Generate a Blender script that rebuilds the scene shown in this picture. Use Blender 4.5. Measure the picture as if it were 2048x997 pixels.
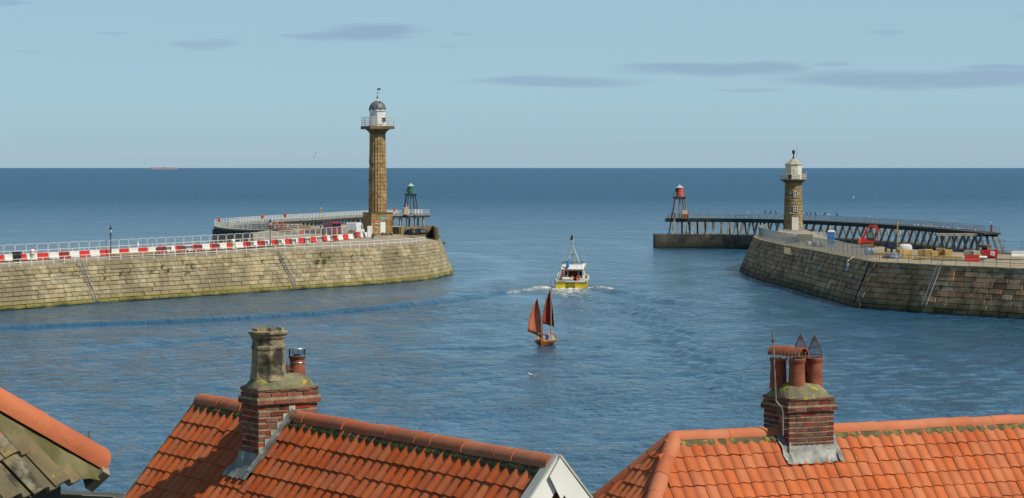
import bpy, bmesh, math, random
import numpy as np
from mathutils import Vector, Matrix

for o in list(bpy.data.objects):
    bpy.data.objects.remove(o)
scene = bpy.context.scene
C = scene.collection
rnd = random.Random(7)
R = math.radians

# ------------------------------------------------------------------ camera
FPX = 4770.0          # focal length in photo pixels (photo is 2048 wide)
HC = 20.5             # camera height above the water
PITCH = math.atan((498.5 - 335.5) / FPX)
cam_d = bpy.data.cameras.new('camera')
cam_d.sensor_width = 36.0
cam_d.lens = 36.0 * FPX / 2048.0
cam_d.clip_start = 0.5
cam_d.clip_end = 120000.0
cam = bpy.data.objects.new('camera', cam_d)
C.objects.link(cam)
cam.location = (0, 0, HC)
cam.rotation_euler = (math.pi / 2 - PITCH, 0, 0)
scene.camera = cam

# ------------------------------------------------------------------ light
SUN_EL, SUN_AZ = R(49), R(119)      # azimuth clockwise from the view direction (+Y)
L = Vector((math.sin(SUN_AZ) * math.cos(SUN_EL), math.cos(SUN_AZ) * math.cos(SUN_EL), math.sin(SUN_EL)))
sun_d = bpy.data.lights.new('sun', 'SUN')
sun_d.energy = 5.0
sun_d.angle = R(0.5)
sun_d.color = (1.0, 0.93, 0.82)
sun = bpy.data.objects.new('sun', sun_d)
C.objects.link(sun)
sun.rotation_euler = (-L).to_track_quat('-Z', 'Y').to_euler()
sun.location = (60, -30, 90)


def ray(u, v):
    c, s = math.cos(PITCH), math.sin(PITCH)
    x, y = (u - 1024) / FPX, -(v - 498.5) / FPX
    return Vector((x, c + y * s, -s + y * c))


w = bpy.data.worlds.new('World')
scene.world = w
w.use_nodes = True
nt = w.node_tree
nt.nodes.clear()
wo = nt.nodes.new('ShaderNodeOutputWorld')
bg = nt.nodes.new('ShaderNodeBackground')
sky = nt.nodes.new('ShaderNodeTexSky')
sky.sky_type = 'NISHITA'
sky.sun_disc = False
sky.sun_elevation = SUN_EL
sky.sun_rotation = SUN_AZ
sky.altitude = 0
sky.air_density = 0.8
sky.dust_density = 0.0
sky.ozone_density = 2.2
tint = nt.nodes.new('ShaderNodeMixRGB')
tint.blend_type = 'MULTIPLY'
tint.inputs['Fac'].default_value = 1.0
tint.inputs['Color2'].default_value = (0.74, 0.86, 1.0, 1)
nt.links.new(sky.outputs[0], tint.inputs['Color1'])
veil = nt.nodes.new('ShaderNodeMixRGB')          # thin even high haze over the whole sky
veil.inputs['Fac'].default_value = 0.78
veil.inputs['Color2'].default_value = (3.45, 5.35, 6.4, 1)
nt.links.new(tint.outputs[0], veil.inputs['Color1'])
vtc = nt.nodes.new('ShaderNodeTexCoord')
vsp = nt.nodes.new('ShaderNodeSeparateXYZ')
nt.links.new(vtc.outputs['Generated'], vsp.inputs[0])
vmr = nt.nodes.new('ShaderNodeMapRange')         # haze thins out towards the zenith
vmr.inputs['From Min'].default_value = 0.08
vmr.inputs['From Max'].default_value = 0.75
vmr.inputs['To Min'].default_value = 0.80
vmr.inputs['To Max'].default_value = 0.15
nt.links.new(vsp.outputs['Z'], vmr.inputs['Value'])
nt.links.new(vmr.outputs[0], veil.inputs['Fac'])
tint = veil
# thin flat clouds near the horizon, laid out by direction
tc = nt.nodes.new('ShaderNodeTexCoord')
sep = nt.nodes.new('ShaderNodeSeparateXYZ')
nt.links.new(tc.outputs['Generated'], sep.inputs[0])


def wmath(op, a, b=None, clamp=False):
    n = nt.nodes.new('ShaderNodeMath')
    n.operation = op
    n.use_clamp = clamp
    for i, q in enumerate((a, b)):
        if q is None:
            continue
        if isinstance(q, (int, float)):
            n.inputs[i].default_value = q
        else:
            nt.links.new(q, n.inputs[i])
    return n.outputs[0]


ysafe = wmath('MAXIMUM', sep.outputs['Y'], 0.02)
az = wmath('DIVIDE', sep.outputs['X'], ysafe)
el = wmath('DIVIDE', sep.outputs['Z'], ysafe)
comb = nt.nodes.new('ShaderNodeCombineXYZ')
nt.links.new(az, comb.inputs[0])
nt.links.new(el, comb.inputs[1])
wmap = nt.nodes.new('ShaderNodeMapping')
wmap.inputs['Scale'].default_value = (14, 130, 1)
nt.links.new(comb.outputs[0], wmap.inputs[0])
wn = nt.nodes.new('ShaderNodeTexNoise')
wn.inputs['Scale'].default_value = 1.0
wn.inputs['Detail'].default_value = 5
wn.inputs['Roughness'].default_value = 0.55
nt.links.new(wmap.outputs[0], wn.inputs['Vector'])
wob = nt.nodes.new('ShaderNodeVectorMath')
wob.operation = 'SUBTRACT'
nt.links.new(wn.outputs['Color'], wob.inputs[0])
wob.inputs[1].default_value = (0.5, 0.5, 0.5)
wob2 = nt.nodes.new('ShaderNodeVectorMath')
wob2.operation = 'MULTIPLY'
nt.links.new(wob.outputs[0], wob2.inputs[0])
wob2.inputs[1].default_value = (0.05, 0.0065, 0)
dirw = nt.nodes.new('ShaderNodeVectorMath')
dirw.operation = 'ADD'
nt.links.new(comb.outputs[0], dirw.inputs[0])
nt.links.new(wob2.outputs[0], dirw.inputs[1])
clouds = [(735, 67, 135, 20, 1.0), (640, 72, 110, 14, .8), (415, 90, 65, 9, .6), (555, 70, 50, 7, .6), (215, 68, 45, 4, .5),
          (1118, 164, 180, 14, .85), (1430, 141, 200, 13, .9), (1530, 136, 110, 12, .9), (1672, 128, 45, 5, .6),
          (1760, 157, 250, 21, .9), (1960, 158, 230, 19, .9), (1990, 136, 80, 11, .7), (1510, 178, 80, 4, .5),
          (1775, 66, 50, 7, .45), (2050, 34, 40, 6, .4), (10, 5, 50, 9, .6), (2090, 150, 120, 24, .8),
          (930, 66, 22, 4, .4), (80, 106, 40, 4, .3), (925, 92, 30, 4, .25), (2300, 120, 150, 14, .6), (-250, 60, 160, 12, .6)]
mask = None
for (u, v, wu, wv, op) in clouds:
    d = ray(u, v)
    a0, e0 = d.x / d.y, d.z / d.y
    m = nt.nodes.new('ShaderNodeVectorMath')
    m.operation = 'SUBTRACT'
    nt.links.new(dirw.outputs[0], m.inputs[0])
    m.inputs[1].default_value = (a0, e0, 0)
    k = nt.nodes.new('ShaderNodeVectorMath')
    k.operation = 'MULTIPLY'
    nt.links.new(m.outputs[0], k.inputs[0])
    k.inputs[1].default_value = (FPX / wu, FPX / wv, 0)
    ln = nt.nodes.new('ShaderNodeVectorMath')
    ln.operation = 'LENGTH'
    nt.links.new(k.outputs[0], ln.inputs[0])
    mr = nt.nodes.new('ShaderNodeMapRange')
    mr.interpolation_type = 'SMOOTHERSTEP'
    mr.inputs['From Min'].default_value = 1.25
    mr.inputs['From Max'].default_value = 0.35
    mr.inputs['To Min'].default_value = 0
    mr.inputs['To Max'].default_value = op
    nt.links.new(ln.outputs['Value'], mr.inputs['Value'])
    mask = mr.outputs[0] if mask is None else wmath('MAXIMUM', mask, mr.outputs[0])
front = wmath('GREATER_THAN', sep.outputs['Y'], 0.05)
mask = wmath('MULTIPLY', mask, front)
mask = wmath('MULTIPLY', mask, 0.85)
hb = nt.nodes.new('ShaderNodeMapRange')          # even bank of distant haze all round the horizon
hb.interpolation_type = 'SMOOTHSTEP'
hb.inputs['From Min'].default_value = 0.035
hb.inputs['From Max'].default_value = -0.004
hb.inputs['To Min'].default_value = 0.0
hb.inputs['To Max'].default_value = 0.55
nt.links.new(sep.outputs['Z'], hb.inputs['Value'])
mask = wmath('MAXIMUM', mask, hb.outputs[0])
cmix = nt.nodes.new('ShaderNodeMixRGB')
nt.links.new(mask, cmix.inputs['Fac'])
nt.links.new(tint.outputs[0], cmix.inputs['Color1'])
cmul = nt.nodes.new('ShaderNodeMixRGB')
cmul.blend_type = 'MULTIPLY'
cmul.inputs['Fac'].default_value = 1
nt.links.new(tint.outputs[0], cmul.inputs['Color1'])
cmul.inputs['Color2'].default_value = (0.80, 0.75, 0.86, 1)
nt.links.new(cmul.outputs[0], cmix.inputs['Color2'])
nt.links.new(cmix.outputs[0], bg.inputs['Color'])
bg.inputs['Strength'].default_value = 0.10
nt.links.new(bg.outputs[0], wo.inputs['Surface'])

scene.view_settings.view_transform = 'Standard'
scene.view_settings.look = 'None'
scene.view_settings.gamma = 1
scene.view_settings.use_curve_mapping = False
scene.view_settings.exposure = 0.0


# ------------------------------------------------------------------ pixel helpers
def PZ(u, v, z=0.0):
    d = ray(u, v)
    t = (z - HC) / d.z
    return Vector((d.x * t, d.y * t, z))


def PY(u, v, Y):
    d = ray(u, v)
    t = Y / d.y
    return Vector((d.x * t, Y, HC + d.z * t))


def zw(Y):
    return 6.4 + (min(max(Y, 343), 446) - 343) / 103 * 1.2


def Wp(u, v):
    z = 7.0
    for i in range(8):
        p = PZ(u, v, z)
        z = zw(p.y)
    p.z = z
    return p


ZE = 6.7


def Ep(u, v):
    return PZ(u, v, ZE)


# ------------------------------------------------------------------ materials
def lin(c):
    if isinstance(c, str):
        c = [int(c[i:i + 2], 16) / 255 for i in (0, 2, 4)]
    return tuple(((x / 12.92) if x <= .04045 else ((x + .055) / 1.055) ** 2.4) for x in c)


MATS = {}
ALB = 0.84      # colours are picked from daylight views; this brings them down to surface albedo


def M(name, col, col2=None, scale=3.0, rough=0.7, bump=0.0, bscale=None, metal=0.0, rand=0.0, detail=6, cmin=.35, cmax=.65,
      spots=None, stretch=(1, 1, 1), spec=0.4, trans=0.0, hook=None):
    """world-position noise colour mix + bump; rand varies the value of every piece; spots=(colour, scale, threshold, softness)"""
    if name in MATS:
        return MATS[name]
    m = bpy.data.materials.new(name)
    m.use_nodes = True
    t = m.node_tree
    b = t.nodes['Principled BSDF']
    b.inputs['Roughness'].default_value = rough
    b.inputs['Metallic'].default_value = metal
    b.inputs['Specular IOR Level'].default_value = spec
    if trans:
        b.inputs['Transmission Weight'].default_value = trans
    c1 = tuple(x * ALB for x in lin(col))
    c2 = tuple(x * ALB for x in lin(col2)) if col2 is not None else tuple(x * .72 for x in c1)
    geo = t.nodes.new('ShaderNodeNewGeometry')
    mp = t.nodes.new('ShaderNodeMapping')
    mp.inputs['Scale'].default_value = stretch
    t.links.new(geo.outputs['Position'], mp.inputs[0])
    nz = t.nodes.new('ShaderNodeTexNoise')
    nz.inputs['Scale'].default_value = scale
    nz.inputs['Detail'].default_value = detail
    t.links.new(mp.outputs[0], nz.inputs['Vector'])
    mr = t.nodes.new('ShaderNodeMapRange')
    mr.inputs['From Min'].default_value = cmin
    mr.inputs['From Max'].default_value = cmax
    t.links.new(nz.outputs['Fac'], mr.inputs['Value'])
    mx = t.nodes.new('ShaderNodeMixRGB')
    mx.inputs['Color1'].default_value = (*c1, 1)
    mx.inputs['Color2'].default_value = (*c2, 1)
    t.links.new(mr.outputs[0], mx.inputs['Fac'])
    out = mx.outputs[0]
    if rand:
        oi = t.nodes.new('ShaderNodeObjectInfo')
        ad = t.nodes.new('ShaderNodeMath')
        ad.operation = 'ADD'
        t.links.new(oi.outputs['Random'], ad.inputs[0])
        t.links.new(geo.outputs['Random Per Island'], ad.inputs[1])
        fr = t.nodes.new('ShaderNodeMath')
        fr.operation = 'FRACT'
        t.links.new(ad.outputs[0], fr.inputs[0])
        hs = t.nodes.new('ShaderNodeHueSaturation')
        r2 = t.nodes.new('ShaderNodeMapRange')
        r2.inputs['To Min'].default_value = 1 - rand
        r2.inputs['To Max'].default_value = 1 + rand
        t.links.new(fr.outputs[0], r2.inputs['Value'])
        t.links.new(r2.outputs[0], hs.inputs['Value'])
        f7 = t.nodes.new('ShaderNodeMath')
        f7.operation = 'MULTIPLY'
        f7.inputs[1].default_value = 7.31
        t.links.new(fr.outputs[0], f7.inputs[0])
        f8 = t.nodes.new('ShaderNodeMath')
        f8.operation = 'FRACT'
        t.links.new(f7.outputs[0], f8.inputs[0])
        r3 = t.nodes.new('ShaderNodeMapRange')
        r3.inputs['To Min'].default_value = 0.5 - rand * .04
        r3.inputs['To Max'].default_value = 0.5 + rand * .04
        t.links.new(f8.outputs[0], r3.inputs['Value'])
        t.links.new(r3.outputs[0], hs.inputs['Hue'])
        r4 = t.nodes.new('ShaderNodeMapRange')
        r4.inputs['To Min'].default_value = 1 + rand * .5
        r4.inputs['To Max'].default_value = 1 - rand * .5
        t.links.new(f8.outputs[0], r4.inputs['Value'])
        t.links.new(r4.outputs[0], hs.inputs['Saturation'])
        t.links.new(out, hs.inputs['Color'])
        out = hs.outputs[0]
    for sp in (spots or []):
        sc, ss, th, soft = sp[:4]
        n2 = t.nodes.new('ShaderNodeTexNoise')
        n2.inputs['Scale'].default_value = ss
        n2.inputs['Detail'].default_value = 5
        n2.inputs['Roughness'].default_value = .6
        mp2 = t.nodes.new('ShaderNodeMapping')
        mp2.inputs['Location'].default_value = (sp[4] if len(sp) > 4 else 3.1, 1.7, .3)
        if len(sp) > 5:
            mp2.inputs['Scale'].default_value = sp[5]
        t.links.new(geo.outputs['Position'], mp2.inputs[0])
        t.links.new(mp2.outputs[0], n2.inputs['Vector'])
        m2 = t.nodes.new('ShaderNodeMapRange')
        m2.inputs['From Min'].default_value = th
        m2.inputs['From Max'].default_value = th + soft
        t.links.new(n2.outputs['Fac'], m2.inputs['Value'])
        x2 = t.nodes.new('ShaderNodeMixRGB')
        t.links.new(m2.outputs[0], x2.inputs['Fac'])
        t.links.new(out, x2.inputs['Color1'])
        x2.inputs['Color2'].default_value = (*[q * ALB for q in lin(sc)], 1)
        out = x2.outputs[0]
    if hook:
        out = hook(t, geo, out)
    t.links.new(out, b.inputs['Base Color'])
    if bump:
        nb = t.nodes.new('ShaderNodeTexNoise')
        nb.inputs['Scale'].default_value = bscale or scale * 4
        nb.inputs['Detail'].default_value = 6
        t.links.new(geo.outputs['Position'], nb.inputs['Vector'])
        bp = t.nodes.new('ShaderNodeBump')
        bp.inputs['Strength'].default_value = 1.0
        bp.inputs['Distance'].default_value = bump
        t.links.new(nb.outputs['Fac'], bp.inputs['Height'])
        t.links.new(bp.outputs[0], b.inputs['Normal'])
    MATS[name] = m
    return m


def height_band(bands):
    """growth on a harbour wall by height above the water: list of (colour, z0, z1, strength) with a ragged edge"""
    def hook(t, geo, out):
        sp = t.nodes.new('ShaderNodeSeparateXYZ')
        t.links.new(geo.outputs['Position'], sp.inputs[0])
        nn = t.nodes.new('ShaderNodeTexNoise')
        nn.inputs['Scale'].default_value = .35
        nn.inputs['Detail'].default_value = 6
        t.links.new(geo.outputs['Position'], nn.inputs['Vector'])
        ma = t.nodes.new('ShaderNodeMath')
        ma.operation = 'MULTIPLY_ADD'
        t.links.new(nn.outputs['Fac'], ma.inputs[0])
        ma.inputs[1].default_value = 1.3
        t.links.new(sp.outputs['Z'], ma.inputs[2])
        for (c, z0, z1, k) in bands:
            mr = t.nodes.new('ShaderNodeMapRange')
            mr.inputs['From Min'].default_value = z1 + .65
            mr.inputs['From Max'].default_value = z0 + .65
            mr.inputs['To Max'].default_value = k
            t.links.new(ma.outputs[0], mr.inputs['Value'])
            mx = t.nodes.new('ShaderNodeMixRGB')
            t.links.new(mr.outputs[0], mx.inputs['Fac'])
            t.links.new(out, mx.inputs['Color1'])
            mx.inputs['Color2'].default_value = (*[q * ALB for q in lin(c)], 1)
            out = mx.outputs[0]
        return out
    return hook


# ------------------------------------------------------------------ mesh builder
class MB:
    def __init__(self):
        self.v, self.f = [], []

    def add(self, vs, fs):
        n = len(self.v)
        self.v += [tuple(x) for x in vs]
        self.f += [tuple(i + n for i in f) for f in fs]
        return self

    def obox(self, c, a, b, d):
        """box from centre and three half vectors"""
        c, a, b, d = map(Vector, (c, a, b, d))
        vs = [c + sx * a + sy * b + sz * d for sz in (-1, 1) for sy in (-1, 1) for sx in (-1, 1)]
        return self.add(vs, [(0, 2, 3, 1), (4, 5, 7, 6), (0, 1, 5, 4), (2, 6, 7, 3), (0, 4, 6, 2), (1, 3, 7, 5)])

    def box(self, x0, x1, y0, y1, z0, z1):
        return self.obox(((x0 + x1) / 2, (y0 + y1) / 2, (z0 + z1) / 2), ((x1 - x0) / 2, 0, 0), (0, (y1 - y0) / 2, 0), (0, 0, (z1 - z0) / 2))

    def beam(self, p, q, wx, wy=None, up=(0, 0, 1)):
        p, q = Vector(p), Vector(q)
        d = (q - p).normalized()
        u = Vector(up)
        if abs(d.dot(u)) > .98:
            u = Vector((0, 1, 0))
        s = d.cross(u).normalized()
        t = s.cross(d).normalized()
        wy = wy or wx
        return self.obox((p + q) / 2, s * wx / 2, t * wy / 2, (q - p) / 2)

    def tube(self, p, q, r, r2=None, n=8, cap=True):
        p, q = Vector(p), Vector(q)
        r2 = r if r2 is None else r2
        d = (q - p).normalized()
        u = Vector((0, 0, 1)) if abs(d.z) < .95 else Vector((0, 1, 0))
        s = d.cross(u).normalized()
        t = d.cross(s).normalized()
        vs = []
        for (o, rr) in ((p, r), (q, r2)):
            for i in range(n):
                a = 2 * math.pi * i / n
                vs.append(o + (s * math.cos(a) + t * math.sin(a)) * rr)
        fs = [(i, (i + 1) % n, n + (i + 1) % n, n + i) for i in range(n)]
        if cap:
            fs += [tuple(range(n))[::-1], tuple(range(n, 2 * n))]
        return self.add(vs, fs)

    def path(self, pts, r, n=6):
        for a, b in zip(pts[:-1], pts[1:]):
            self.tube(a, b, r, n=n)
        return self

    def lathe(self, prof, n=24, c=(0, 0, 0), rfun=None, a0=0.0, capb=True, capt=True):
        c = Vector(c)
        vs = []
        for (r, z) in prof:
            for i in range(n):
                a = a0 + 2 * math.pi * i / n
                rr = r * (rfun(a) if rfun else 1)
                vs.append(c + Vector((rr * math.cos(a), rr * math.sin(a), z)))
        fs = []
        for k in range(len(prof) - 1):
            for i in range(n):
                j = (i + 1) % n
                fs.append((k * n + i, k * n + j, (k + 1) * n + j, (k + 1) * n + i))
        if capb:
            fs.append(tuple(range(n))[::-1])
        if capt:
            fs.append(tuple(range((len(prof) - 1) * n, len(prof) * n)))
        return self.add(vs, fs)

    def prism(self, poly, ext):
        ext = Vector(ext)
        n = len(poly)
        vs = [Vector(p) for p in poly] + [Vector(p) + ext for p in poly]
        fs = [tuple(range(n))[::-1], tuple(range(n, 2 * n))] + [(i, (i + 1) % n, n + (i + 1) % n, n + i) for i in range(n)]
        return self.add(vs, fs)

    def grid(self, rows):
        """rows of points, all the same length"""
        n = len(rows[0])
        vs = [p for r in rows for p in r]
        fs = [(k * n + i, k * n + i + 1, (k + 1) * n + i + 1, (k + 1) * n + i) for k in range(len(rows) - 1) for i in range(n - 1)]
        return self.add(vs, fs)

    def ring(self, c, ax, R0, r, n=16, m=6):
        c, ax = Vector(c), Vector(ax).normalized()
        u = Vector((0, 0, 1)) if abs(ax.z) < .9 else Vector((1, 0, 0))
        s = ax.cross(u).normalized()
        t = ax.cross(s)
        vs, fs = [], []
        for i in range(n):
            a = 2 * math.pi * i / n
            d = s * math.cos(a) + t * math.sin(a)
            for j in range(m):
                b = 2 * math.pi * j / m
                vs.append(c + d * (R0 + r * math.cos(b)) + ax * r * math.sin(b))
        for i in range(n):
            for j in range(m):
                fs.append((i * m + j, ((i + 1) % n) * m + j, ((i + 1) % n) * m + (j + 1) % m, i * m + (j + 1) % m))
        return self.add(vs, fs)

    def mesh(self, name, mat=None, smooth=False, normals=True):
        me = bpy.data.meshes.new(name)
        me.from_pydata(self.v, [], self.f)
        if normals:
            bm = bmesh.new()
            bm.from_mesh(me)
            bmesh.ops.recalc_face_normals(bm, faces=bm.faces)
            bm.to_mesh(me)
            bm.free()
        if smooth:
            me.shade_smooth()
            if smooth is not True:
                me.set_sharp_from_angle(angle=R(smooth))
        if mat:
            me.materials.append(mat)
        return me

    def build(self, name, mat, parent=None, smooth=False, bevel=0, normals=True):
        o = link(name, self.mesh(name, mat, smooth, normals), parent)
        if bevel:
            b = o.modifiers.new('bevel', 'BEVEL')
            b.width = bevel
            b.segments = 2
            b.limit_method = 'ANGLE'
        return o


def link(name, data, parent=None, mw=None):
    o = bpy.data.objects.new(name, data)
    C.objects.link(o)
    if parent is not None:
        o.parent = parent
    if mw is not None:
        o.matrix_basis = mw
    return o


def tag(o, label, cat, group=None, kind=None):
    if label:
        o['label'] = label
        o['category'] = cat
    if group:
        o['group'] = group
    if kind:
        o['kind'] = kind
    return o


def thing(name, label, cat, loc=(0, 0, 0), rz=0.0, group=None):
    o = bpy.data.objects.new(name, None)
    C.objects.link(o)
    o.empty_display_size = .2
    o.location = loc
    o.rotation_euler = (0, 0, rz)
    return tag(o, label, cat, group)


def dup(root, loc, rz, label=None, group=None):
    r = root.copy()
    C.objects.link(r)
    r.location = loc
    r.rotation_euler = (0, 0, rz)
    if label:
        r['label'] = label
    if group:
        r['group'] = group
    for ch in list(root.children):
        c = ch.copy()
        C.objects.link(c)
        c.parent = r
        for g in list(ch.children):
            d = g.copy()
            C.objects.link(d)
            d.parent = c
    return r


def basis(ex, ey, ez, loc):
    m = Matrix.Identity(4)
    for i, e in enumerate((ex, ey, ez)):
        for k in range(3):
            m[k][i] = e[k]
    for k in range(3):
        m[k][3] = loc[k]
    return m


def resample(pts, step):
    """polyline -> list of (point, arclength)"""
    out, s = [], 0.0
    for a, b in zip(pts[:-1], pts[1:]):
        d = (b - a).length
        n = max(1, int(round(d / step)))
        for i in range(n):
            out.append(a.lerp(b, i / n))
    out.append(pts[-1])
    return out


def smooth_line(pts, n=8):
    """Catmull-Rom through the points"""
    out = []
    for i in range(len(pts) - 1):
        p0 = pts[max(i - 1, 0)]
        p1, p2 = pts[i], pts[i + 1]
        p3 = pts[min(i + 2, len(pts) - 1)]
        for k in range(n):
            t = k / n
            out.append(.5 * ((2 * p1) + (p2 - p0) * t + (2 * p0 - 5 * p1 + 4 * p2 - p3) * t * t + (3 * p1 - p0 - 3 * p2 + p3) * t ** 3))
    out.append(pts[-1].copy())
    return out


class Line:
    def __init__(self, pts):
        self.p = [Vector(q) for q in pts]
        self.s = [0.0]
        for a, b in zip(self.p[:-1], self.p[1:]):
            self.s.append(self.s[-1] + (b - a).length)
        self.len = self.s[-1]

    def at(self, s):
        s = min(max(s, 0), self.len)
        i = 0
        while i < len(self.s) - 2 and self.s[i + 1] < s:
            i += 1
        d = self.s[i + 1] - self.s[i]
        t = (s - self.s[i]) / d if d else 0
        return self.p[i].lerp(self.p[i + 1], t)

    def tan(self, s):
        return (self.at(s + .3) - self.at(s - .3)).normalized()
# ================================================================== SEA
BOAT = PZ(1141, 577)          # stern of the yellow boat on the water
COBLE = PZ(1090, 691)


def build_sea():
    ys = [18.0]
    while ys[-1] < 90000:
        y = ys[-1]
        if y < 120:
            d = 1.5
        elif y < 700:
            d = min(0.30 + (y - 120) * .0022, 1.1)
        else:
            d = min(1.1 * (y / 700) ** 2.2, y * .12)
        ys.append(y + d)
    ys = np.array(ys)
    nx = 440
    s = np.linspace(-1, 1, nx)
    W = 0.27 * ys + 22
    X = (W[:, None] * s[None, :])
    Y = np.repeat(ys[:, None], nx, 1)
    Z = np.zeros_like(X)
    rg = np.random.RandomState(3)
    # wind chop: real waves, fading out where the grid is too coarse to carry them
    fade = np.clip((900 - Y) / 500, 0, 1)
    for i in range(42):
        lam = 0.9 * (6.0 ** (i / 41.0))
        th = R(-62) + rg.randn() * .55
        k = 2 * math.pi / lam
        ph = rg.rand() * 6.28
        amp = 0.0021 * lam ** 1.0
        grid_ok = np.clip((lam / (0.9 * np.gradient(ys)) - 2.2) / 2, 0, 1)[:, None]
        Z += amp * np.sin(k * (X * math.cos(th) + Y * math.sin(th)) + ph + 0.8 * np.sin(X * .05 + i) + .6 * np.sin(Y * .043 + 2 * i)) * fade * grid_ok
    # boat wakes
    def ridge(pts, A, wd, end=.12):
        nonlocal Z
        P = [PZ(u, v) for (u, v) in pts]
        P = smooth_line(P, 6)
        xy = np.array([(p.x, p.y) for p in P])
        lo, hi = xy.min(0) - 12, xy.max(0) + 12
        r0, r1 = np.searchsorted(ys, lo[1]), np.searchsorted(ys, hi[1])
        if r1 <= r0:
            return
        xs, yy = X[r0:r1], Y[r0:r1]
        best = np.full(xs.shape, 1e9)
        tb = np.zeros(xs.shape)
        sg = np.zeros(xs.shape)
        n = len(xy) - 1
        for i in range(n):
            a, b = xy[i], xy[i + 1]
            d = b - a
            l2 = d.dot(d) + 1e-9
            t = np.clip(((xs - a[0]) * d[0] + (yy - a[1]) * d[1]) / l2, 0, 1)
            ex, ey = xs - a[0] - t * d[0], yy - a[1] - t * d[1]
            q = np.hypot(ex, ey)
            m = q < best
            best[m] = q[m]
            tb[m] = ((i + t) / n)[m]
            sg[m] = np.sign(d[0] * ey - d[1] * ex)[m]
        q = best * sg / wd
        tap = np.clip(tb / end, 0, 1) * np.clip((1 - tb) / end, 0, 1)
        Z[r0:r1] += A * tap * (np.exp(-q * q) - .45 * np.exp(-(q + 1.9) ** 2) - .45 * np.exp(-(q - 1.9) ** 2))
    ridge([(1060, 580), (980, 588), (900, 600), (760, 615), (600, 629), (380, 642), (160, 650), (-80, 660)], .36, 1.0, .06)
    ridge([(1200, 579), (1240, 585), (1290, 594), (1330, 603), (1380, 609)], .45, 1.2, .2)
    for k in range(9):
        o = k * 1.0
        ridge([(1225 + 17 * k, 604 + 15.5 * k + .5 * k * k), (1290 + 19 * k, 616 + 16 * k + .5 * k * k), (1345 + 22 * k, 632 + 17 * k + .55 * k * k)], .33 - .012 * k, .85 + .04 * k, .35)
    for k in range(7):
        ridge([(1015 - 95 * k, 603 + 10 * k), (930 - 108 * k, 619 + 11.5 * k), (800 - 120 * k, 640 + 12 * k)], .17, 1.1, .35)
    ridge([(1072, 688), (1000, 694), (880, 697), (760, 699)], .12, .7, .2)
    ridge([(1118, 688), (1180, 693), (1260, 694)], .08, .6, .3)
    # churned water behind the yellow boat
    bx, by = BOAT.x, BOAT.y
    dx, dy = X - bx, by - Y
    churn = np.exp(-(dx / (3.6 + .07 * np.clip(dy, 0, 60))) ** 2) * np.exp(-np.clip(dy, 0, 99) / 34) * (dy > -1)
    side = np.exp(-((np.abs(dx) - 4.6 - .35 * np.clip(dy + 2, 0, 40)) / 1.5) ** 2) * np.exp(-((dy - 2) / 13) ** 2)
    nzy = np.sin(X * 3.1 + Y * 1.3) * np.sin(X * 1.7 - Y * 2.3 + 1) + .6 * np.sin(X * 5.3 + .7 * Y)
    Z += .16 * churn * nzy + .45 * side * np.exp(-((dy - 0) / 5) ** 2) * (0.75 + .25 * nzy)
    cx, cy = COBLE.x, COBLE.y
    foam = .9 * churn + .78 * side
    streak = np.exp(-((dx + 2 + .25 * dy) / (3 + .25 * np.clip(dy, 0, 60))) ** 2) * np.exp(-np.clip(dy, 0, 99) / 22) * (dy > -2)
    foam += .35 * streak
    foam = np.where(dy < -9, foam * .0, foam)
    # calmer, paler slicks that the tide draws out between the pier heads
    slick = np.zeros_like(X)
    def band(pts, wd, A):
        nonlocal slick
        P = smooth_line([PZ(u, v) for (u, v) in pts], 6)
        best = np.full(X.shape, 1e9)
        for p in resample(P, 2.0):
            best = np.minimum(best, np.hypot(X - p.x, Y - p.y))
        slick = np.maximum(slick, A * np.exp(-(best / wd) ** 2))
    band([(890, 505), (960, 512), (1030, 528), (1020, 548), (960, 562), (900, 575), (780, 590)], 6, .9)
    band([(900, 585), (1040, 592), (1100, 606)], 4.5, .9)
    band([(700, 700), (900, 690), (1100, 660), (1150, 620)], 2.4, .5)
    band([(850, 790), (950, 766), (1060, 750)], 1.6, .8)
    band([(940, 488), (1080, 478), (1200, 480), (1310, 500), (1400, 530)], 7, .7)
    band([(1260, 590), (1340, 582), (1440, 566)], 4, .6)
    band([(300, 690), (120, 696), (-40, 700)], 2, .4)
    n = X.size
    me = bpy.data.meshes.new('sea')
    nr = len(ys)
    idx = np.arange(n).reshape(nr, nx)
    q = np.stack([idx[:-1, :-1], idx[:-1, 1:], idx[1:, 1:], idx[1:, :-1]], -1).reshape(-1, 4)
    me.vertices.add(n)
    me.vertices.foreach_set('co', np.stack([X, Y, Z], -1).astype(np.float32).ravel())
    me.loops.add(q.size)
    me.loops.foreach_set('vertex_index', q.astype(np.int32).ravel())
    me.polygons.add(len(q))
    me.polygons.foreach_set('loop_start', (np.arange(len(q)) * 4).astype(np.int32))
    me.polygons.foreach_set('loop_total', np.full(len(q), 4, np.int32))
    me.update(calc_edges=True)
    me.shade_smooth()
    for nm, arr in (('foam', foam), ('slick', slick)):
        at = me.attributes.new(nm, 'FLOAT', 'POINT')
        at.data.foreach_set('value', arr.astype(np.float32).ravel())
    m = bpy.data.materials.new('sea_water')
    m.use_nodes = True
    t = m.node_tree
    b = t.nodes['Principled BSDF']
    b.inputs['Roughness'].default_value = .09
    b.inputs['IOR'].default_value = 1.333
    geo = t.nodes.new('ShaderNodeNewGeometry')

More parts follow.
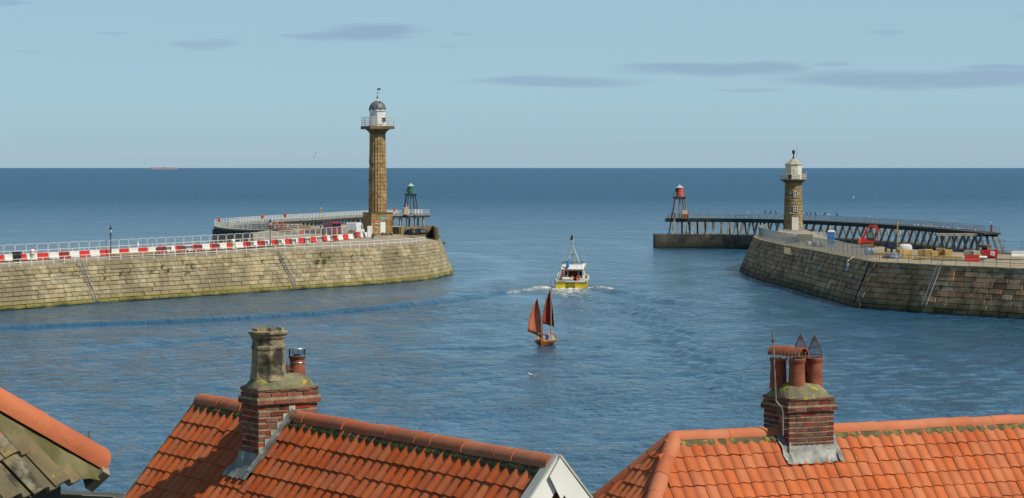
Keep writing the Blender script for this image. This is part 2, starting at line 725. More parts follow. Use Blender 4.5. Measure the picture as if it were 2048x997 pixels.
    def noise(scale, st, rot=0, det=3, rough=.5):
        mp = t.nodes.new('ShaderNodeMapping')
        mp.inputs['Scale'].default_value = st
        mp.inputs['Rotation'].default_value = (0, 0, rot)
        t.links.new(geo.outputs['Position'], mp.inputs[0])
        nz = t.nodes.new('ShaderNodeTexNoise')
        nz.inputs['Scale'].default_value = scale
        nz.inputs['Detail'].default_value = det
        nz.inputs['Roughness'].default_value = rough
        t.links.new(mp.outputs[0], nz.inputs['Vector'])
        return nz.outputs['Fac']

    def mth(op, a, b_=None, c_=None, clamp=False):
        nn = t.nodes.new('ShaderNodeMath')
        nn.operation = op
        nn.use_clamp = clamp
        for i, qq in enumerate((a, b_, c_)):
            if qq is None:
                continue
            if isinstance(qq, (int, float)):
                nn.inputs[i].default_value = qq
            else:
                t.links.new(qq, nn.inputs[i])
        return nn.outputs[0]

    def rng(a, f0, f1, t0, t1):
        mr = t.nodes.new('ShaderNodeMapRange')
        mr.inputs['From Min'].default_value = f0
        mr.inputs['From Max'].default_value = f1
        mr.inputs['To Min'].default_value = t0
        mr.inputs['To Max'].default_value = t1
        t.links.new(a, mr.inputs['Value'])
        return mr.outputs[0]
    att = t.nodes.new('ShaderNodeAttribute')
    att.attribute_name = 'foam'
    sla = t.nodes.new('ShaderNodeAttribute')
    sla.attribute_name = 'slick'
    fine = noise(2.4, (2.0, .75, 1), R(10), 4, .65)
    mid = noise(.75, (1.9, .6, 1), R(-8), 4, .6)
    big = noise(.09, (.5, 1, 1), R(8), 2, .5)
    gust = noise(.011, (.5, 2.2, 1), R(10), 4, .6)
    gustf = rng(gust, .36, .62, .6, 1.25)
    patch = rng(noise(.14, (1, .45, 1), R(20), 5, .65), .36, .64, .4, 1.55)
    calm = mth('MULTIPLY', mth('MULTIPLY', gustf, patch), mth('SUBTRACT', 1.0, mth('MULTIPLY', sla.outputs['Fac'], .8)))
    h = mth('ADD', mth('MULTIPLY', fine, .32), mth('ADD', mth('MULTIPLY', mid, .85), mth('MULTIPLY', big, .8)))
    h = mth('MULTIPLY', h, calm)
    bp = t.nodes.new('ShaderNodeBump')
    bp.inputs['Strength'].default_value = 1.0
    bp.inputs['Distance'].default_value = 1.0
    t.links.new(h, bp.inputs['Height'])
    t.links.new(bp.outputs[0], b.inputs['Normal'])
    # foam
    fn = noise(.55, (1, .45, 1), R(8), 6, .68)
    fm = mth('MULTIPLY', att.outputs['Fac'], 1.0)
    fmask = rng(mth('ADD', fm, mth('MULTIPLY', mth('SUBTRACT', fn, .5), 1.9)), .42, .95, 0, 1)
    fmask = mth('MULTIPLY', fmask, mth('MULTIPLY', att.outputs['Fac'], 2.2, clamp=True))
    mx = t.nodes.new('ShaderNodeMixRGB')
    mx.inputs['Color1'].default_value = (0.020, 0.086, 0.155, 1)
    mx.inputs['Color2'].default_value = (.60, .60, .52, 1)
    t.links.new(fmask, mx.inputs['Fac'])
    t.links.new(mx.outputs[0], b.inputs['Base Color'])
    spx = t.nodes.new('ShaderNodeSeparateXYZ')
    t.links.new(geo.outputs['Position'], spx.inputs[0])
    open_sea = rng(spx.outputs['Y'], 420, 1600, .10, .42)      # waves too small for the mesh out at sea become roughness
    t.links.new(mth('MAXIMUM', open_sea, mth('MULTIPLY', fmask, .7)), b.inputs['Roughness'])
    me.materials.append(m)
    o = link('sea', me)
    o['kind'] = 'structure'
    return o


build_sea()

# hillside under the houses and the camera
mb = MB()
rows = []
for y in (-40, -5, 4, 12, 20, 45, 70, 100, 104):
    z = {-40: 24, -5: 18.9, 4: 17.6, 12: 14, 20: 11, 45: 8.5, 70: 5, 100: 2.5, 104: -1.5}[y]
    rows.append([Vector((x, y, z + .3 * math.sin(x * .4 + y))) for x in range(-60, 61, 6)])
mb.grid(rows)
o = mb.build('hillside', M('hillside_ground', '6e6a55', '55603c', scale=.6, rough=.95), smooth=True)
o['kind'] = 'structure'


# ================================================================== PIERS
def chamfer_block():
    """unit stone: x along the wall, y up the wall, z out of it"""
    b = MB()
    e, f = .5, .455
    vs = [(-e, -e, -1), (e, -e, -1), (e, e, -1), (-e, e, -1), (-e, -e, -.25), (e, -e, -.25), (e, e, -.25), (-e, e, -.25),
          (-f, -.43, 0), (f, -.43, 0), (f, .43, 0), (-f, .43, 0)]
    fs = [(8, 9, 10, 11), (0, 1, 5, 4), (1, 2, 6, 5), (2, 3, 7, 6), (3, 0, 4, 7), (4, 5, 9, 8), (5, 6, 10, 9), (6, 7, 11, 10), (7, 4, 8, 11)]
    return b.add(vs, fs)


def pier_walls(root, toe, top, courses, mat, side, wmin, wmax, s0, s1, max_single=290, seed=1, proud=.07, smoothpart=None):
    """toe/top: Line objects with matching parameter; lays the stone courses of a battered harbour wall"""
    rg = random.Random(seed)
    base = chamfer_block()
    me = base.mesh('stone_block', mat)
    items = []
    n = courses
    hs = [1 + rg.uniform(-.22, .22) for _ in range(n)]
    tot = sum(hs)
    acc = 0
    for k in range(n):
        f0, f1 = acc / tot, (acc + hs[k]) / tot
        acc += hs[k]
        s = s0 - rg.uniform(0, wmax)
        while s < s1:
            wd = rg.uniform(wmin, wmax) * (1.15 if k < 3 else 1)
            sm = s + wd / 2
            s += wd
            if sm < s0 or sm > s1:
                continue
            q = sm / toe.len * top.len
            a, b = toe.at(sm), top.at(q)
            fm = (f0 + f1) / 2
            c = a.lerp(b, fm)
            tn = toe.tan(sm).lerp(top.tan(q), fm)
            tn = Vector((tn.x, tn.y, (b.z - a.z) * 0)).normalized()
            up = (b - a)
            hgt = up.length * (f1 - f0)
            up.normalize()
            nn = tn.cross(up).normalized() * side
            up = nn.cross(tn).normalized()
            if up.z < 0:
                up = -up
            wreal = wd * (1 + (top.len / toe.len - 1) * fm)
            out = proud + rg.uniform(-.045, .05) + (rg.choice((-.05, .05)) if rg.random() < .15 else 0)
            x = tn if tn.cross(up).dot(nn) > 0 else -tn
            c = c + nn * out
            items.append((c.length, c, x * (wreal - rg.uniform(.015, .05)), up * (hgt - rg.uniform(.015, .05)), nn * .4))
    items.sort(key=lambda t: t[0])
    rest = MB()
    for i, (d, c, x, up, nn) in enumerate(items):
        mw = basis(x, up, nn, c)
        if i < max_single:
            link('stone_block', me, root, mw)
        else:
            rest.add([mw @ Vector(v) for v in base.v], base.f)
    if rest.v:
        o = rest.build('stone_blocks_beyond', mat, root, normals=False)
        o['kind'] = 'stuff'


def offset_line(pts, d):
    out = []
    for i, p in enumerate(pts):
        a = pts[max(i - 1, 0)]
        b = pts[min(i + 1, len(pts) - 1)]
        t = (b - a)
        t.z = 0
        t.normalize()
        out.append(p + Vector((-t.y, t.x, 0)) * d)
    return out


STONE_W = M('sandstone_west', 'aa9c7a', '8c8061', scale=.9, rough=.9, bump=.03, bscale=5, rand=.25,
            spots=[('7f7458', .12, .48, .16), ('5f573f', .6, .62, .1, 2.), ('c4b48c', 1.1, .62, .15, 9.0), ('6c6140', 2.2, .66, .12, 5.0)],
            hook=height_band([('8a8138', .7, 1.5, .5), ('77702c', .4, .9, .72), ('1d1c14', -.1, .5, .95)]))
STONE_E = M('sandstone_east', 'c29c74', '846a4e', scale=.5, rough=.92, bump=.035, bscale=5, rand=.34,
            spots=[('463e33', .5, .58, .12), ('a39678', 1.3, .66, .1, 8.0)],
            hook=height_band([('4a4a22', .9, 1.9, .75), ('14140f', -.1, .7, .95)]))
MORTAR_W = M('pier_core_west', '857855', '6a5e43', scale=1, rough=.95, hook=height_band([('15140f', .1, .9, .95)]))
MORTAR_E = M('pier_core_east', '3b342a', '29241d', scale=1, rough=.95, hook=height_band([('10100c', .1, .9, .95)]))
PAVE_W = M('pier_paving_west', 'a3957c', '8f836d', scale=.35, rough=.9, bump=.01, spots=[('86795f', .9, .6, .15)])
PAVE_E = M('pier_paving_east', 'a8987a', '8c7d62', scale=.4, rough=.9, bump=.02, spots=[('756850', .8, .58, .15), ('bdb193', 1.4, .64, .1, 7)])
GRASS = M('weed_leaf', '7d8c42', '5a6c30', scale=3, rough=.7, rand=.3)

# ---- west pier
toeW = [PZ(u, v) for (u, v) in [(-170, 634), (0, 622), (190, 607), (590, 580), (760, 569), (855, 560)]]
e = toeW[-1]
toeW += [Vector((-12.9, 448, 0)), Vector((-11.7, 456, 0)), Vector((-11.6, 466, 0)), Vector((-12.6, 480, 0)), Vector((-18, 492, 0)), Vector((-30, 499, 0))]
toeW = toeW[:4] + smooth_line(toeW[4:], 5)
topW = offset_line(toeW, 2.6)
def ze(Y):
    return 5.9 + min(max((Y - 343) / 42, 0), 1) * .5


for p in topW:
    p.z = ze(p.y)
west = thing('stone_pier', 'long sandstone pier with a fluted column lighthouse standing on its rounded end', 'pier', tuple(topW[0]))
W0 = Vector(topW[0])


def rel(pts, o0):
    return [Vector(p) - o0 for p in pts]


toeWl, topWl = Line(rel(toeW, W0)), Line(rel(topW, W0))
mb = MB()
mb.grid([[p + Vector((0, 0, -1.2)) for p in toeWl.p], [p - Vector((0, 0, .02)) for p in topWl.p]])
mb.build('wall_core', MORTAR_W, west, normals=False)
pier_walls(west, toeWl, topWl, 10, STONE_W, 1, 1.1, 2.5, 14, toeWl.len - 16, seed=5)
# coping stones along the edge
cop = MB()
csrc = Line(topWl.p)
s = 14.0
while s < csrc.len - 12:
    wd = rnd.uniform(1.3, 2.0)
    c = csrc.at(s + wd / 2)
    tn = csrc.tan(s + wd / 2)
    nn = Vector((tn.y, -tn.x, 0)).normalized()
    cop.obox(c - nn * .35 + Vector((0, 0, -.09 + rnd.uniform(-.015, .015))), tn * (wd / 2 - .012), nn * .46, Vector((0, 0, .13)))
    s += wd
o = cop.build('coping_stones', STONE_W, west)
o['kind'] = 'stuff'
# deck: near edge, then the seaward side back to the land
farW = [Wp(u, v) for (u, v) in [(872, 461.5), (842, 456), (780, 451), (690, 449), (600, 453), (545, 459), (505, 466), (508, 482), (400, 489), (200, 503), (0, 515), (-170, 528)]]
edge_in = offset_line(topW, 8.0)
for p in edge_in:
    p.z = zw(p.y)
innW = rel(edge_in, W0)
mb = MB()
mb.grid([[p - Vector((0, 0, .03)) for p in topWl.p[:-4]], [p - Vector((0, 0, .03)) for p in innW[:-4]]])
mb.build('walkway', PAVE_W, west, normals=False)
deck = innW[:-4] + rel(farW[1:], W0)
mb = MB()
poly = [p - Vector((0, 0, .03)) for p in deck]
n = len(poly)
mb.add(poly + [p - Vector((0, 0, 9)) for p in poly], [tuple(range(n))] + [(i, (i + 1) % n, n + (i + 1) % n, n + i) for i in range(len(innW) - 4, n)])
mb.build('deck', PAVE_W, west, normals=False)
# seaward parapet on the pier head
mb = MB()
par = [Wp(u, v) for (u, v) in [(781, 468), (800, 468.5), (825, 467.5), (850, 466), (868, 465), (874, 469)]]
par = rel(par, W0)
for a, b in zip(par[:-1], par[1:]):
    d = (b - a).normalized()
    hgt = 1.35
    mb.obox((a + b) / 2 + Vector((0, 0, hgt / 2 - .8)), (b - a) / 2 + d * .1, Vector((-d.y, d.x, 0)) * .3, Vector((0, 0, hgt / 2 + .8)))
mb.build('parapet', M('parapet_stone', '8a7a55', '5c5138', scale=1.2, rough=.9, bump=.03), west, bevel=.04)

# ---- east pier
toeE = [PZ(u, v) for (u, v) in [(2230, 651), (2048, 639), (1840, 626), (1712, 616)]]
toeE += [PZ(u, v) for (u, v) in [(1634, 594), (1600, 583), (1540, 567), (1502, 554)]] + [Vector((44.9, 466, 0)), Vector((46.2, 482, 0)), Vector((51, 505, 0)), Vector((57, 528, 0)), Vector((66, 535, 0))]
toeE = toeE[:3] + smooth_line(toeE[3:], 4)
topE = offset_line(toeE, -2.9)
for p in topE:
    p.z = ZE
east = thing('stone_pier', 'dark weathered stone pier carrying the short round lighthouse and a building site', 'pier', tuple(topE[0]))
E0 = Vector(topE[0])
toeEl, topEl = Line(rel(toeE, E0)), Line(rel(topE, E0))
mb = MB()
mb.grid([[p + Vector((0, 0, -1.2)) for p in toeEl.p], [p - Vector((0, 0, .02)) for p in topEl.p]])
mb.build('wall_core', MORTAR_E, east, normals=False)
pier_walls(east, toeEl, topEl, 9, STONE_E, -1, 1.2, 3.0, 4, toeEl.len - 40, seed=11, proud=.08)
cop = MB()
s = 4.0
while s < topEl.len - 50:
    wd = rnd.uniform(1.4, 2.4)
    c = topEl.at(s + wd / 2)
    tn = topEl.tan(s + wd / 2)
    nn = Vector((-tn.y, tn.x, 0)).normalized()
    cop.obox(c - nn * .3 * -1 * -1 + Vector((0, 0, -.12 + rnd.uniform(-.02, .02))), tn * (wd / 2 - .015), nn * .5, Vector((0, 0, .15)))
    s += wd
o = cop.build('coping_stones', M('coping_east', 'a59470', '7d6d50', scale=.9, rough=.9, rand=.2), east)
o['kind'] = 'stuff'
farE = [Ep(u, v) for (u, v) in [(1660, 478), (1700, 487), (1800, 497), (1900, 503.5), (2048, 510.5), (2230, 520)]]
deck = topEl.p[:-1] + rel(farE, E0)
poly = [p - Vector((0, 0, .03)) for p in deck]
n = len(poly)
mb = MB()
mb.add(poly + [p - Vector((0, 0, 8)) for p in poly], [tuple(range(n))] + [(i, (i + 1) % n, n + (i + 1) % n, n + i) for i in range(len(topEl.p) - 1, n)])
mb.build('deck', PAVE_E, east, normals=False)
# black strip laid where a groove runs down the wall; its shade is colour
mb = MB()
sg = None
a = None
best = min(range(int(toeEl.len)), key=lambda s: (toeEl.at(s) + E0 - PZ(1704, 614)).length)
qa, qb = toeEl.at(best) , topEl.at(best / toeEl.len * topEl.len)
nn = Vector((-.9, -.4, 0)).normalized()
mb.beam(qa + nn * .08, qb + nn * .08, .22, .3)
mb.build('groove_strip', M('groove_black', '1f1b17', '12100e', scale=2, rough=.8), east)

# ---- iron ladders on the walls
IRON = M('galvanised_ladder', 'b5b2a6', '8f897c', scale=4, rough=.6, metal=.3)


def ladder(root_label, top, bot, wdir, out, n):
    t = thing('wall_ladder', root_label, 'ladder', tuple(bot))
    a, b = Vector((0, 0, 0)), top - bot
    wd = wdir.normalized() * .36
    o_ = out.normalized() * .16
    MB().beam(a - wd + o_, b - wd + o_ + (b - a).normalized() * .5, .12, .12).build('stringer', IRON, t)
    MB().beam(a + wd + o_, b + wd + o_ + (b - a).normalized() * .5, .12, .12).build('stringer', IRON, t)
    r = MB().tube(-wd + o_, wd + o_, .045, n=6).mesh('rung', IRON)
    for i in range(n):
        link('rung', r, t, Matrix.Translation((b - a) * ((i + .5) / n)))
    return t


def wall_pt(toe, top, px, org, f):
    """point on a wall whose toe is seen at photo column px"""
    best, bs = 1e9, 0
    for i in range(int(toe.len * 4)):
        p = toe.at(i / 4) + org
        u = 1024 + FPX * p.x / p.y
        if abs(u - px) < best:
            best, bs = abs(u - px), i / 4
    a, b = toe.at(bs) + org, top.at(bs / toe.len * top.len) + org
    return a.lerp(b, f), toe.tan(bs)


for (px, lab) in ((192, 'rusty iron ladder down the west pier wall beside the smooth rendered stretch'), (592, 'iron ladder down the west pier wall amid rough coursed stone')):
    b_, tn = wall_pt(toeWl, topWl, px, W0, .04)
    t_, _ = wall_pt(toeWl, topWl, px, W0, 1.0)
    ladder(lab, t_, b_, tn, Vector((tn.y, -tn.x, .35)), 20)
b_, tn = wall_pt(toeEl, topEl, 1846, E0, .16)
t_, _ = wall_pt(toeEl, topEl, 1846, E0, 1.0)
ladder('grey steel ladder down the dark east pier wall', t_, b_, tn, Vector((-tn.y, tn.x, .35)) * (1 if Vector((-tn.y, tn.x, 0)).dot(Vector((-.6, -.8, 0))) > 0 else -1), 17)

# ---- weeds growing out of the west wall joints
def leaf_clump(nm, label, c, out, rad, n, seed):
    rg = random.Random(seed)
    b = MB()
    for i in range(n):
        d = Vector((rg.gauss(0, 1), rg.gauss(0, 1), rg.gauss(0, .8))).normalized() * rad * rg.uniform(.2, 1)
        d = Vector((d.x * 1.3, d.y * 2.0, d.z * .55)) if n < 60 else d
        d += out * rad * .4
        ax = Vector((rg.gauss(0, 1), rg.gauss(0, 1), rg.gauss(.5, 1))).normalized() * rg.uniform(.08, .2)
        sd = ax.cross(Vector((rg.gauss(0, 1), rg.gauss(0, 1), rg.gauss(0, 1)))).normalized() * rg.uniform(.03, .07)
        b.add([d - ax, d + sd, d + ax, d - sd], [(0, 1, 2, 3)])
    o_ = b.build(nm, GRASS, normals=False)
    o_.location = c
    tag(o_, label, 'plant', 'weeds in the west pier wall joints')


weeds = [(632, 526, .62, 150, 'dark leafy bush rooted in the west pier wall near the ladder'), (645, 524, .5, 110, 'dark leafy bush rooted in the west pier wall near the ladder'),
         (873, 475, .7, 120, 'grass tuft on the rounded west pier end'), (883, 489, .8, 140, 'grass tuft on the rounded west pier end')]
for (u, v) in [(243, 546), (258, 548), (300, 543), (337, 538), (338, 542), (375, 530), (372, 549), (385, 537), (150, 545), (100, 550), (205, 555), (560, 517), (520, 521), (640, 511), (655, 513), (720, 508), (790, 505), (700, 512), (325, 529), (380, 528)]:
    weeds.append((u, v, rnd.uniform(.28, .45), 40, 'small green weed tuft in the west pier wall joints'))
for i, (u, v, rad, n, lab) in enumerate(weeds):
    # intersect with the battered wall
    d = ray(u, v)
    bestp, bd = None, 1e9
    for s_ in range(0, int(toeWl.len), 1):
        a, b = toeWl.at(s_) + W0, topWl.at(s_ / toeWl.len * topWl.len) + W0
        for f in (0.2, .35, .5, .6, .7, .8, .9, 1.0):
            p = a.lerp(b, f)
            q = Vector((0, 0, HC)) + d * (p.y / d.y)
            dd = (p - q).length
            if dd < bd:
                bd, bestp = dd, p
    leaf_clump('weed_tuft', lab, bestp + Vector((.15, -.15, .05)), Vector((.6, -.8, .2)), rad, n, i)
# ================================================================== EXTENSION PIERS ON TRESTLES
WHITE = M('white_paint', 'ebe8dd', 'd8d3c4', scale=2, rough=.55, spots=[('cdbb9c', 1.5, .72, .12)])
TIMBER = M('weathered_timber', 'a89d89', '7c7263', scale=1.5, rough=.9, rand=.25, stretch=(1, 1, .3))
TIMBER_D = M('dark_tarred_timber', '524c40', '2e2c25', scale=1.2, rough=.9, rand=.2)
CONC_D = M('dark_wet_concrete', '6b6354', '3e3a32', scale=.35, rough=.9, bump=.03, bscale=2,
           spots=[('8f856c', .2, .60, .1)], hook=height_band([('3a3820', .9, 1.7, .8), ('11110d', .0, .7, .95)]))
RUST = M('rusty_steel', '8c5a44', '5a3a2c', scale=3, rough=.85)
RAILG = M('grey_steel_rail', '9aa09c', '7b6f66', scale=2, rough=.6)


def strip(mb, line, s0, s1, off0, off1, z0, z1, step=2.0):
    """closed box strip along a plan line, offsets measured to the left"""
    n = max(2, int((s1 - s0) / step))
    rows = [[], [], [], []]
    for i in range(n + 1):
        s = s0 + (s1 - s0) * i / n
        p, t = line.at(s), line.tan(s)
        l_ = Vector((-t.y, t.x, 0)).normalized()
        for r, (o_, z) in zip(rows, ((off0, z0), (off1, z0), (off1, z1), (off0, z1))):
            q = p + l_ * o_
            r.append(Vector((q.x, q.y, p.z + z)))
    mb.grid(rows + [rows[0]])
    k = len(mb.v)
    for i in (0, n):
        mb.add([r[i] for r in rows], [(0, 1, 2, 3)])
    return mb


def rail_run(root, line, s0, s1, off, step, hgt, pm, rm, rails, pr=.05, rr=.035, post_name='post'):
    me = MB().tube((0, 0, 0), (0, 0, hgt), pr, n=6).mesh(post_name, pm)
    n = max(1, int(round((s1 - s0) / step)))
    tops = []
    for i in range(n + 1):
        s = s0 + (s1 - s0) * i / n
        p, t = line.at(s), line.tan(s)
        p = p + Vector((-t.y, t.x, 0)).normalized() * off
        tops.append(p)
        link(post_name, me, root, Matrix.Translation(p))
    for h in rails:
        b = MB()
        for a, c in zip(tops[:-1], tops[1:]):
            b.tube(a + Vector((0, 0, h)), c + Vector((0, 0, h)), rr, n=5, cap=False)
        b.build('rail', rm, root, normals=False)
    return tops


# ---- west extension: from the pier head round to the green beacon
ZX = 7.2
pw = smooth_line([PZ(u, v, ZX) for (u, v) in [(610, 460.8), (560, 460.5), (510, 459.4), (475, 457.6), (452, 454.4), (444, 451.3), (455, 449), (500, 445.2), (560, 441.2), (640, 436.8), (725, 431.6), (790, 429.6), (853, 428.6)]], 6)
X0 = Vector(pw[-1])
wl = Line([p - X0 for p in pw])
wext = thing('extension_pier', 'curving timber extension pier with white railings ending at the green beacon', 'pier', tuple(X0))
strip(MB(), wl, 0, wl.len, -1.9, 1.9, -.35, 0).build('deck', M('extension_decking', '9b9486', '7c7566', scale=.8, rough=.9), wext)
strip(MB(), wl, 0, wl.len, -1.75, 1.75, -.9, -.36).build('beam', TIMBER_D, wext)
# solid base of the extension
strip(MB(), wl, 8, wl.len + 0, -3.4, 3.4, -9, -4.2).build('concrete_base', CONC_D, wext)
# the bullnose wall at the bend
strip(MB(), wl, 8, 62, -2.2, 2.2, -4.3, -.95).build('bullnose_wall', M('black_timber_facing', '2b2a26', '1b1b19', scale=1, rough=.85), wext)
leg = MB()
leg.beam((0, -1.5, -4.25), (0, -1.3, -.5), .38, .38)
legm = leg.mesh('leg', TIMBER)
leg2m = MB().beam((0, 1.5, -4.25), (0, 1.3, -.5), .38, .38).mesh('leg', TIMBER)
s = 62.0
while s < wl.len - .5:
    p, t = wl.at(s), wl.tan(s)
    mw = basis(t, Vector((-t.y, t.x, 0)), Vector((0, 0, 1)), p)
    tr = link('trestle', MB().beam((0, -1.9, -.75), (0, 1.9, -.75), .34, .4).mesh('trestle', TIMBER_D) if s == 62.0 else trm, wext, mw)
    trm = tr.data
    link('leg', legm, tr)
    link('leg', leg2m, tr)
    s += 2.9
rail_run(wext, wl, 1, wl.len - .3, 1.7, 2.4, 1.25, WHITE, WHITE, (1.22, .83, .45), .06, .045)
rail_run(wext, wl, 1, wl.len - .3, -1.7, 2.4, 1.25, WHITE, WHITE, (1.22, .83, .45), .06, .045)


def beacon(name, label, loc, body, pm, legfoot, plat, half0, half1, dz, rz, legmat, footmat=None, shed=None, panel=None):
    b = thing(name, label, 'beacon', loc, rz)
    hh = plat
    for sx in (-1, 1):
        for sy in (-1, 1):
            o_ = MB().tube((sx * half0, sy * half0, legfoot), (sx * half1, sy * half1, hh), .19, .16, n=8).build('leg', legmat, b, smooth=40)
            if footmat:
                f0 = 0.0
                k0 = (f0 - legfoot) / (hh - legfoot)
                k1 = (f0 + 1.45 - legfoot) / (hh - legfoot)
                r0, r1 = half0 + (half1 - half0) * k0, half0 + (half1 - half0) * k1
                MB().tube((sx * r0, sy * r0, f0 + .02), (sx * r1, sy * r1, f0 + 1.45), .205, .2, n=8).build('painted_foot', footmat, o_)
    MB().tube((0, 0, max(legfoot, 0)), (0, 0, hh), .14, n=8).build('centre_post', legmat, b)
    lad = MB()
    lad.beam((-.2, -half1 - .1, 0), (-.2, -half1 * .6, hh), .07).beam((.2, -half1 - .1, 0), (.2, -half1 * .6, hh), .07)
    for i in range(9):
        z = hh * (i + .5) / 9
        y = (-half1 - .1) + (half1 * .4 + .1) * (z / hh)
        lad.tube((-.2, y, z), (.2, y, z), .025, n=5)
    lad.build('ladder', RAILG, b)
    MB().box(-1.45, 1.45, -1.45, 1.45, hh, hh + .22).build('platform', TIMBER_D, b)
    jo = MB()
    for sx in (-1.2, -.4, .4, 1.2):
        jo.beam((sx, -1.4, hh - .12), (sx, 1.4, hh - .12), .16, .22)
    jo.build('joists', TIMBER_D, b)
    r = MB()
    for (x, y) in [(-1.38, -1.38), (0, -1.38), (1.38, -1.38), (1.38, 0), (1.38, 1.38), (0, 1.38), (-1.38, 1.38), (-1.38, 0)]:
        r.tube((x, y, hh + .2), (x, y, hh + 1.25), .03, n=5)
    for h in (.7, 1.22):
        for (p, q) in (((-1.38, -1.38), (1.38, -1.38)), ((1.38, -1.38), (1.38, 1.38)), ((1.38, 1.38), (-1.38, 1.38)), ((-1.38, 1.38), (-1.38, -1.38))):
            r.tube((*p, hh + h), (*q, hh + h), .025, n=5)
    r.build('platform_rail', RAILG, b)
    MB().lathe([(.93, hh + .23), (.93, hh + dz), (.99, hh + dz), (.99, hh + dz + .08)], 28).build('drum', body, b, smooth=40)
    rf = MB().lathe([(1.06, hh + dz + .08), (.62, hh + dz + .42), (.22, hh + dz + .68), (.05, hh + dz + .95), (.02, hh + dz + 1.3)], 24).build('roof', pm, b, smooth=40)
    if panel:
        MB().box(*panel).build('panel', M('black_panel', '1c1d22', '131418', rough=.4), b)
    return b


GREEN = M('green_paint', '2f7d62', '2a6c57', scale=2, rough=.5)
REDP = M('red_paint', 'e65a49', 'cb4538', scale=2, rough=.5, spots=[('9b4a3c', 4, .68, .1)])
LEADGREY = M('pale_roof_metal', 'c9c6ba', 'aeb0a8', scale=2, rough=.5)
gp = PZ(821.5, 429.2, ZX)
beacon('light_beacon', 'green drum beacon on tarred legs with white painted feet', (gp.x, gp.y, ZX), GREEN, LEADGREY, 0.0, 5.6, 1.75, .95, 2.35, R(20), TIMBER_D, WHITE,
       panel=(-1.15, -.95, -.5, .2, 6.4, 7.3))
t = thing('hut', 'small cream hut with pink top under the green beacon', 'hut', tuple(PZ(812.5, 429.6, ZX)), R(10))
MB().box(-.65, .65, -.5, .5, 0, 1.9).build('body', M('cream_peeling', 'd8c9a4', 'c7a98a', scale=3, rough=.8), t)
MB().box(-.72, .72, -.57, .57, 1.9, 2.02).build('roof', WHITE, t)
MB().lathe([(.26, 2.02), (.26, 2.5), (.1, 2.75)], 10, c=(.05, 0, 0)).build('lamp', M('pink_lamp', 'd9868c', 'c96f78', rough=.5), t)
ORANGE = M('orange_plastic', 'f0602c', 'd9521f', scale=3, rough=.45)


def buoy_box(label, p, grp='orange lifebuoy housings'):
    b = thing('lifebuoy_housing', label, 'lifebuoy', tuple(p), rnd.uniform(-.3, .3), grp)
    MB().tube((0, 0, 0), (0, 0, 1.0), .05, n=6).build('post', WHITE, b)
    c = MB()
    pts = [(.36 * math.cos(a), 0, 1.35 + .5 * math.sin(a)) for a in [i * math.pi / 8 for i in range(16)]]
    c.prism([Vector(q) + Vector((0, -.09, 0)) for q in pts], (0, .18, 0))
    c.build('case', ORANGE, b, smooth=30)
    return b


for (u, v) in [(438, 453.6), (524.5, 445), (570, 442.4), (788, 430)]:
    p = PZ(u, v, ZX)
    buoy_box('orange lifebuoy housing on the white railing of the extension pier', p)
pt = thing('signal_post', 'yellow post with round signal head on the extension pier', 'post', tuple(PZ(641, 437.4, ZX)))
YEL = M('yellow_paint', 'e3b21e', 'c99a1a', scale=2, rough=.5)
MB().tube((0, 0, 0), (0, 0, 2.4), .09, n=8).build('post', YEL, pt)
MB().lathe([(.1, 2.2), (.22, 2.35), (.22, 2.7), (.1, 2.85)], 12).build('head', YEL, pt)
MB().box(-.22, .22, -.2, .2, .1, 1.0).build('cabinet', YEL, pt)

# ---- east extension
ZD = 7.5
pe = smooth_line([PZ(u, v, ZD) for (u, v) in [(1331, 437.3), (1420, 437.6), (1500, 438.4), (1580, 440.2), (1650, 442.8), (1740, 447.3), (1820, 452.4), (1900, 458.5), (1985, 466.5)]], 6)
Y0 = Vector(pe[0])
el_ = Line([p - Y0 for p in pe])
eext = thing('extension_pier', 'dark timber trestle extension pier with raking legs running back from the red beacon', 'pier', tuple(Y0))
strip(MB(), el_, 0, el_.len, -1.7, 1.7, -.3, 0).build('deck', M('extension_decking_dark', '55524a', '3a3a34', scale=.8, rough=.9), eext)
strip(MB(), el_, 0, el_.len - 3, -1.9, -1.55, -.85, .05).build('edge_beam', M('dark_green_beam', '3f4338', '2a2d27', scale=1, rough=.85), eext)
strip(MB(), el_, 0, el_.len - 3, 1.5, 1.85, -.85, .05).build('edge_beam', MATS['dark_green_beam'], eext)
zb = 3.5 - ZD
strip(MB(), el_, -2, el_.len, -4.2, 4.2, zb - 6, zb).build('concrete_base', CONC_D, eext)
MB().box(-2.9, -.12, -4.3, 4.2, zb - 6, zb - .03).build('base_nose', CONC_D, eext)
pix0 = lambda p: 1024 + FPX * p.x / p.y
lf = MB().beam((0, -2.9, zb), (0, -1.45, -.1), .42, .42).mesh('leg', TIMBER)
lb = MB().beam((0, 2.7, zb), (0, 1.45, -.1), .42, .42).mesh('leg', TIMBER)
capm = MB().beam((0, -2.0, -.55), (0, 2.0, -.55), .4, .42).mesh('trestle', TIMBER_D)
s = 3.2
while s < el_.len:
    p, t = el_.at(s), el_.tan(s)
    sp = basis(t, Vector((-t.y, t.x, 0)), Vector((0, 0, 1)), p)
    tr = link('trestle', capm, eext, sp)
    link('leg', lf, tr)
    link('leg', lb, tr, Matrix.Translation((.9, 0, 0)))
    u0 = pix0(p + Y0)
    ds = 1.9
    while ds < 4.4 and pix0(el_.at(s + ds) + Y0) - u0 < 15.2 - 2.2 * s / el_.len:
        ds += .05
    s += ds
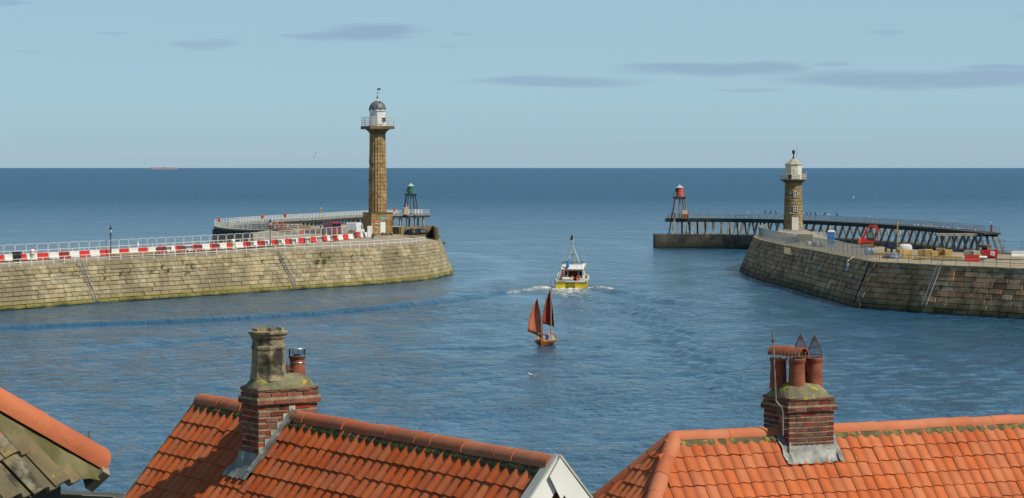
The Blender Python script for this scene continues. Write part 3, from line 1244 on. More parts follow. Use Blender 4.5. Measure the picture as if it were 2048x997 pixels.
# square landing at the landward end
ld = MB()
q, t = el_.at(el_.len), el_.tan(el_.len)
for i in range(5):
    a = q + Vector((-9 + i * 2.3, 5.5 + .0 * i, 0))
    ld.beam(a + Vector((.35, 0, zb)), a + Vector((-.25, 0, -.6)), .42, .42)
ld.build('landing_legs', TIMBER, eext)
MB().beam(q + Vector((-10.5, 4.6, -.45)), q + Vector((.9, 4.6, -.45)), 3.0, .45).build('landing_deck', TIMBER, eext)
RAILR = M('rust_stained_rail', 'a88f80', '84604f', scale=1.2, rough=.8)
rail_run(eext, el_, .6, el_.len - .4, -1.55, 2.6, 1.25, RAILR, RAILG, (1.22, .82, .42), .045, .028)
rail_run(eext, el_, .6, el_.len - .4, 1.55, 2.6, 1.25, RAILR, RAILG, (1.22, .82, .42), .045, .028)
rp = PZ(1359, 437.4, ZD)
rb = beacon('light_beacon', 'red drum beacon with pale conical roof on raking rusty legs', (rp.x, rp.y, ZD), REDP, LEADGREY, zb, 5.3, 2.3, .95, 2.45, R(8), TIMBER,
            footmat=M('rust_red_feet', '8e4a3a', '6d3b30', scale=2, rough=.85), panel=(-1.2, -.72, -1.05, -.35, 6.8, 7.8))
t = thing('kiosk', 'rust stained cream kiosk on the trestle pier beside the red beacon', 'kiosk', tuple(PZ(1370, 437.7, ZD)))
for (x, y) in ((-.8, -.6), (.8, -.6), (-.8, .6), (.8, .6)):
    MB().tube((x, y, 0), (x, y, 2.2), .05, n=6).build('corner_post', RAILR, t)
MB().box(-.75, .75, -.55, .55, 0, 1.1).build('body', M('rusty_panel', 'a4614a', '83492f', scale=3, rough=.85), t)
MB().box(-.78, .78, -.58, .58, 1.12, 2.15).build('upper_body', M('cream_peeling', 'd8c9a4'), t)
t = thing('mooring_post', 'red cylindrical post with a gull on it at the trestle pier end', 'post', tuple(PZ(1983, 464.5, ZD + .02)))
MB().lathe([(.24, 0), (.24, 1.35), (.18, 1.45)], 12).build('body', M('dull_red_post', 'a8453f', '8a3a36', rough=.6), t)

# ================================================================== LIGHTHOUSES
STONE_L = M('lighthouse_sandstone', 'ad9060', '876c44', scale=1.1, rough=.9, bump=.03, bscale=4, rand=.16,
            spots=[('4a3c27', .9, .60, .12), ('62502f', 1.6, .60, .14, 8.0, (1, 1, .5)), ('c4a46a', .7, .62, .15, 5.)])
STONE_LD = M('lighthouse_capstone', '7d6a48', '5e5038', scale=1, rough=.9, bump=.02)
STONE_EL = M('east_lighthouse_stone', 'a08b60', '82704c', scale=.8, rough=.9, bump=.03, bscale=4, rand=.2,
             spots=[('5a4f3a', .6, .58, .14), ('3f382a', .8, .67, .1, 8.0)])
DARKGLASS = M('dark_glass', '232a36', '1a2029', rough=.15)
wpos = Wp(755.5, 468)
lh = thing('lighthouse', 'tall fluted sandstone column lighthouse with white lantern and grey ribbed dome', 'lighthouse', tuple(wpos), R(24.4))
# plinth of big stones (square, rz turns it)
hs = 2.2
ph = 3.95
pl = thing  # keep name
plm = MB().box(-hs + .06, hs - .06, -hs + .06, hs - .06, 0, ph).build('plinth', STONE_LD, lh)
cm = {}
for k in range(7):
    z0, z1 = ph * k / 7, ph * (k + 1) / 7
    for (ax, sg) in (('y', -1), ('x', -1), ('x', 1), ('y', 1)):
        n = 4 if k % 2 else 3
        edges = [-hs + 2 * hs * i / n for i in range(n + 1)]
        for a, b_ in zip(edges[:-1], edges[1:]):
            m = (a + b_) / 2
            wdt = b_ - a - .03
            key = (round(wdt, 3),)
            if key not in cm:
                cm[key] = MB().obox((0, 0, 0), (wdt / 2, 0, 0), (0, .06, 0), (0, 0, ph / 14 - .015)).mesh('plinth_stone', STONE_L)
            if ax == 'y':
                mw = Matrix.Translation((m, sg * (hs - .03 + rnd.uniform(-.02, .02)), (z0 + z1) / 2))
            else:
                mw = Matrix.Translation((sg * (hs - .03 + rnd.uniform(-.02, .02)), m, (z0 + z1) / 2)) @ Matrix.Rotation(math.pi / 2, 4, 'Z')
            link('plinth_stone', cm[key], plm, mw)
MB().box(-hs - .12, hs + .12, -hs - .12, hs + .12, ph, ph + .22).build('plinth_cap', STONE_LD, lh, bevel=.05)
NF = 20
flute = lambda a: 1 - .075 * abs(math.sin(a * NF / 2)) ** .7
zs0, zs1 = ph + .22, 19.4
nd = 21
for k in range(nd):
    z0 = zs0 + (zs1 - zs0) * k / nd
    z1 = zs0 + (zs1 - zs0) * (k + 1) / nd
    r_ = lambda z: 1.80 - .26 * ((z - zs0) / (zs1 - zs0)) ** 1.15
    j = rnd.uniform(-.025, .025)
    MB().lathe([(r_(z0) + j - .03, z0), (r_(z0) + j, z0 + .05), (r_(z1) + j, z1 - .05), (r_(z1) + j - .03, z1)], NF * 8, rfun=flute, c=(rnd.uniform(-.015, .015), rnd.uniform(-.015, .015), 0)).build('column_drum', STONE_L, lh, smooth=28)
MB().lathe([(1.5, 19.4), (1.62, 19.5), (1.62, 19.62), (1.75, 19.8), (2.2, 20.2), (2.45, 20.35)], 40).build('capital', STONE_LD, lh, smooth=30)
MB().box(-2.55, 2.55, -2.55, 2.55, 20.35, 20.95).build('gallery_slab', STONE_LD, lh, bevel=.04)
ga = MB()
for i in range(7):
    x = -2.4 + 4.8 * i / 6
    for (p) in ((x, -2.4), (x, 2.4), (-2.4, x), (2.4, x)):
        ga.tube((*p, 20.95), (*p, 22.65), .04, n=6)
for h in (21.3, 21.7, 22.1, 22.62):
    for (p, q) in (((-2.4, -2.4), (2.4, -2.4)), ((2.4, -2.4), (2.4, 2.4)), ((2.4, 2.4), (-2.4, 2.4)), ((-2.4, 2.4), (-2.4, -2.4))):
        ga.tube((*p, h), (*q, h), .032, n=5)
ga.build('gallery_rail', WHITE, lh)
MB().lathe([(1.55, 20.95), (1.55, 23.85)], 8, a0=R(22.5)).build('lantern_room', WHITE, lh)
MB().lathe([(1.7, 23.85), (1.74, 23.95), (1.66, 24.08)], 8, a0=R(22.5)).build('cornice', WHITE, lh)
DOME = M('lead_dome', '7c7f80', '4d5154', scale=2.5, rough=.5, metal=.2, spots=[('9da09c', 3, .6, .1)])
dm = MB().lathe([(1.62 * math.cos(a), 24.08 + 1.75 * math.sin(a)) for a in [i * R(80) / 8 for i in range(9)]], 32, rfun=lambda a: 1 + .02 * abs(math.cos(a * 8))).build('dome', DOME, lh, smooth=40)
rb_ = MB()
for i in range(16):
    a = 2 * math.pi * i / 16
    pts = [Vector((1.65 * math.cos(e_) * math.cos(a), 1.65 * math.cos(e_) * math.sin(a), 24.09 + 1.77 * math.sin(e_))) for e_ in [j * R(80) / 6 for j in range(7)]]
    rb_.path(pts, .035, 4)
rb_.build('dome_ribs', M('lead_rib', '6a6d6e'), dm)
fi = MB().lathe([(.33, 25.75), (.30, 26.0), (.16, 26.1), (.16, 26.25)], 10).build('vent', WHITE, lh)
MB().lathe([(.1, 26.25), (.2, 26.4), (.17, 26.6), (.05, 26.85), (.03, 26.95)], 10).build('ball_finial', M('bronze_ball', '7b6a55', '5b4d3e', metal=.4, rough=.5), lh, smooth=40)
BLK = M('black_iron', '23252a', '17181b', rough=.5)
va = MB().tube((0, 0, 26.9), (0, 0, 28.3), .03, n=6)
for a in (0, math.pi / 2):
    va.tube((-.55 * math.cos(a), -.55 * math.sin(a), 27.35), (.55 * math.cos(a), .55 * math.sin(a), 27.35), .022, n=5)
vo = va.build('weather_vane', BLK, lh)
MB().box(.02, .62, -.02, .02, 27.95, 28.3).build('vane_flag', BLK, vo)
MB().box(.35, 1.12, -1.53, -1.40, 21.75, 22.55).build('black_panel', DARKGLASS, lh)
MB().box(1.30, 1.50, -.62, -.05, 22.7, 23.3).build('lantern_window', M('grey_green_pane', '8d9d96', rough=.3), lh)
dr = MB().box(-.38, .72, -hs - .1, -hs + .03, .02, 2.3).build('door', WHITE, lh)
MB().box(-.31, .65, -hs - .13, -hs - .095, .12, 2.2).build('door_leaf', M('door_white', 'f0efe8', 'e6e4da', rough=.5), dr)
MB().box(-.30, .72, -hs - .11, -hs - .03, 2.75, 3.3).build('teal_sign', M('teal_sign_board', '72b5b5', '67a8aa', rough=.5), lh)
MB().box(-1.75, -1.25, -hs - .11, -hs - .03, 2.2, 2.95).build('pink_sign', M('pink_sign_board', 'd9646a', 'c75a60', rough=.5), lh)
sh = MB()
for z in (1.15, 1.95):
    sh.box(-1.5, -.5, -hs - .12, -hs - .03, z, z + .1)
sh.build('bracket_bars', WHITE, lh)

# ---- east lighthouse
epos = Ep(1586.5, 462)
le = thing('lighthouse', 'short round tapered stone lighthouse with cream octagonal lantern', 'lighthouse', tuple(epos), 0)
H0 = 10.5
nc = 15
rr = lambda z: 2.16 - .32 * (z / H0) ** .8
MB().lathe([(rr(0) - .12, 0), (rr(H0 / 2) - .12, H0 / 2), (rr(H0) - .12, H0)], 32).build('shaft_core', STONE_EL, le, smooth=40)
for k in range(nc):
    z0, z1 = H0 * k / nc, H0 * (k + 1) / nc
    nb = 12 if k % 2 else 11
    da = 2 * math.pi / nb
    r0, r1 = rr(z0), rr(z1)
    sm = MB()
    gap = .012
    rows = []
    sub = 4
    for (r_i, z) in ((r0 - .3, z0 + .012), (r0 - .02, z0 + .012), (r0, z0 + .05), (r1, z1 - .05), (r1 - .02, z1 - .012), (r1 - .3, z1 - .012)):
        rows.append([Vector((r_i * math.cos(-da / 2 + gap + (da - 2 * gap) * i / sub), r_i * math.sin(-da / 2 + gap + (da - 2 * gap) * i / sub), z)) for i in range(sub + 1)])
    sm.grid(rows)
    me = sm.mesh('stone_block', STONE_EL, smooth=30, normals=False)
    a_off = rnd.uniform(0, da)
    for i in range(nb):
        a = a_off + da * i
        jj = rnd.uniform(-.015, .02)
        link('stone_block', me, le, Matrix.Translation((jj * math.cos(a), jj * math.sin(a), 0)) @ Matrix.Rotation(a, 4, 'Z'))
MB().lathe([(1.86, 10.4), (1.95, 10.5), (2.2, 10.75), (2.75, 11.0), (2.86, 11.08), (2.86, 11.22)], 32).build('gallery_corbel', STONE_LD, le, smooth=35)
CREAM = M('cream_paint', 'e6dcbf', 'd8cba8', scale=1.5, rough=.6, spots=[('b89f73', 2.5, .66, .12)])
gw = MB()
for i in range(8):
    a0, a1 = R(22.5 + 45 * i), R(67.5 + 45 * i)
    p, q = Vector((2.85 * math.cos(a0), 2.85 * math.sin(a0), 0)), Vector((2.85 * math.cos(a1), 2.85 * math.sin(a1), 0))
    n_ = 5
    for j in range(n_):
        x = p.lerp(q, j / n_)
        gw.tube(x + Vector((0, 0, 11.2)), x + Vector((0, 0, 12.35)), .035, n=5)
    for h in (11.45, 11.9, 12.33):
        gw.tube(p + Vector((0, 0, h)), q + Vector((0, 0, h)), .03, n=5)
gw.build('gallery_rail', WHITE, le)
pn = []
for i in (3, 4, 5, 7, 0):
    a0, a1 = R(22.5 + 45 * i), R(67.5 + 45 * i)
    p, q = Vector((2.8 * math.cos(a0), 2.8 * math.sin(a0), 11.24)), Vector((2.8 * math.cos(a1), 2.8 * math.sin(a1), 11.24))
    MB().beam(p + Vector((0, 0, .55)), q + Vector((0, 0, .55)), .06, .95).build('gallery_panel', CREAM, le)
MB().lathe([(1.85, 11.2), (1.85, 14.4)], 8, a0=R(22.5)).build('lantern_room', CREAM, le)
MB().lathe([(2.0, 14.4), (2.02, 14.5), (1.3, 15.05), (.35, 15.75), (.3, 15.8)], 8, a0=R(22.5)).build('roof', M('pale_lead_roof', 'b8b096', '98917c', scale=2, rough=.6), le)
MB().lathe([(.34, 15.75), (.30, 15.95), (.14, 16.1), (.12, 16.6), (.24, 16.85), (.36, 17.15), (.34, 17.4), (.2, 17.6), (.03, 17.7)], 16).build('ball_finial', M('dark_bronze', '3f4646', '2c3233', rough=.4, metal=.3), le, smooth=40)
MB().tube((.75, .2, 16.0), (.85, .2, 18.5), .025, n=5).build('aerial', BLK, le)
MB().box(-.1, .78, -1.79, -1.68, 11.3, 13.55).build('lantern_door', WHITE, le)
MB().box(.18, .48, -1.81, -1.79, 12.75, 12.85).build('door_plate', DARKGLASS, le)
MB().box(-1.45, -.75, -2.95, -2.70, 11.35, 12.25).build('black_panel', DARKGLASS, le)


def leh_window(x0, x1, z0, z1):
    z = (z0 + z1) / 2
    yv = -rr(z) - .02
    w_ = MB()
    w_.box(x0, x1, yv - .05, yv + .35, z0, z1)
    o_ = w_.build('window', DARKGLASS, le)
    f = MB()
    t_ = .12
    f.box(x0 - t_, x0, yv - .12, yv + .3, z0 - t_, z1 + t_).box(x1, x1 + t_, yv - .12, yv + .3, z0 - t_, z1 + t_)
    f.box(x0, x1, yv - .12, yv + .3, z1, z1 + t_).box(x0, x1, yv - .12, yv + .3, z0 - t_, z0)
    xm, zm = (x0 + x1) / 2, z
    f.box(xm - .05, xm + .05, yv - .1, yv + .1, z0, z1).box(x0, x1, yv - .098, yv + .102, zm - .05, zm + .05)
    f.build('window_frame', WHITE, o_)


leh_window(-.05, .6, 7.45, 8.45)
leh_window(-.1, .55, 4.35, 5.35)
yd = -rr(1.4)
MB().box(-.55, .9, yd - .12, yd + .6, .1, 3.0).build('door', WHITE, le)
MB().box(-.9, 1.3, yd - .25, yd + .6, 0, .14).build('door_step', STONE_LD, le)
MB().box(-1.05, .05, yd - .06, yd + .5, 3.75, 3.95).build('name_plate', M('pale_plate', 'b8b1a0'), le)
# ================================================================== HOUSES IN FRONT
LICH = 'a89a2c'
TILE_L = M('clay_tile_left', 'b9602f', 'a75127', scale=2.2, rough=.75, bump=.004, bscale=40, rand=.075, spec=.3,
           spots=[(LICH, 5.5, .72, .03), ('c9b8a2', 9, .79, .03, 4.0, (1, 1, .35)), ('9a5230', 3.0, .66, .12, 9.)])
TILE_R = M('clay_tile_right', 'c16a3a', 'b05b30', scale=2.0, rough=.75, bump=.004, bscale=40, rand=.08, spec=.3,
           spots=[(LICH, 6.0, .685, .04), ('d3c4b0', 9, .79, .03, 4.0, (1, 1, .35)), ('ad6540', 3.0, .66, .12, 9.)])
RIDGE_L = M('ridge_tile_left', 'b06a45', 'a35b3a', scale=2.2, rough=.8, bump=.004, bscale=30, rand=.08, spots=[(LICH, 6, .66, .05), ('cfc2b0', 12, .74, .03, 8.)])
RIDGE_R = M('ridge_tile_right', 'c4744c', 'b76841', scale=2.2, rough=.8, bump=.004, bscale=30, rand=.06, spots=[(LICH, 6, .69, .05), ('d6cabb', 12, .75, .03, 8.)])
BED = M('mossy_mortar', '6f6846', '4f4a30', scale=8, rough=.95, bump=.015, bscale=25, spots=[('8d8330', 7, .55, .1)])
BED_L = M('dark_mossy_mortar', '54502f', '38371f', scale=8, rough=.95, bump=.015, bscale=25, spots=[('8a7a26', 7, .55, .1)])
BRICK_L = M('red_brick_left', '8e4c38', '733f30', scale=9, rough=.9, bump=.006, bscale=45, rand=.32, spots=[('3e2a24', 4, .58, .1), ('9c8468', 6, .66, .08, 8.)])
BRICK_R = M('red_brick_right', '7e4a3a', '5f392e', scale=9, rough=.9, bump=.006, bscale=45, rand=.34, spots=[('33261f', 4, .57, .1), ('8f7c62', 6, .66, .08, 8.)])
MORT = M('lime_mortar', 'a5987a', '877a5d', scale=9, rough=.95, bump=.01, bscale=50)
FLAU = M('cement_flaunching', '85805f', '66634c', scale=5, rough=.95, bump=.02, bscale=22, spots=[('a8982a', 5.5, .57, .06), ('a8a282', 7, .6, .1, 8.), ('4f4a38', 4, .62, .1, 5.)])
LEAD = M('lead_flashing', '8a8b84', '66665f', scale=6, rough=.55, metal=.15, bump=.008, bscale=14, spots=[('c9c6b8', 5, .6, .12), ('6e6c62', 9, .66, .1, 8.)])
WALLM = M('house_wall', '9a7f63', '86694f', scale=2, rough=.9)
SOFF = M('dark_opening_wall', '3d434b', '2e333a', scale=3, rough=.8)  # wall coloured dark to stand for the shaded opening under the eaves
TERRA = M('terracotta_pot', 'a05a3c', '7d4430', scale=5, rough=.75, bump=.004, bscale=30, spots=[('4a2a1f', 4, .64, .12), ('c58a63', 6, .68, .1, 8.)])
STONEPOT = M('weathered_stone_pot', 'a49675', '7a7058', scale=6, rough=.95, bump=.012, bscale=35, spots=[('4c463a', 5, .54, .12), ('3a352c', 2.2, .58, .1, 6.), ('b59a1e', 8, .68, .04, 8.)])


def pantile(w_, Lg, mat, amp=.041, th=.014, nx=9, pw=1.25):
    top, bot = [], []
    for r in range(2):
        y = Lg * r
        lift = .023 * r
        rt, rb2 = [], []
        for i in range(nx + 1):
            u = i / nx
            z = amp * ((.5 + .5 * math.cos(2 * math.pi * (u - .72))) ** pw) + .006 * math.sin(2 * math.pi * u)
            x = (u - .5) * (w_ * 1.10)
            rt.append(Vector((x, y, z + lift)))
            rb2.append(Vector((x, y, z + lift - th)))
        top.append(rt)
        bot.append(rb2)
    b = MB()
    b.grid([top[0], top[1]])
    b.grid([top[1], bot[1]])
    b.grid([bot[1], bot[0]])
    me = b.mesh('roof_tile', mat, smooth=50, normals=False)
    return me


def frame(down_h, pitch, sgn_axis):
    """slope axes: x along the courses, y down the slope, z out of it"""
    d = Vector((down_h.x * math.cos(pitch), down_h.y * math.cos(pitch), -math.sin(pitch)))
    nrm = Vector((down_h.x * math.sin(pitch), down_h.y * math.sin(pitch), math.cos(pitch)))
    ex = d.cross(nrm).normalized()
    return ex, d, nrm


def pix(p):
    q = p - Vector((0, 0, HC))
    c, s_ = math.cos(PITCH), math.sin(PITCH)
    dep = q.y * c - q.z * s_
    return 1024 + FPX * q.x / dep, 498.5 - FPX * (q.y * s_ + q.z * c) / dep


def half_round(n=9, r=.12, ln=.34, th=.018, mat=None, name='ridge_tile'):
    """half pipe along +x, arching over +z"""
    b = MB()
    out0, out1, in0, in1 = [], [], [], []
    for i in range(n + 1):
        a = math.pi * i / n
        for (lst, x, rr_) in ((out0, 0, r * 1.0), (out1, ln, r * 1.045), (in0, 0, r - th), (in1, ln, r * 1.045 - th)):
            lst.append(Vector((x, -rr_ * math.cos(a), rr_ * math.sin(a))))
    b.grid([out0, out1])
    b.grid([out1, in1])
    b.grid([in0, out0])
    b.grid([in1, in0])
    return b.mesh(name, mat, smooth=40, normals=True)


def ridge_run(root, p, q, me, step, nrm=Vector((0, 0, 1)), jitter=.006, skip=None, rev=False):
    d = (q - p).normalized()
    n = int(round((q - p).length / step))
    for i in range(n):
        a = p + d * (i * step)
        if skip and skip((a + d * step / 2)):
            continue
        x = d
        z = (nrm - x * nrm.dot(x)).normalized()
        if rev:
            a = a + d * step
            x = -x
        y = z.cross(x)
        jit = Vector((rnd.uniform(-1, 1), rnd.uniform(-1, 1), rnd.uniform(-1, 1))) * jitter
        link('ridge_tile', me, root, basis(x, y, z, a + jit))


def tiles(root, R0, ex, d, nrm, me, w_, gauge, cols, rows, keep, start=.09, cap=298):
    cand = []
    for j in range(rows):
        for i in cols:
            c = R0 + ex * ((i + .5) * w_) + d * (start + j * gauge)
            mid = c + d * gauge * .6
            if keep(mid, i, j):
                u, v = pix(mid)
                cand.append((max(0, v - 1010) + max(0, u - 2060) + max(0, -u), i, j, c))
    cand.sort(key=lambda t_: t_[0])
    for (k, i, j, c) in cand[:cap]:
        jz = rnd.uniform(-.004, .005)
        rot = Matrix.Rotation(rnd.gauss(0, .011), 4, 'Z')
        if rnd.random() < .03:
            c = c + d * rnd.uniform(.015, .04)
        link('roof_tile', me, root, basis(ex, d, nrm, c + nrm * (.012 + jz) + ex * rnd.uniform(-.004, .004)) @ rot)


def brick_box(root, ox, oy, oz, x0, x1, y0, y1, z0, z1, me, org, course=.075, seed=0):
    """bricks round a rectangular shaft; unit brick mesh scaled"""
    rg = random.Random(seed)
    n = max(1, int(round((z1 - z0) / course)))
    ch = (z1 - z0) / n
    for k in range(n):
        zc = z0 + ch * (k + .5)
        alt = k % 2
        for side in range(4):
            along_x = side in (0, 1)
            a0, a1 = (x0, x1) if along_x else (y0, y1)
            if along_x != bool(alt):
                a0, a1 = a0 + .104, a1 - .104
            ln = a1 - a0
            cuts = [a0]
            p = a0 + .222
            while p < a1 - .05:
                cuts.append(p)
                p += .222
            if a1 - cuts[-1] < .06:
                cuts.pop()
            cuts.append(a1)
            for c0, c1 in zip(cuts[:-1], cuts[1:]):
                m = (c0 + c1) / 2
                hw = (c1 - c0) - .013
                jit = rg.uniform(-.003, .003)
                if along_x:
                    yy = (y1 - .051 + jit) if side == 0 else (y0 + .051 - jit)
                    c = org + ox * m + oy * yy + oz * zc
                    sx, sy = ox * hw, oy * .1025
                else:
                    xx = (x1 - .051 + jit) if side == 2 else (x0 + .051 - jit)
                    c = org + ox * xx + oy * m + oz * zc
                    sx, sy = ox * .1025, oy * hw
                link('brick', me, root, basis(sx, sy, oz * (ch - .018), c))


def unit_brick(mat):
    b = MB()
    e, f = .5, .46
    vs = []
    for z, q in ((-.5, .465), (-.43, .5), (.43, .5), (.5, .465)):
        vs += [(-q, -q, z), (q, -q, z), (q, q, z), (-q, q, z)]
    fs = [(3, 2, 1, 0), (12, 13, 14, 15)]
    for k in range(3):
        for i in range(4):
            j = (i + 1) % 4
            fs.append((k * 4 + i, k * 4 + j, k * 4 + 4 + j, k * 4 + 4 + i))
    return b.add(vs, fs).mesh('brick', mat)


def core_box(root, name, ox, oy, oz, org, x0, x1, y0, y1, z0, z1, mat, ins=.0075):
    x0, x1, y0, y1 = x0 + ins, x1 - ins, y0 + ins, y1 - ins
    return MB().obox(org + ox * (x0 + x1) / 2 + oy * (y0 + y1) / 2 + oz * (z0 + z1) / 2, ox * (x1 - x0) / 2, oy * (y1 - y0) / 2, oz * (z1 - z0) / 2).build(name, mat, root)


def flaunch(root, ox, oy, oz, org, x0, x1, y0, y1, z0, h, mat):
    n = 17
    rows = []
    for j in range(n):
        r_ = []
        for i in range(n):
            X, Y = -1 + 2 * i / (n - 1), -1 + 2 * j / (n - 1)
            e_ = (abs(X) ** 3.2 + abs(Y) ** 3.2) ** (1 / 3.2)
            z = h * max(0, min(1, 1.55 * (1 - e_ ** 1.9))) ** .62 + .006 * math.sin(9 * X + 4 * Y) + .004 * math.sin(17 * Y - 6 * X)
            edge = max(abs(X), abs(Y)) > .999
            z = z0 + (-.03 if edge else max(z, .004))
            r_.append(org + ox * ((x0 + x1) / 2 + X * (x1 - x0) / 2) + oy * ((y0 + y1) / 2 + Y * (y1 - y0) / 2) + oz * z)
        rows.append(r_)
    return MB().grid(rows).build('flaunching', mat, root, smooth=True, normals=False)


Z3 = Vector((0, 0, 1))
# ------------------------------------------------------------------ left house
A = PZ(403, 787, 17.5)
B = PZ(1108, 911, 17.5)
r = (B - A).normalized()
n_ = Vector((r.y, -r.x, 0))
pit = R(49.5)
house = thing('house', 'house with orange pantile roof, white barge boards and a tall stone chimney pot', 'house', (float((A.x + B.x) / 2), float((A.y + B.y) / 2), 9.5))
HO = Vector(house.location)
roof = link('roof', None, house)
roof.empty_display_size = .1
T = Matrix.Translation(-HO)


def hpoly(pts):
    return [Vector(p) - HO for p in pts]


apex = Z3 * -.055
exF, dF, nF = frame(n_, pit, 1)
exB, dB, nB = frame(-n_, pit, 1)
A0, B0 = A + apex - HO, B + apex - HO
SL = 4.3
rd = MB()
for (d, nn) in ((dF, nF), (dB, nB)):
    rd.prism([A0 - nn * .01, B0 - nn * .01, B0 + d * SL - nn * .01, A0 + d * SL - nn * .01], -nn * .08)
roof_o = rd.build('roof_boards', M('roof_underlay', '8a4a2c', '6f3b24', rough=.9), roof)
tl = pantile(.188, .335, TILE_L)
ncol = int((B - A).length / .188 - .3)
sgn = 1 if exF.dot(r) > 0 else -1
chim_s = None
C0 = None
for i in range(400):
    p = A.lerp(B, i / 400)
    if pix(p)[0] > 591:
        C0 = p
        break
CX0, CX1, CY0, CY1 = -.45, 0.0, -.31, .52


def in_chim(p, mx=.0):
    q = p + HO - C0
    x, y = q.dot(r), q.dot(n_)
    return CX0 - mx < x < CX1 + mx and CY0 - mx < y < CY1 + mx


tiles(roof, A0 + r * .02, exF, dF, nF, tl, .188, .252, [sgn * i + (0 if sgn > 0 else -1) for i in range(ncol)], 11,
      lambda m, i, j: pix(m + HO)[1] < 1075 and not in_chim(m, -.04))
rt = half_round(10, .125, .345, .02, RIDGE_L)
ridge_run(roof, A0 - Z3 * .07, B0 - Z3 * .07 + r * .02, rt, ((B0 - A0).length + .02) / round((B0 - A0).length / .335), skip=lambda p: in_chim(p, .02), rev=False)
# bedding mortar under the ridge on both slopes
for (nm, p, q) in (('a', A0, C0 + r * CX0 + apex - HO), ('b', C0 + apex - HO, B0)):
    b = MB()
    rows = [[], [], []]
    k = int((q - p).length / .06)
    for i in range(k + 1):
        c = p.lerp(q, i / k)
        rows[0].append(c + n_ * .11 - Z3 * .06)
        rows[1].append(c + dF * .20 + nF * (.05 + .008 * rnd.random()))
        rows[2].append(c + dF * (.235 + .012 * math.sin(i * 2.1) + .01 * rnd.random()) + nF * .022)
    b.grid(rows)
    b.build('mortar_bed', BED_L, roof, smooth=True, normals=False)
# verge strip on the far gable
b = MB()
b.prism([A0 - r * .05 + nF * .03, A0 + r * .01 + nF * .03, A0 + r * .01 + dF * SL + nF * .03, A0 - r * .05 + dF * SL + nF * .03], -nF * .12)
b.build('verge_mortar', M('lichen_verge', '8e7f3a', '6d6038', scale=7, rough=.95), roof)
# barge boards on the near gable
BARGE = M('white_barge_board', 'f3f1ea', 'e6e3d8', scale=2, rough=.5, spots=[('a9a493', 3, .68, .15)])
g = B0 + r * .05
top = g + Z3 * .05
for (d, nn, side, off) in ((dF, nF, 1, 0.0), (dB, nB, -1, .018)):
    hz = n_ * side
    bw = .215
    a = top
    c = top + d * 4.4
    dn = (-Z3 - d * (-Z3).dot(d)).normalized()
    p_in = bw / math.cos(pit)
    b = MB()
    b.prism([a + r * off, c + r * off, c + dn * bw + r * off, a - Z3 * p_in + r * off], r * .025)
    bo = b.build('barge_board', BARGE, roof)
    b = MB()
    b.prism([a + nn * .012 - r * .09 + Z3 * .0, c + nn * .012 - r * .09, c + nn * .012 + r * .05, a + nn * .012 + r * .05], nn * .02)
    b.build('barge_cap', M('barge_cap_grey', 'c4c3bb', 'a9a79d', scale=3, rough=.5), bo)
# cover piece at the apex joint
b = MB()
b.prism([top + r * .05 - Z3 * .02 + n_ * .13 - Z3 * .175, top + r * .05 - Z3 * .01, top + r * .05 - n_ * .16 - Z3 * .205, top + r * .05 - n_ * .02 - Z3 * .46], r * .012)
b.build('apex_cover', BARGE, roof)
# walls
wz = A0.z - SL * math.sin(pit) + .15
hw = SL * math.cos(pit) - .35
b = MB()
for (p, q) in ((A0 + r * .12, 0), (B0 - r * .06, 0)):
    b.prism([p - Z3 * .14, p + n_ * hw + Z3 * (wz - p.z - .05), Vector((*(p + n_ * hw).xy, 0)), Vector((*(p - n_ * hw).xy, 0)), p - n_ * hw + Z3 * (wz - p.z - .05)], r * .05)
for s_ in (1, -1):
    p, q = A0 + n_ * hw * s_, B0 + n_ * hw * s_
    b.prism([Vector((p.x, p.y, 0)), Vector((q.x, q.y, 0)), Vector((q.x, q.y, wz)), Vector((p.x, p.y, wz))], n_ * -.05 * s_)
b.build('wall', M('gable_brick', '8b4a35', '6b3a2b', scale=6, rough=.9, spots=[('a39678', 9, .6, .08)]), house)

# chimney of the left house
ch = link('chimney', None, house)
org = C0 - HO
corner = C0 + n_ * CY1
zof = lambda v: PY(525.4, v, corner.y).z - C0.z
ub = unit_brick(BRICK_L)
z_sh, z_pr, z_tp = zof(812), zof(800.5), zof(777)
core_box(ch, 'mortar_core', r, n_, Z3, org, CX0, CX1, CY0, CY1, -1.2, z_tp, MORT)
brick_box(ch, r, n_, Z3, CX0, CX1, CY0, CY1, -.825, z_sh, ub, org, seed=3)
pj = .035
core_box(ch, 'ledge_mortar', r, n_, Z3, org, CX0 - pj, CX1 + pj, CY0 - pj, CY1 + pj, z_sh + .004, z_pr + .022, MORT)
brick_box(ch, r, n_, Z3, CX0 - pj, CX1 + pj, CY0 - pj, CY1 + pj, z_sh, z_pr, ub, org, seed=4)
brick_box(ch, r, n_, Z3, CX0 - .01, CX1 + .01, CY0 - .01, CY1 + .01, z_pr + .012, z_tp, ub, org, seed=5)
flaunch(ch, r, n_, Z3, org, CX0 - .015, CX1 + .015, CY0 - .015, CY1 + .015, z_tp, .15, FLAU)
pc = org + r * -.225 + n_ * .26
zz = lambda v: PY(528, v, (pc + HO).y).z - HO.z
oct_ = R(22.5) + math.atan2(r.y, r.x)
k8 = 1 / math.cos(R(22.5))
MB().lathe([(.214 * k8, zz(760)), (.204 * k8, zz(746)), (.194 * k8, zz(730)), (.188 * k8, zz(700)), (.196 * k8, zz(697)), (.196 * k8, zz(693)), (.184 * k8, zz(690)),
            (.184 * k8, zz(679)), (.200 * k8, zz(675)), (.205 * k8, zz(671)), (.228 * k8, zz(667)), (.232 * k8, zz(663)), (.19 * k8, zz(661)), (.14 * k8, zz(661)), (.13 * k8, zz(700))], 8,
           c=(pc.x, pc.y, 0), a0=oct_, capt=True).build('stone_chimney_pot', STONEPOT, ch)
cr = MB()
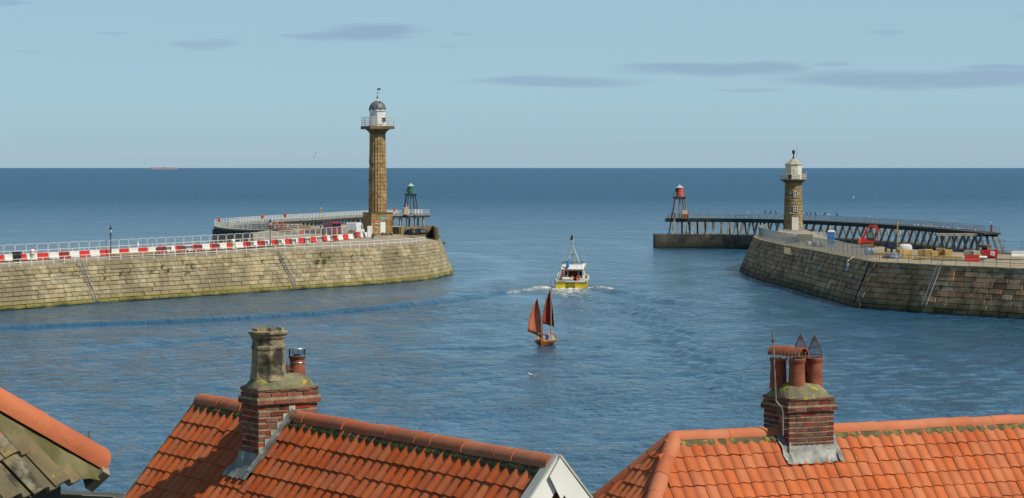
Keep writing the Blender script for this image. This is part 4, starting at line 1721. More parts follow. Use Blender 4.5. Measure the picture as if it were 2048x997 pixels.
for i in range(8):
    if i in (6,):
        continue
    a = oct_ + 2 * math.pi * (i + .5) / 8
    t_ = Vector((-math.sin(a), math.cos(a), 0))
    o_ = Vector((math.cos(a), math.sin(a), 0))
    cr.obox(Vector((pc.x, pc.y, (zz(661) + zz(655 + (i % 3))) / 2)) + o_ * .165, t_ * .066, o_ * .022, Z3 * (zz(655 + (i % 3)) - zz(661)) / 2)
cr.build('pot_crown', STONEPOT, ch)
pc2 = org + r * -.20 + n_ * -.13
z2 = lambda v: PY(592, v, (pc2 + HO).y).z - HO.z
MB().lathe([(.105, z2(756)), (.098, z2(735)), (.092, z2(719)), (.108, z2(716)), (.108, z2(713)), (.08, z2(713)), (.075, z2(740))], 20, c=(pc2.x, pc2.y, 0), capt=True).build('clay_chimney_pot', TERRA, ch, smooth=40)
STEEL = M('stainless_steel', 'b8bab9', '8f9291', scale=5, rough=.3, metal=.8)
cw = MB()
cw.lathe([(.118, z2(713)), (.118, z2(711))], 20, c=(pc2.x, pc2.y, 0))
cw.lathe([(.112, z2(697.5)), (.105, z2(696)), (.02, z2(695))], 20, c=(pc2.x, pc2.y, 0))
cwo = cw.build('cowl', STEEL, ch, smooth=40)
cg = MB()
for i in range(9):
    a = 2 * math.pi * i / 9
    q = Vector((pc2.x + .098 * math.cos(a), pc2.y + .098 * math.sin(a), 0))
    cg.tube(q + Z3 * z2(711), q + Z3 * z2(697), .002 if i % 5 else .009, n=5)
for zq in (708, 704.5, 701):
    cg.ring((pc2.x, pc2.y, z2(zq)), Z3, .098, .0016, 14, 4)
cg.build('cowl_mesh', M('dark_wire', '3b3d40', '2c2e30', rough=.5, metal=.4), ch)
MB().lathe([(.05, z2(713)), (.05, z2(709))], 12, c=(pc2.x, pc2.y, 0)).build('flue_liner', BLK, ch)
MB().ring((pc2.x, pc2.y, z2(725)), Z3, .097, .007, 18, 5).build('strap', STEEL, ch)
ne = MB()
for i in range(40):
    p = org + r * (-.21 + rnd.gauss(0, .04)) + n_ * (.03 + rnd.gauss(0, .03)) + Z3 * (z_tp + .15 + abs(rnd.gauss(0, .05)))
    d = Vector((rnd.gauss(0, 1), rnd.gauss(0, 1), rnd.gauss(0, .8))).normalized() * .05
    ne.tube(p - d, p + d, .004, n=4)
tag(ne.build('twig_nest', M('dry_twigs', '8a6a3f', '5d462b', scale=20, rough=.9, rand=.3)), 'ragged bird nest of twigs between the two chimney pots', 'nest').location = HO
# lead work
ap = MB()
rows = [[], [], [], []]
for i in range(25):
    x = CX0 - .10 + (CX1 - CX0 + .17) * i / 24
    y0_ = CY1 + .008
    base = org + apex + r * x
    tslope = y0_ / math.cos(pit)
    wv = .020 * (.5 + .5 * math.cos(2 * math.pi * x / .094)) + .005 * math.sin(i * 3.3)
    inx = min(max(x, CX0 - .01), CX1 + .01)
    rows[0].append(org + apex + r * inx + dF * (tslope - .02) + nF * .03 + Z3 * (.13 + .008 * math.sin(i * 1.9)) + n_ * .012)
    rows[1].append(org + apex + r * (inx * .7 + x * .3) + dF * (tslope + .03) + nF * .07)
    rows[2].append(base + dF * (tslope + .14) + nF * (.066 + wv))
    rows[3].append(base + dF * (tslope + .245 + .01 * math.sin(i * 1.3)) + nF * (.060 + wv * 1.2))
ap.grid(rows)
ap.build('lead_apron', LEAD, ch, smooth=50, normals=False)
# side flashing: strip on the tiles and stepped flashing on the brick
sd = MB()
rows = [[], [], []]
for i in range(15):
    t_ = -.02 + (CY1 / math.cos(pit) + .16) * i / 14
    wv = .006 * math.sin(i * 1.7)
    rows[0].append(org + apex + r * .008 + dF * t_ + nF * .10)
    rows[1].append(org + apex + r * .05 + dF * t_ + nF * (.062 + wv))
    rows[2].append(org + apex + r * (.135 + .01 * math.sin(i * .9)) + dF * t_ + nF * (.075 + wv))
sd.grid(rows)
sd.build('lead_side_gutter', LEAD, ch, smooth=50, normals=False)
st = MB()
pts = []
nst = 6
for i in range(nst):
    y_a = .01 + (CY1 - .01) * i / nst
    y_b = .01 + (CY1 - .01) * (i + 1) / nst
    zt = -y_a * math.tan(pit) - .125 + .30 - .04
    z_b = -y_b * math.tan(pit) - .125 + .04
    zt2 = zt - .06
    st.prism([org + n_ * y_a + Z3 * (-y_a * math.tan(pit) - .1), org + n_ * y_b + Z3 * (-y_b * math.tan(pit) - .1), org + n_ * y_b + Z3 * zt2, org + n_ * y_a + Z3 * zt2], r * (.006 + .002 * (i % 2)))
st.build('stepped_flashing', M('pale_lead', 'b9b5a6', '97937f', scale=9, rough=.7, bump=.006, bscale=30), ch)

# ------------------------------------------------------------------ right house
ZR = 16.6
A = PZ(1349, 863, ZR)
B = PZ(2048, 829, ZR)
r = (B - A).normalized()
B = B + r * 1.6
n_ = Vector((r.y, -r.x, 0))
house = thing('house', 'house with hipped bright orange pantile roof and a square chimney of four pots', 'house', (float((A.x + B.x) / 2), float((A.y + B.y) / 2), 9.0))
HO = Vector(house.location)
roof = link('roof', None, house)
A0, B0 = A + apex - HO, B + apex - HO
exF, dF, nF = frame(n_, pit, 1)
exB, dB, nB = frame(-n_, pit, 1)
exH, dH, nH = frame(-r, pit, 1)
SL = 4.2
hz, vz = SL * math.cos(pit), SL * math.sin(pit)
cF = A0 - r * hz + n_ * hz - Z3 * vz       # eaves corners
cB = A0 - r * hz - n_ * hz - Z3 * vz
rd = MB()
rd.add([A0, B0, B0 + dF * SL, cF, B0 + dB * SL, cB], [(0, 3, 2, 1), (0, 1, 4, 5), (0, 5, 3)])
rd.build('roof_boards', M('roof_underlay_right', '8f5433', '75442a', rough=.9), roof)
tr_ = pantile(.190, .335, TILE_R)
C0 = None
for i in range(800):
    p = A.lerp(B, i / 800)
    if pix(p)[0] > 1554.5:
        C0 = p
        break
CX0, CX1, CY0, CY1 = 0.0, .78, -.44, .34
ncol = int((B - A).length / .19) + 1
sgn = 1 if exF.dot(r) > 0 else -1


def keepF(m, i, j):
    q = m - A0
    x, y = q.dot(r), q.dot(n_)
    return x > -y + .03 and pix(m + HO)[1] < 1050 and not in_chim(m, -.05)


tiles(roof, A0, exF, dF, nF, tr_, .19, .252, [sgn * i for i in range(-10, ncol)], 8, keepF)
trh = pantile(.19, .335, TILE_R)


def keepH(m, i, j):
    q = m - A0
    x, y = q.dot(-r), q.dot(n_)
    return abs(y) < x - .05 and pix(m + HO)[1] < 1060


tiles(roof, A0, exH, dH, nH, tr_, .19, .252, range(-12, 12), 9, keepH, start=.12, cap=120)
rt = half_round(10, .125, .44, .02, RIDGE_R)
ridge_run(roof, A0 - Z3 * .07 + r * .02, B0 - Z3 * .07, rt, .425, skip=lambda p: in_chim(p, -.06))
ridge_run(roof, A0 - Z3 * .05, cF - Z3 * .05, rt, .36, nrm=(nF + nH), jitter=.003)
ridge_run(roof, A0 - Z3 * .05, cB - Z3 * .05, rt, .36, nrm=(nB + nH), jitter=.003)
# rounded junction tile where hips and ridge meet
MB().lathe([(.145, 0), (.135, .06), (.10, .11), (.05, .14), (.01, .15)], 18, c=tuple(A0 - Z3 * .085)).build('hip_cap', RIDGE_R, roof, smooth=True)
for (p, q, d, nn, sidev, off) in ((A0, C0 + apex - HO, dF, nF, n_, 0), (C0 + r * CX1 + apex - HO, B0, dF, nF, n_, 0)):
    b = MB()
    rows = [[], [], []]
    k = max(4, int((q - p).length / .06))
    for i in range(k + 1):
        c = p.lerp(q, i / k)
        rows[0].append(c + n_ * .11 - Z3 * .06)
        rows[1].append(c + dF * .20 + nF * (.052 + .008 * rnd.random()))
        rows[2].append(c + dF * (.245 + .012 * math.sin(i * 2.0) + .01 * rnd.random()) + nF * .022)
    b.grid(rows)
    b.build('mortar_bed', BED, roof, smooth=True, normals=False)
for (cE, nn, off) in ((cF, nF, n_), (cF, nH, -r), (cB, nH, -r)):
    b = MB()
    hd = (cE - A0).normalized()
    sd_ = hd.cross(nn).normalized()
    if cE is cF:
        sd_ = sd_ if (sd_.dot(r) > 0) == (nn is nF) else -sd_
    else:
        sd_ = sd_ if sd_.dot(n_) > 0 else -sd_
    rows = [[], []]
    for i in range(60):
        c = A0 + hd * (.1 + i * .09)
        rows[0].append(c + nn * .055 + sd_ * .085)
        rows[1].append(c + nn * .02 + sd_ * (.14 + .012 * rnd.random()))
    b.grid(rows).build('mortar_bed', BED, roof, smooth=True, normals=False)
b = MB()
ins = .3
c1, c2, c3, c4 = cF + r * ins - n_ * ins, B0 + n_ * (hz - ins) - Z3 * vz, B0 - n_ * (hz - ins) - Z3 * vz, cB + r * ins + n_ * ins
ring_ = [Vector((p.x, p.y, 0)) for p in (c1, c2, c3, c4)]
b.prism(ring_, (0, 0, c1.z + .2))
b.build('wall', WALLM, house)

ch = link('chimney', None, house)
org = C0 - HO
corner = C0 + n_ * CY1
zof = lambda v: PY(1577, v, corner.y).z - C0.z
ub = unit_brick(BRICK_R)
z_sh, z_pr, z_tp = zof(826), zof(815.5), zof(797)
core_box(ch, 'mortar_core', r, n_, Z3, org, CX0, CX1, CY0, CY1, -1.2, z_tp, MORT)
brick_box(ch, r, n_, Z3, CX0, CX1, CY0, CY1, z_sh - 10 * .0765, z_sh, ub, org, course=.0765, seed=13)
core_box(ch, 'ledge_mortar', r, n_, Z3, org, CX0 - pj, CX1 + pj, CY0 - pj, CY1 + pj, z_sh + .004, z_pr + .02, MORT)
brick_box(ch, r, n_, Z3, CX0 - pj, CX1 + pj, CY0 - pj, CY1 + pj, z_sh, z_pr, ub, org, seed=14)
brick_box(ch, r, n_, Z3, CX0 - .01, CX1 + .01, CY0 - .01, CY1 + .01, z_pr + .012, z_tp, ub, org, seed=15)
flaunch(ch, r, n_, Z3, org, CX0 - .015, CX1 + .015, CY0 - .015, CY1 + .015, z_tp, .19, FLAU)
zb_, zt_ = z_tp + .10, z_tp + .57
pots = []
for (px_, py_, nm) in ((.27, .10, 'front_left'), (.60, .06, 'front_right'), (.12, -.20, 'rear_left'), (.53, -.24, 'rear_right')):
    c = org + r * px_ + n_ * py_
    MB().lathe([(.138, zb_), (.128, zb_ + .1), (.118, zt_ - .1), (.121, zt_ - .06), (.132, zt_ - .045), (.132, zt_ - .005), (.125, zt_), (.10, zt_), (.10, zt_ - .25)], 24, c=(c.x, c.y, org.z), capt=True).build('clay_chimney_pot', TERRA, ch, smooth=40)
    pots.append(c)
hood = half_round(12, .135, .30, .022, TERRA, 'half_round_hood')
hd = (r * .94 - n_ * -.34).normalized()
hdx = (pots[0] - pots[2]).normalized()
c = pots[2] + Z3 * (zt_ + .045) - hdx * .10
link('half_round_hood', hood, ch, basis(hdx, Z3.cross(hdx), Z3, c))
c = pots[0] + Z3 * (zt_ + .035) - hdx * .17
link('half_round_hood', hood, ch, basis(hdx, Z3.cross(hdx), Z3, c))
for k in (1, 3):
    b = MB()
    c = pots[k] + Z3 * zt_
    for i in range(12):
        a = 2 * math.pi * i / 12
        pts = [c + Vector((.115 * math.cos(a) * f, .115 * math.sin(a) * f, h)) for (f, h) in ((1, -.02), (.97, .06), (.72, .16), (.40, .25), (.08, .33))]
        b.path(pts, .0042, 4)
    b.ring(c + Z3 * .05, Z3, .112, .004, 14, 4)
    b.ring(c + Z3 * .15, Z3, .084, .004, 14, 4)
    b.ring(c + Z3 * .34, Z3, .02, .004, 8, 4)
    b.build('wire_cage', M('rusty_wire', '6b4c40', '4a3630', rough=.8), ch)
ALU = M('aluminium_pole', 'a59c8c', '83796a', scale=8, rough=.5, metal=.4, spots=[('2f2b27', 6, .66, .06)])
ae = thing('aerial_mast', 'bent grey aerial mast with a small aerial strapped to the square chimney', 'aerial', tuple(HO + org))
fx = -r * .06
P = lambda u, v: PY(u, v, (C0 - r * .05 + n_ * .33).y) - (HO + org)
mast = [P(1566, 872), P(1565.5, 826), P(1563, 815), P(1552, 803), P(1550.5, 770), P(1548, 715), P(1545.5, 662)]
MB().path(mast, .013, 8).build('mast', ALU, ae, smooth=40)
b = MB()
for (u, v) in ((1566, 838), (1566, 860)):
    q = P(u, v)
    b.tube(q - r * .03, q + r * .12, .012, n=6)
for (u, v) in ((1546, 682), (1547.5, 716)):
    q = P(u, v)
    b.tube(q - r * .04 , q + r * .04, .012, n=6)
    b.tube(q - Z3 * .01, q + Z3 * .014, .028, n=10)
b.build('brackets', M('rust_bracket', '6a584a', '4c3d33', rough=.8), ae)
b = MB()
q0, q1 = P(1547, 717), P(1604, 711)
q1 = q1 + n_ * .15
b.tube(q0, q1, .008, n=6)
for i in range(9):
    c = q0.lerp(q1, .15 + .8 * i / 8)
    ln = .065 + .012 * (i % 2)
    b.tube(c - Z3 * ln * .75, c + Z3 * ln, .0055, n=5)
c = q0.lerp(q1, .28)
b.lathe([(.0, -.02), (.035, -.015), (.035, .015), (0.0, .02)], 10, c=tuple(c))
b.build('yagi_antenna', ALU, ae)
wi = MB()
for i in range(7):
    pts = [pots[1] + Vector((-.13 + rnd.gauss(0, .015), -.03 + rnd.gauss(0, .02), zb_ + .05 + .07 * j)) for j in range(4)]
    pts = [p + Vector((rnd.gauss(0, .02), rnd.gauss(0, .02), 0)) for p in pts]
    wi.path(pts, .003, 4)
wi.build('loose_wires', BLK, ch)
# lead apron in front
ap = MB()
rows = [[], [], [], []]
for i in range(33):
    x = CX0 - .06 + (CX1 - CX0 + .14) * i / 32
    tslope = (CY1 + .008) / math.cos(pit)
    wv = .018 * (.5 + .5 * math.cos(2 * math.pi * (x + .03) / .19)) + .004 * math.sin(i * 2.3)
    inx = min(max(x, CX0 - .006), CX1 + .006)
    rows[0].append(org + apex + r * inx + dF * (tslope - .03) + nF * .02 + Z3 * (.165 + .006 * math.sin(i * 1.9)) + n_ * .014)
    rows[1].append(org + apex + r * (inx * .6 + x * .4) + dF * (tslope + .02) + nF * .075)
    rows[2].append(org + apex + r * x + dF * (tslope + .075) + nF * (.062 + wv))
    rows[3].append(org + apex + r * x + dF * (tslope + .13 + .012 * math.sin(i * 1.1)) + nF * (.055 + wv * 1.2))
ap.grid(rows)
ap.build('lead_apron', LEAD, ch, smooth=50, normals=False)
for (x, sgx) in ((CX1, 1), (CX0, -1)):
    sd = MB()
    rows = [[], [], []]
    for i in range(12):
        t_ = .12 + (CY1 / math.cos(pit) + .02) * i / 11
        wv = .008 * math.sin(i * 1.4)
        rows[0].append(org + apex + r * (x + sgx * .008) + dF * t_ + nF * .10)
        rows[1].append(org + apex + r * (x + sgx * .045) + dF * t_ + nF * (.075 + wv))
        rows[2].append(org + apex + r * (x + sgx * (.10 + .01 * math.sin(i))) + dF * t_ + nF * (.07 + wv))
    sd.grid(rows)
    sd.build('lead_side_gutter', LEAD, ch, smooth=50, normals=False)
b = MB()
b.obox(org + r * (CX0 + .02) + n_ * (CY1 + .004) + Z3 * (-.34), r * .016, n_ * .004, Z3 * .12)
b.build('flashing_corner', MATS['pale_lead'], ch)

# ------------------------------------------------------------------ old roof corner at the left edge
YB = 10.0
Bc = PY(179, 938, YB)
eh = Vector((.26, .965, 0)).normalized()
dh = Vector((.965, -.26, 0)).normalized()
pit2 = R(48.6)
exO, dO, nO = frame(dh, pit2, 1)
house = thing('house', 'old mossy roof corner with an orange capped hip and broken eaves tiles', 'house', (float(Bc.x - 3), float(Bc.y - 3), 11.5))
HO = Vector(house.location)
roof = link('roof', None, house)
OLD = M('old_mossy_tile', '7a6b4c', '57503a', scale=5, rough=.95, bump=.01, bscale=24, rand=.16,
        spots=[('3d382a', 4, .54, .1, 6.), ('8f8a72', 5, .60, .1, 4.), ('b05f38', 7, .66, .05, 9.0), ('a08a24', 5, .61, .05)])
Bl = Bc - HO
dd_ = ray(0, 836)
tt_ = (Bc - Vector((0, 0, HC))).dot(nO) / dd_.dot(nO)
hipd = (Vector((0, 0, HC)) + dd_ * tt_ - Bc).normalized()
HA, HB = hipd.dot(-eh), hipd.dot(-dO)          # up the hip, away from the eaves corner
wO, gO = .215, .19
me = pantile(wO, .27, OLD, amp=.06, th=.02, pw=1.0)
eave0 = Bl - eh * .05 + dO * .045
k = 0
for j in range(9):
    for i in range(22):
        c = eave0 - eh * (i + .5) * wO - dO * ((j + 1) * gO) - dO * .06
        q = c + dO * .03 + eh * wO * .3 - Bl
        # below the hip line
        ax_, ay_ = q.dot(-eh), q.dot(-dO)
        if ax_ * HB / HA + .02 < ay_:
            continue
        u, v = pix(c + HO + dO * .1)
        if u < -120 or v > 1120:
            continue
        link('roof_tile', me, roof, basis(exO, dO, nO, c + nO * (.012 + rnd.uniform(-.004, .006)) + dO * rnd.uniform(-.012, .012)) @ Matrix.Rotation(rnd.uniform(-.03, .03), 4, 'Z'))
b = MB()
p1 = eave0 - eh * .0 - dO * .05
b.prism([Bl - nO * .03, Bl - eh * 4.5 - nO * .03, Bl - eh * 4.5 + hipd * 0 - dO * 3.3 - nO * .03], -nO * .03)
b.build('roof_boards', M('old_boards', '3a332a', rough=.95), roof)
hipm = half_round(10, .075, .36, .012, M('hip_tile_orange', 'bf6d45', 'ab5d39', scale=4, rough=.8, bump=.004, bscale=30, rand=.05, spots=[('cbbfae', 14, .78, .03)]))
p = Bl + hipd * .02 + nO * .035
x = hipd
z = (nO + Z3 * .9 - eh * -.35)
z = (z - x * z.dot(x)).normalized()
for i in range(6):
    link('ridge_tile', hipm, roof, basis(-x, z.cross(-x), z, p + x * (.345 * (i + 1)) - x * .02))
b = MB()
rows = [[], [], []]
down = (dO - hipd * dO.dot(hipd)).normalized()
for i in range(40):
    c = Bl + hipd * (i * .055 - .0)
    rows[0].append(c + nO * .05 + down * .03)
    rows[1].append(c + nO * (.055 + .006 * rnd.random()) + down * min(.11, .07 + i * .01))
    rows[2].append(c + nO * (.03 + .006 * rnd.random()) + down * (min(.20, .105 + i * .02) + .02 * rnd.random()))
b.grid(rows).build('mortar_bed', M('olive_mortar', '7d7450', '57532f', scale=6, rough=.95, bump=.01, bscale=30), roof, smooth=True, normals=False)
b = MB()
b.obox(Bl + down * .05 + nO * .02 + x * -.005, x * .02, down * .05, nO * .055)
b.build('hip_end_mortar', M('pale_end_mortar', '9c927a', '7c7460', scale=8, rough=.95), roof)
MB().tube(Bl + nO * .0, Bl + Z3 * .16, .004, n=5).build('lead_wire', M('dull_wire', '7a6f5c'), roof)
# wall and gutter under the eaves
b = MB()
q = eave0 - dO * .06 - Z3 * .05 - dh * .10
b.obox(q - eh * 2.6 - Z3 * 3.2, eh * 2.5, dh * .05, Z3 * 3.2)
b.obox(q - eh * .1 - dh * 2 - Z3 * 3.2, eh * .05, dh * 2, Z3 * 3.2)
b.build('wall', SOFF, house)
b = MB()
gq = q + eh * .05 - Z3 * .03
rows = []
for i in range(2):
    c = gq - dh * (.35 if i else 0) * 1 + dh * .20 + eh * .10 - Z3 * .05
    rows.append([c + eh * (-.05 * math.cos(a)) + Z3 * (-.05 * math.sin(a)) for a in [math.pi * j / 8 for j in range(9)]])
b.grid(rows)
g_ = b.build('gutter', M('grey_plastic_gutter', '8b8a80', '6b6a60', rough=.6), house, normals=False)
sm = g_.modifiers.new('solid', 'SOLIDIFY')
sm.thickness = .008
b = MB()
b.obox(q + eh * .0 + dh * .045 + Z3 * .02, eh * .03, dh * .02, Z3 * .035)
b.build('bracket', M('cream_bracket', 'd3cba8', rough=.6), house)
# ================================================================== PEOPLE
SKIN = M('skin', 'c99878', 'b98465', scale=6, rough=.6)
SHOE = M('dark_shoe', '2a2622', rough=.7)


def person(label, loc, rz, pose, top, trousers, hair, helmet=None, hgt=1.75, group=None):
    """one continuous skinned body; pose moves the joints"""
    P_ = {'pel': (0, 0, .95), 'wst': (0, 0, 1.1), 'chs': (0, 0, 1.32), 'nck': (0, 0, 1.5), 'hd0': (0, .01, 1.6), 'hd1': (0, .015, 1.72), 'nose': (0, .105, 1.63)}
    for s_, k in ((-1, 'l'), (1, 'r')):
        P_.update({'sh' + k: (s_ * .19, 0, 1.43), 'el' + k: (s_ * .25, -.02, 1.15), 'wr' + k: (s_ * .27, .06, .9), 'pm' + k: (s_ * .27, .09, .82),
                   'hp' + k: (s_ * .1, 0, .9), 'kn' + k: (s_ * .12, .03, .5), 'an' + k: (s_ * .13, -.02, .09), 'to' + k: (s_ * .14, .14, .04)})
    P_.update(pose)
    rad = {'pel': .15, 'wst': .14, 'chs': .165, 'nck': .06, 'hd0': .085, 'hd1': .095, 'nose': .022, 'sh': .075, 'el': .05, 'wr': .033, 'pm': .04, 'hp': .1, 'kn': .068, 'an': .045, 'to': .04}
    E = [('pel', 'wst', 'top'), ('wst', 'chs', 'top'), ('chs', 'nck', 'top'), ('nck', 'hd0', 'skin'), ('hd0', 'hd1', 'skin'), ('hd0', 'nose', 'skin')]
    for k in 'lr':
        E += [('chs', 'sh' + k, 'top'), ('sh' + k, 'el' + k, 'top'), ('el' + k, 'wr' + k, 'top'), ('wr' + k, 'pm' + k, 'skin'),
              ('pel', 'hp' + k, 'leg'), ('hp' + k, 'kn' + k, 'leg'), ('kn' + k, 'an' + k, 'leg'), ('an' + k, 'to' + k, 'shoe')]
        w_, p_ = Vector(P_['wr' + k]), Vector(P_['pm' + k])
        d = (p_ - w_).normalized()
        sd = d.cross(Vector((0, 1, 0)) if abs(d.y) < .9 else Vector((1, 0, 0))).normalized()
        cv = d.cross(sd)
        for i in range(5):
            o_ = (i - 1.5) * .022
            if i < 4:
                a = p_ + sd * o_ + d * .05
                b = a + d * (.035 - .006 * abs(i - 1.3)) + cv * .02
                base = 'pm' + k
            else:
                a = p_ + sd * -.05 - d * .0
                b = a + d * .035 - sd * .012
                base = 'pm' + k
            n1, n2 = 'f%s%da' % (k, i), 'f%s%db' % (k, i)
            P_[n1], P_[n2] = tuple(a), tuple(b)
            rad[n1], rad[n2] = .0105, .009
            E += [(base, n1, 'skin'), (n1, n2, 'skin')]
    names = list(P_)
    me = bpy.data.meshes.new('person_body')
    sc = hgt / 1.8
    me.from_pydata([Vector(P_[k]) * sc for k in names], [(names.index(a), names.index(b)) for a, b, _ in E], [])
    tmp = bpy.data.objects.new('person_tmp', me)
    C.objects.link(tmp)
    md = tmp.modifiers.new('skin', 'SKIN')
    for i, k in enumerate(names):
        q = rad.get(k) or rad.get(k[:2])
        me.skin_vertices[0].data[i].radius = (q * sc, q * sc * (.75 if k in ('pel', 'wst', 'chs') else 1))
        me.skin_vertices[0].data[i].use_root = (k == 'pel')
    tmp.modifiers.new('sub', 'SUBSURF').levels = 1
    dg = bpy.context.evaluated_depsgraph_get()
    dg.update()
    out = bpy.data.meshes.new_from_object(tmp.evaluated_get(dg))
    bpy.data.objects.remove(tmp)
    kinds = ['top', 'leg', 'skin', 'shoe']
    out.materials.clear()
    for m in (top, trousers, SKIN, SHOE):
        out.materials.append(m)
    segs = [(Vector(P_[a]) * sc, Vector(P_[b]) * sc, kinds.index(k)) for a, b, k in E]
    for f in out.polygons:
        best, bi = 1e9, 0
        for a, b, k in segs:
            d = b - a
            t_ = max(0, min(1, (f.center - a).dot(d) / d.length_squared))
            q = (f.center - a - d * t_).length
            if q < best:
                best, bi = q, k
        f.material_index = bi
    out.shade_smooth()
    t = thing('person', label, 'person', loc, rz, group)
    link('body', out, t)
    hc = (Vector(P_['hd0']) * .35 + Vector(P_['hd1']) * .65) * sc
    if helmet:
        MB().lathe([(.155, .0), (.135, .012), (.13, .05), (.10, .1), (.05, .13), (.01, .135)], 14, c=tuple(hc + Vector((0, 0, .0)))).build('helmet', helmet, t, smooth=True)
    else:
        MB().lathe([(.098, -.06), (.112, .0), (.108, .05), (.08, .095), (.03, .115), (.005, .117)], 12, c=tuple(hc + Vector((0, -.022, .0)))).build('hair', hair, t, smooth=True)
    return t


HIVIS = M('orange_hivis', 'f2622c', 'e2561f', scale=4, rough=.8)
NAVY = M('navy_cloth', '232a44', '1b2036', scale=4, rough=.9)
BLUEC = M('blue_smock', '2d4a8c', '253e78', scale=4, rough=.9)
BROWNC = M('dark_brown_cloth', '4a3126', '3a271f', scale=4, rough=.9)
HAIR = M('brown_hair', '4a3424', '35261b', scale=20, rough=.9)
GREYH = M('grey_hair', 'a89c8c', '8b8072', scale=20, rough=.9)
HELM = M('white_helmet', 'efeee8', rough=.35)

# ================================================================== WEST PIER FURNITURE
t = thing('pier_railing', 'white two-rail railing along the harbour edge of the sandstone pier', 'railing', tuple(W0))
send = min(range(int(topWl.len)), key=lambda s_: abs(pix(topWl.at(s_) + W0)[0] - 856) if s_ < toeWl.len * .9 and (topWl.at(s_) + W0).y < 455 else 1e9)
pe_ = MB().tube((0, 0, 0), (0, 0, 1.08), .075, n=8)
rail_run(t, topWl, 14.3, send, .55, 2.5, 1.12, WHITE, WHITE, (1.08, .58), .075, .05)
bl = Line([Wp(u, v) for (u, v) in [(-60, 526.3), (12, 522.5), (99, 518), (225, 511), (350, 503.8), (486, 495.6), (608, 486.7), (707, 477.9)]])
bl0 = bl.at(0)
brel = Line([p - bl0 for p in bl.p])
t = thing('pier_railing', 'white two-rail railing on the open sea edge behind the barriers', 'railing', tuple(bl0))
rail_run(t, brel, 0, brel.len - 12, 3.2, 2.6, 1.25, WHITE, WHITE, (1.22, .7), .065, .05)

PRED = M('red_plastic', 'd8392f', 'c5332a', scale=2, rough=.45)
PWHITE = M('white_plastic', 'e9e6de', 'dad6cb', scale=2, rough=.45, spots=[('b9b09c', 2, .66, .15)])


def barrier_mesh(name, mat, ln=2.1):
    b = MB()
    prof = [(-.24, 0), (.24, 0), (.24, .22), (.13, .42), (.11, .95), (-.11, .95), (-.13, .42), (-.24, .22)]
    b.prism([Vector((-ln / 2 + .03, y, z)) for y, z in prof], (ln - .06, 0, 0))
    for sx in (-1, 1):
        b.tube((sx * (ln / 2 - .02), 0, .1), (sx * (ln / 2 - .02), 0, .93), .06, n=8)
    for x in (-.55, .55):
        b.box(x - .16, x + .16, -.26, .26, -.0, .12)
    b.tube((-.3, 0, .95), (-.3, 0, 1.0), .07, n=8)
    return b


bmR, bmW = barrier_mesh('r', PRED).mesh('plastic_barrier', PRED, smooth=25), barrier_mesh('w', PWHITE).mesh('plastic_barrier', PWHITE, smooth=25)
pf = MB()
hp0, hp1, hw_ = .92, 2.38, 1.0
fr = [(-hw_, hp0), (-hw_, hp1 - .2), (-hw_ + .06, hp1 - .06), (-hw_ + .2, hp1), (hw_ - .2, hp1), (hw_ - .06, hp1 - .06), (hw_, hp1 - .2), (hw_, hp0)]
pf.path([Vector((x, 0, z)) for x, z in fr], .038, 6)
pf.tube((-hw_, 0, hp0 + .05), (hw_, 0, hp0 + .05), .03, n=6)
fmesh = pf.mesh('frame', M('galvanised_white', 'e0e0da', 'c9c9c2', scale=3, rough=.5), smooth=40)
wm = MB()
for i in range(1, 24):
    x = -hw_ + 2 * hw_ * i / 24
    wm.tube((x, 0, hp0 + .05), (x, 0, hp1 - .02), .0035, n=3, cap=False)
for i in range(1, 7):
    z = hp0 + (hp1 - hp0) * i / 7
    wm.tube((-hw_, 0, z), (hw_, 0, z), .0045, n=3, cap=False)
wmesh = wm.mesh('wire_mesh', M('thin_wire', 'b9bab4', rough=.5, metal=.3), normals=False)
s = 1.0
k = 0
while s < bl.len:
    p, tn = bl.at(s), bl.tan(s)
    a = math.atan2(tn.y, tn.x)
    red = (k % 2 == 0)
    o_ = link('plastic_barrier', bmR if red else bmW)
    o_.location = p
    o_.rotation_euler = (0, 0, a + rnd.uniform(-.02, .02))
    tag(o_, 'red water-filled plastic barrier in the line along the sandstone pier' if red else 'white water-filled plastic barrier in the line along the sandstone pier', 'barrier', 'red barriers in the pier line' if red else 'white barriers in the pier line')
    f_ = thing('mesh_fence_panel', 'round-cornered white mesh panel standing on the barrier line', 'fence', tuple(p), a, 'mesh panels on the barrier line')
    if s < bl.len - 2:
        link('frame', fmesh, f_)
        link('wire_mesh', wmesh, f_)
        # a panel shares the barrier's footing through two pins
        link('pins', MB().tube((-hw_ + .3, 0, .9), (-hw_ + .3, 0, 1.0), .03, n=6).tube((hw_ - .3, 0, .9), (hw_ - .3, 0, 1.0), .03, n=6).mesh('pins', MATS['galvanised_white']) if k == 0 else pinm, f_)
        if k == 0:
            pinm = [c for c in f_.children if c.name.startswith('pins')][0].data
    else:
        bpy.data.objects.remove(f_)
    s += 2.17
    k += 1

BENCHM = M('dark_bench_wood', '4a443e', '36322d', scale=5, rough=.8)


def bench_proto():
    t = thing('bench', 'dark wooden bench in front of the red and white barriers', 'bench', (0, 0, 0), 0, 'dark benches along the pier')
    for i in range(3):
        MB().box(-.95, .95, -.28 + i * .17, -.14 + i * .17, .43, .47).build('seat_slat', BENCHM, t)
    for i in range(3):
        MB().box(-.95, .95, .24 + i * .03, .28 + i * .03, .56 + i * .15, .68 + i * .15).build('back_slat', BENCHM, t)
    for x in (-.75, .75):
        b = MB()
        b.beam((x, -.26, 0), (x, -.2, .43), .08).beam((x, .3, 0), (x, .22, .45), .08).beam((x, .22, .42), (x, .34, 1.0), .07).beam((x, -.28, .4), (x, .28, .4), .06)
        b.build('leg', BLK, t)
    return t


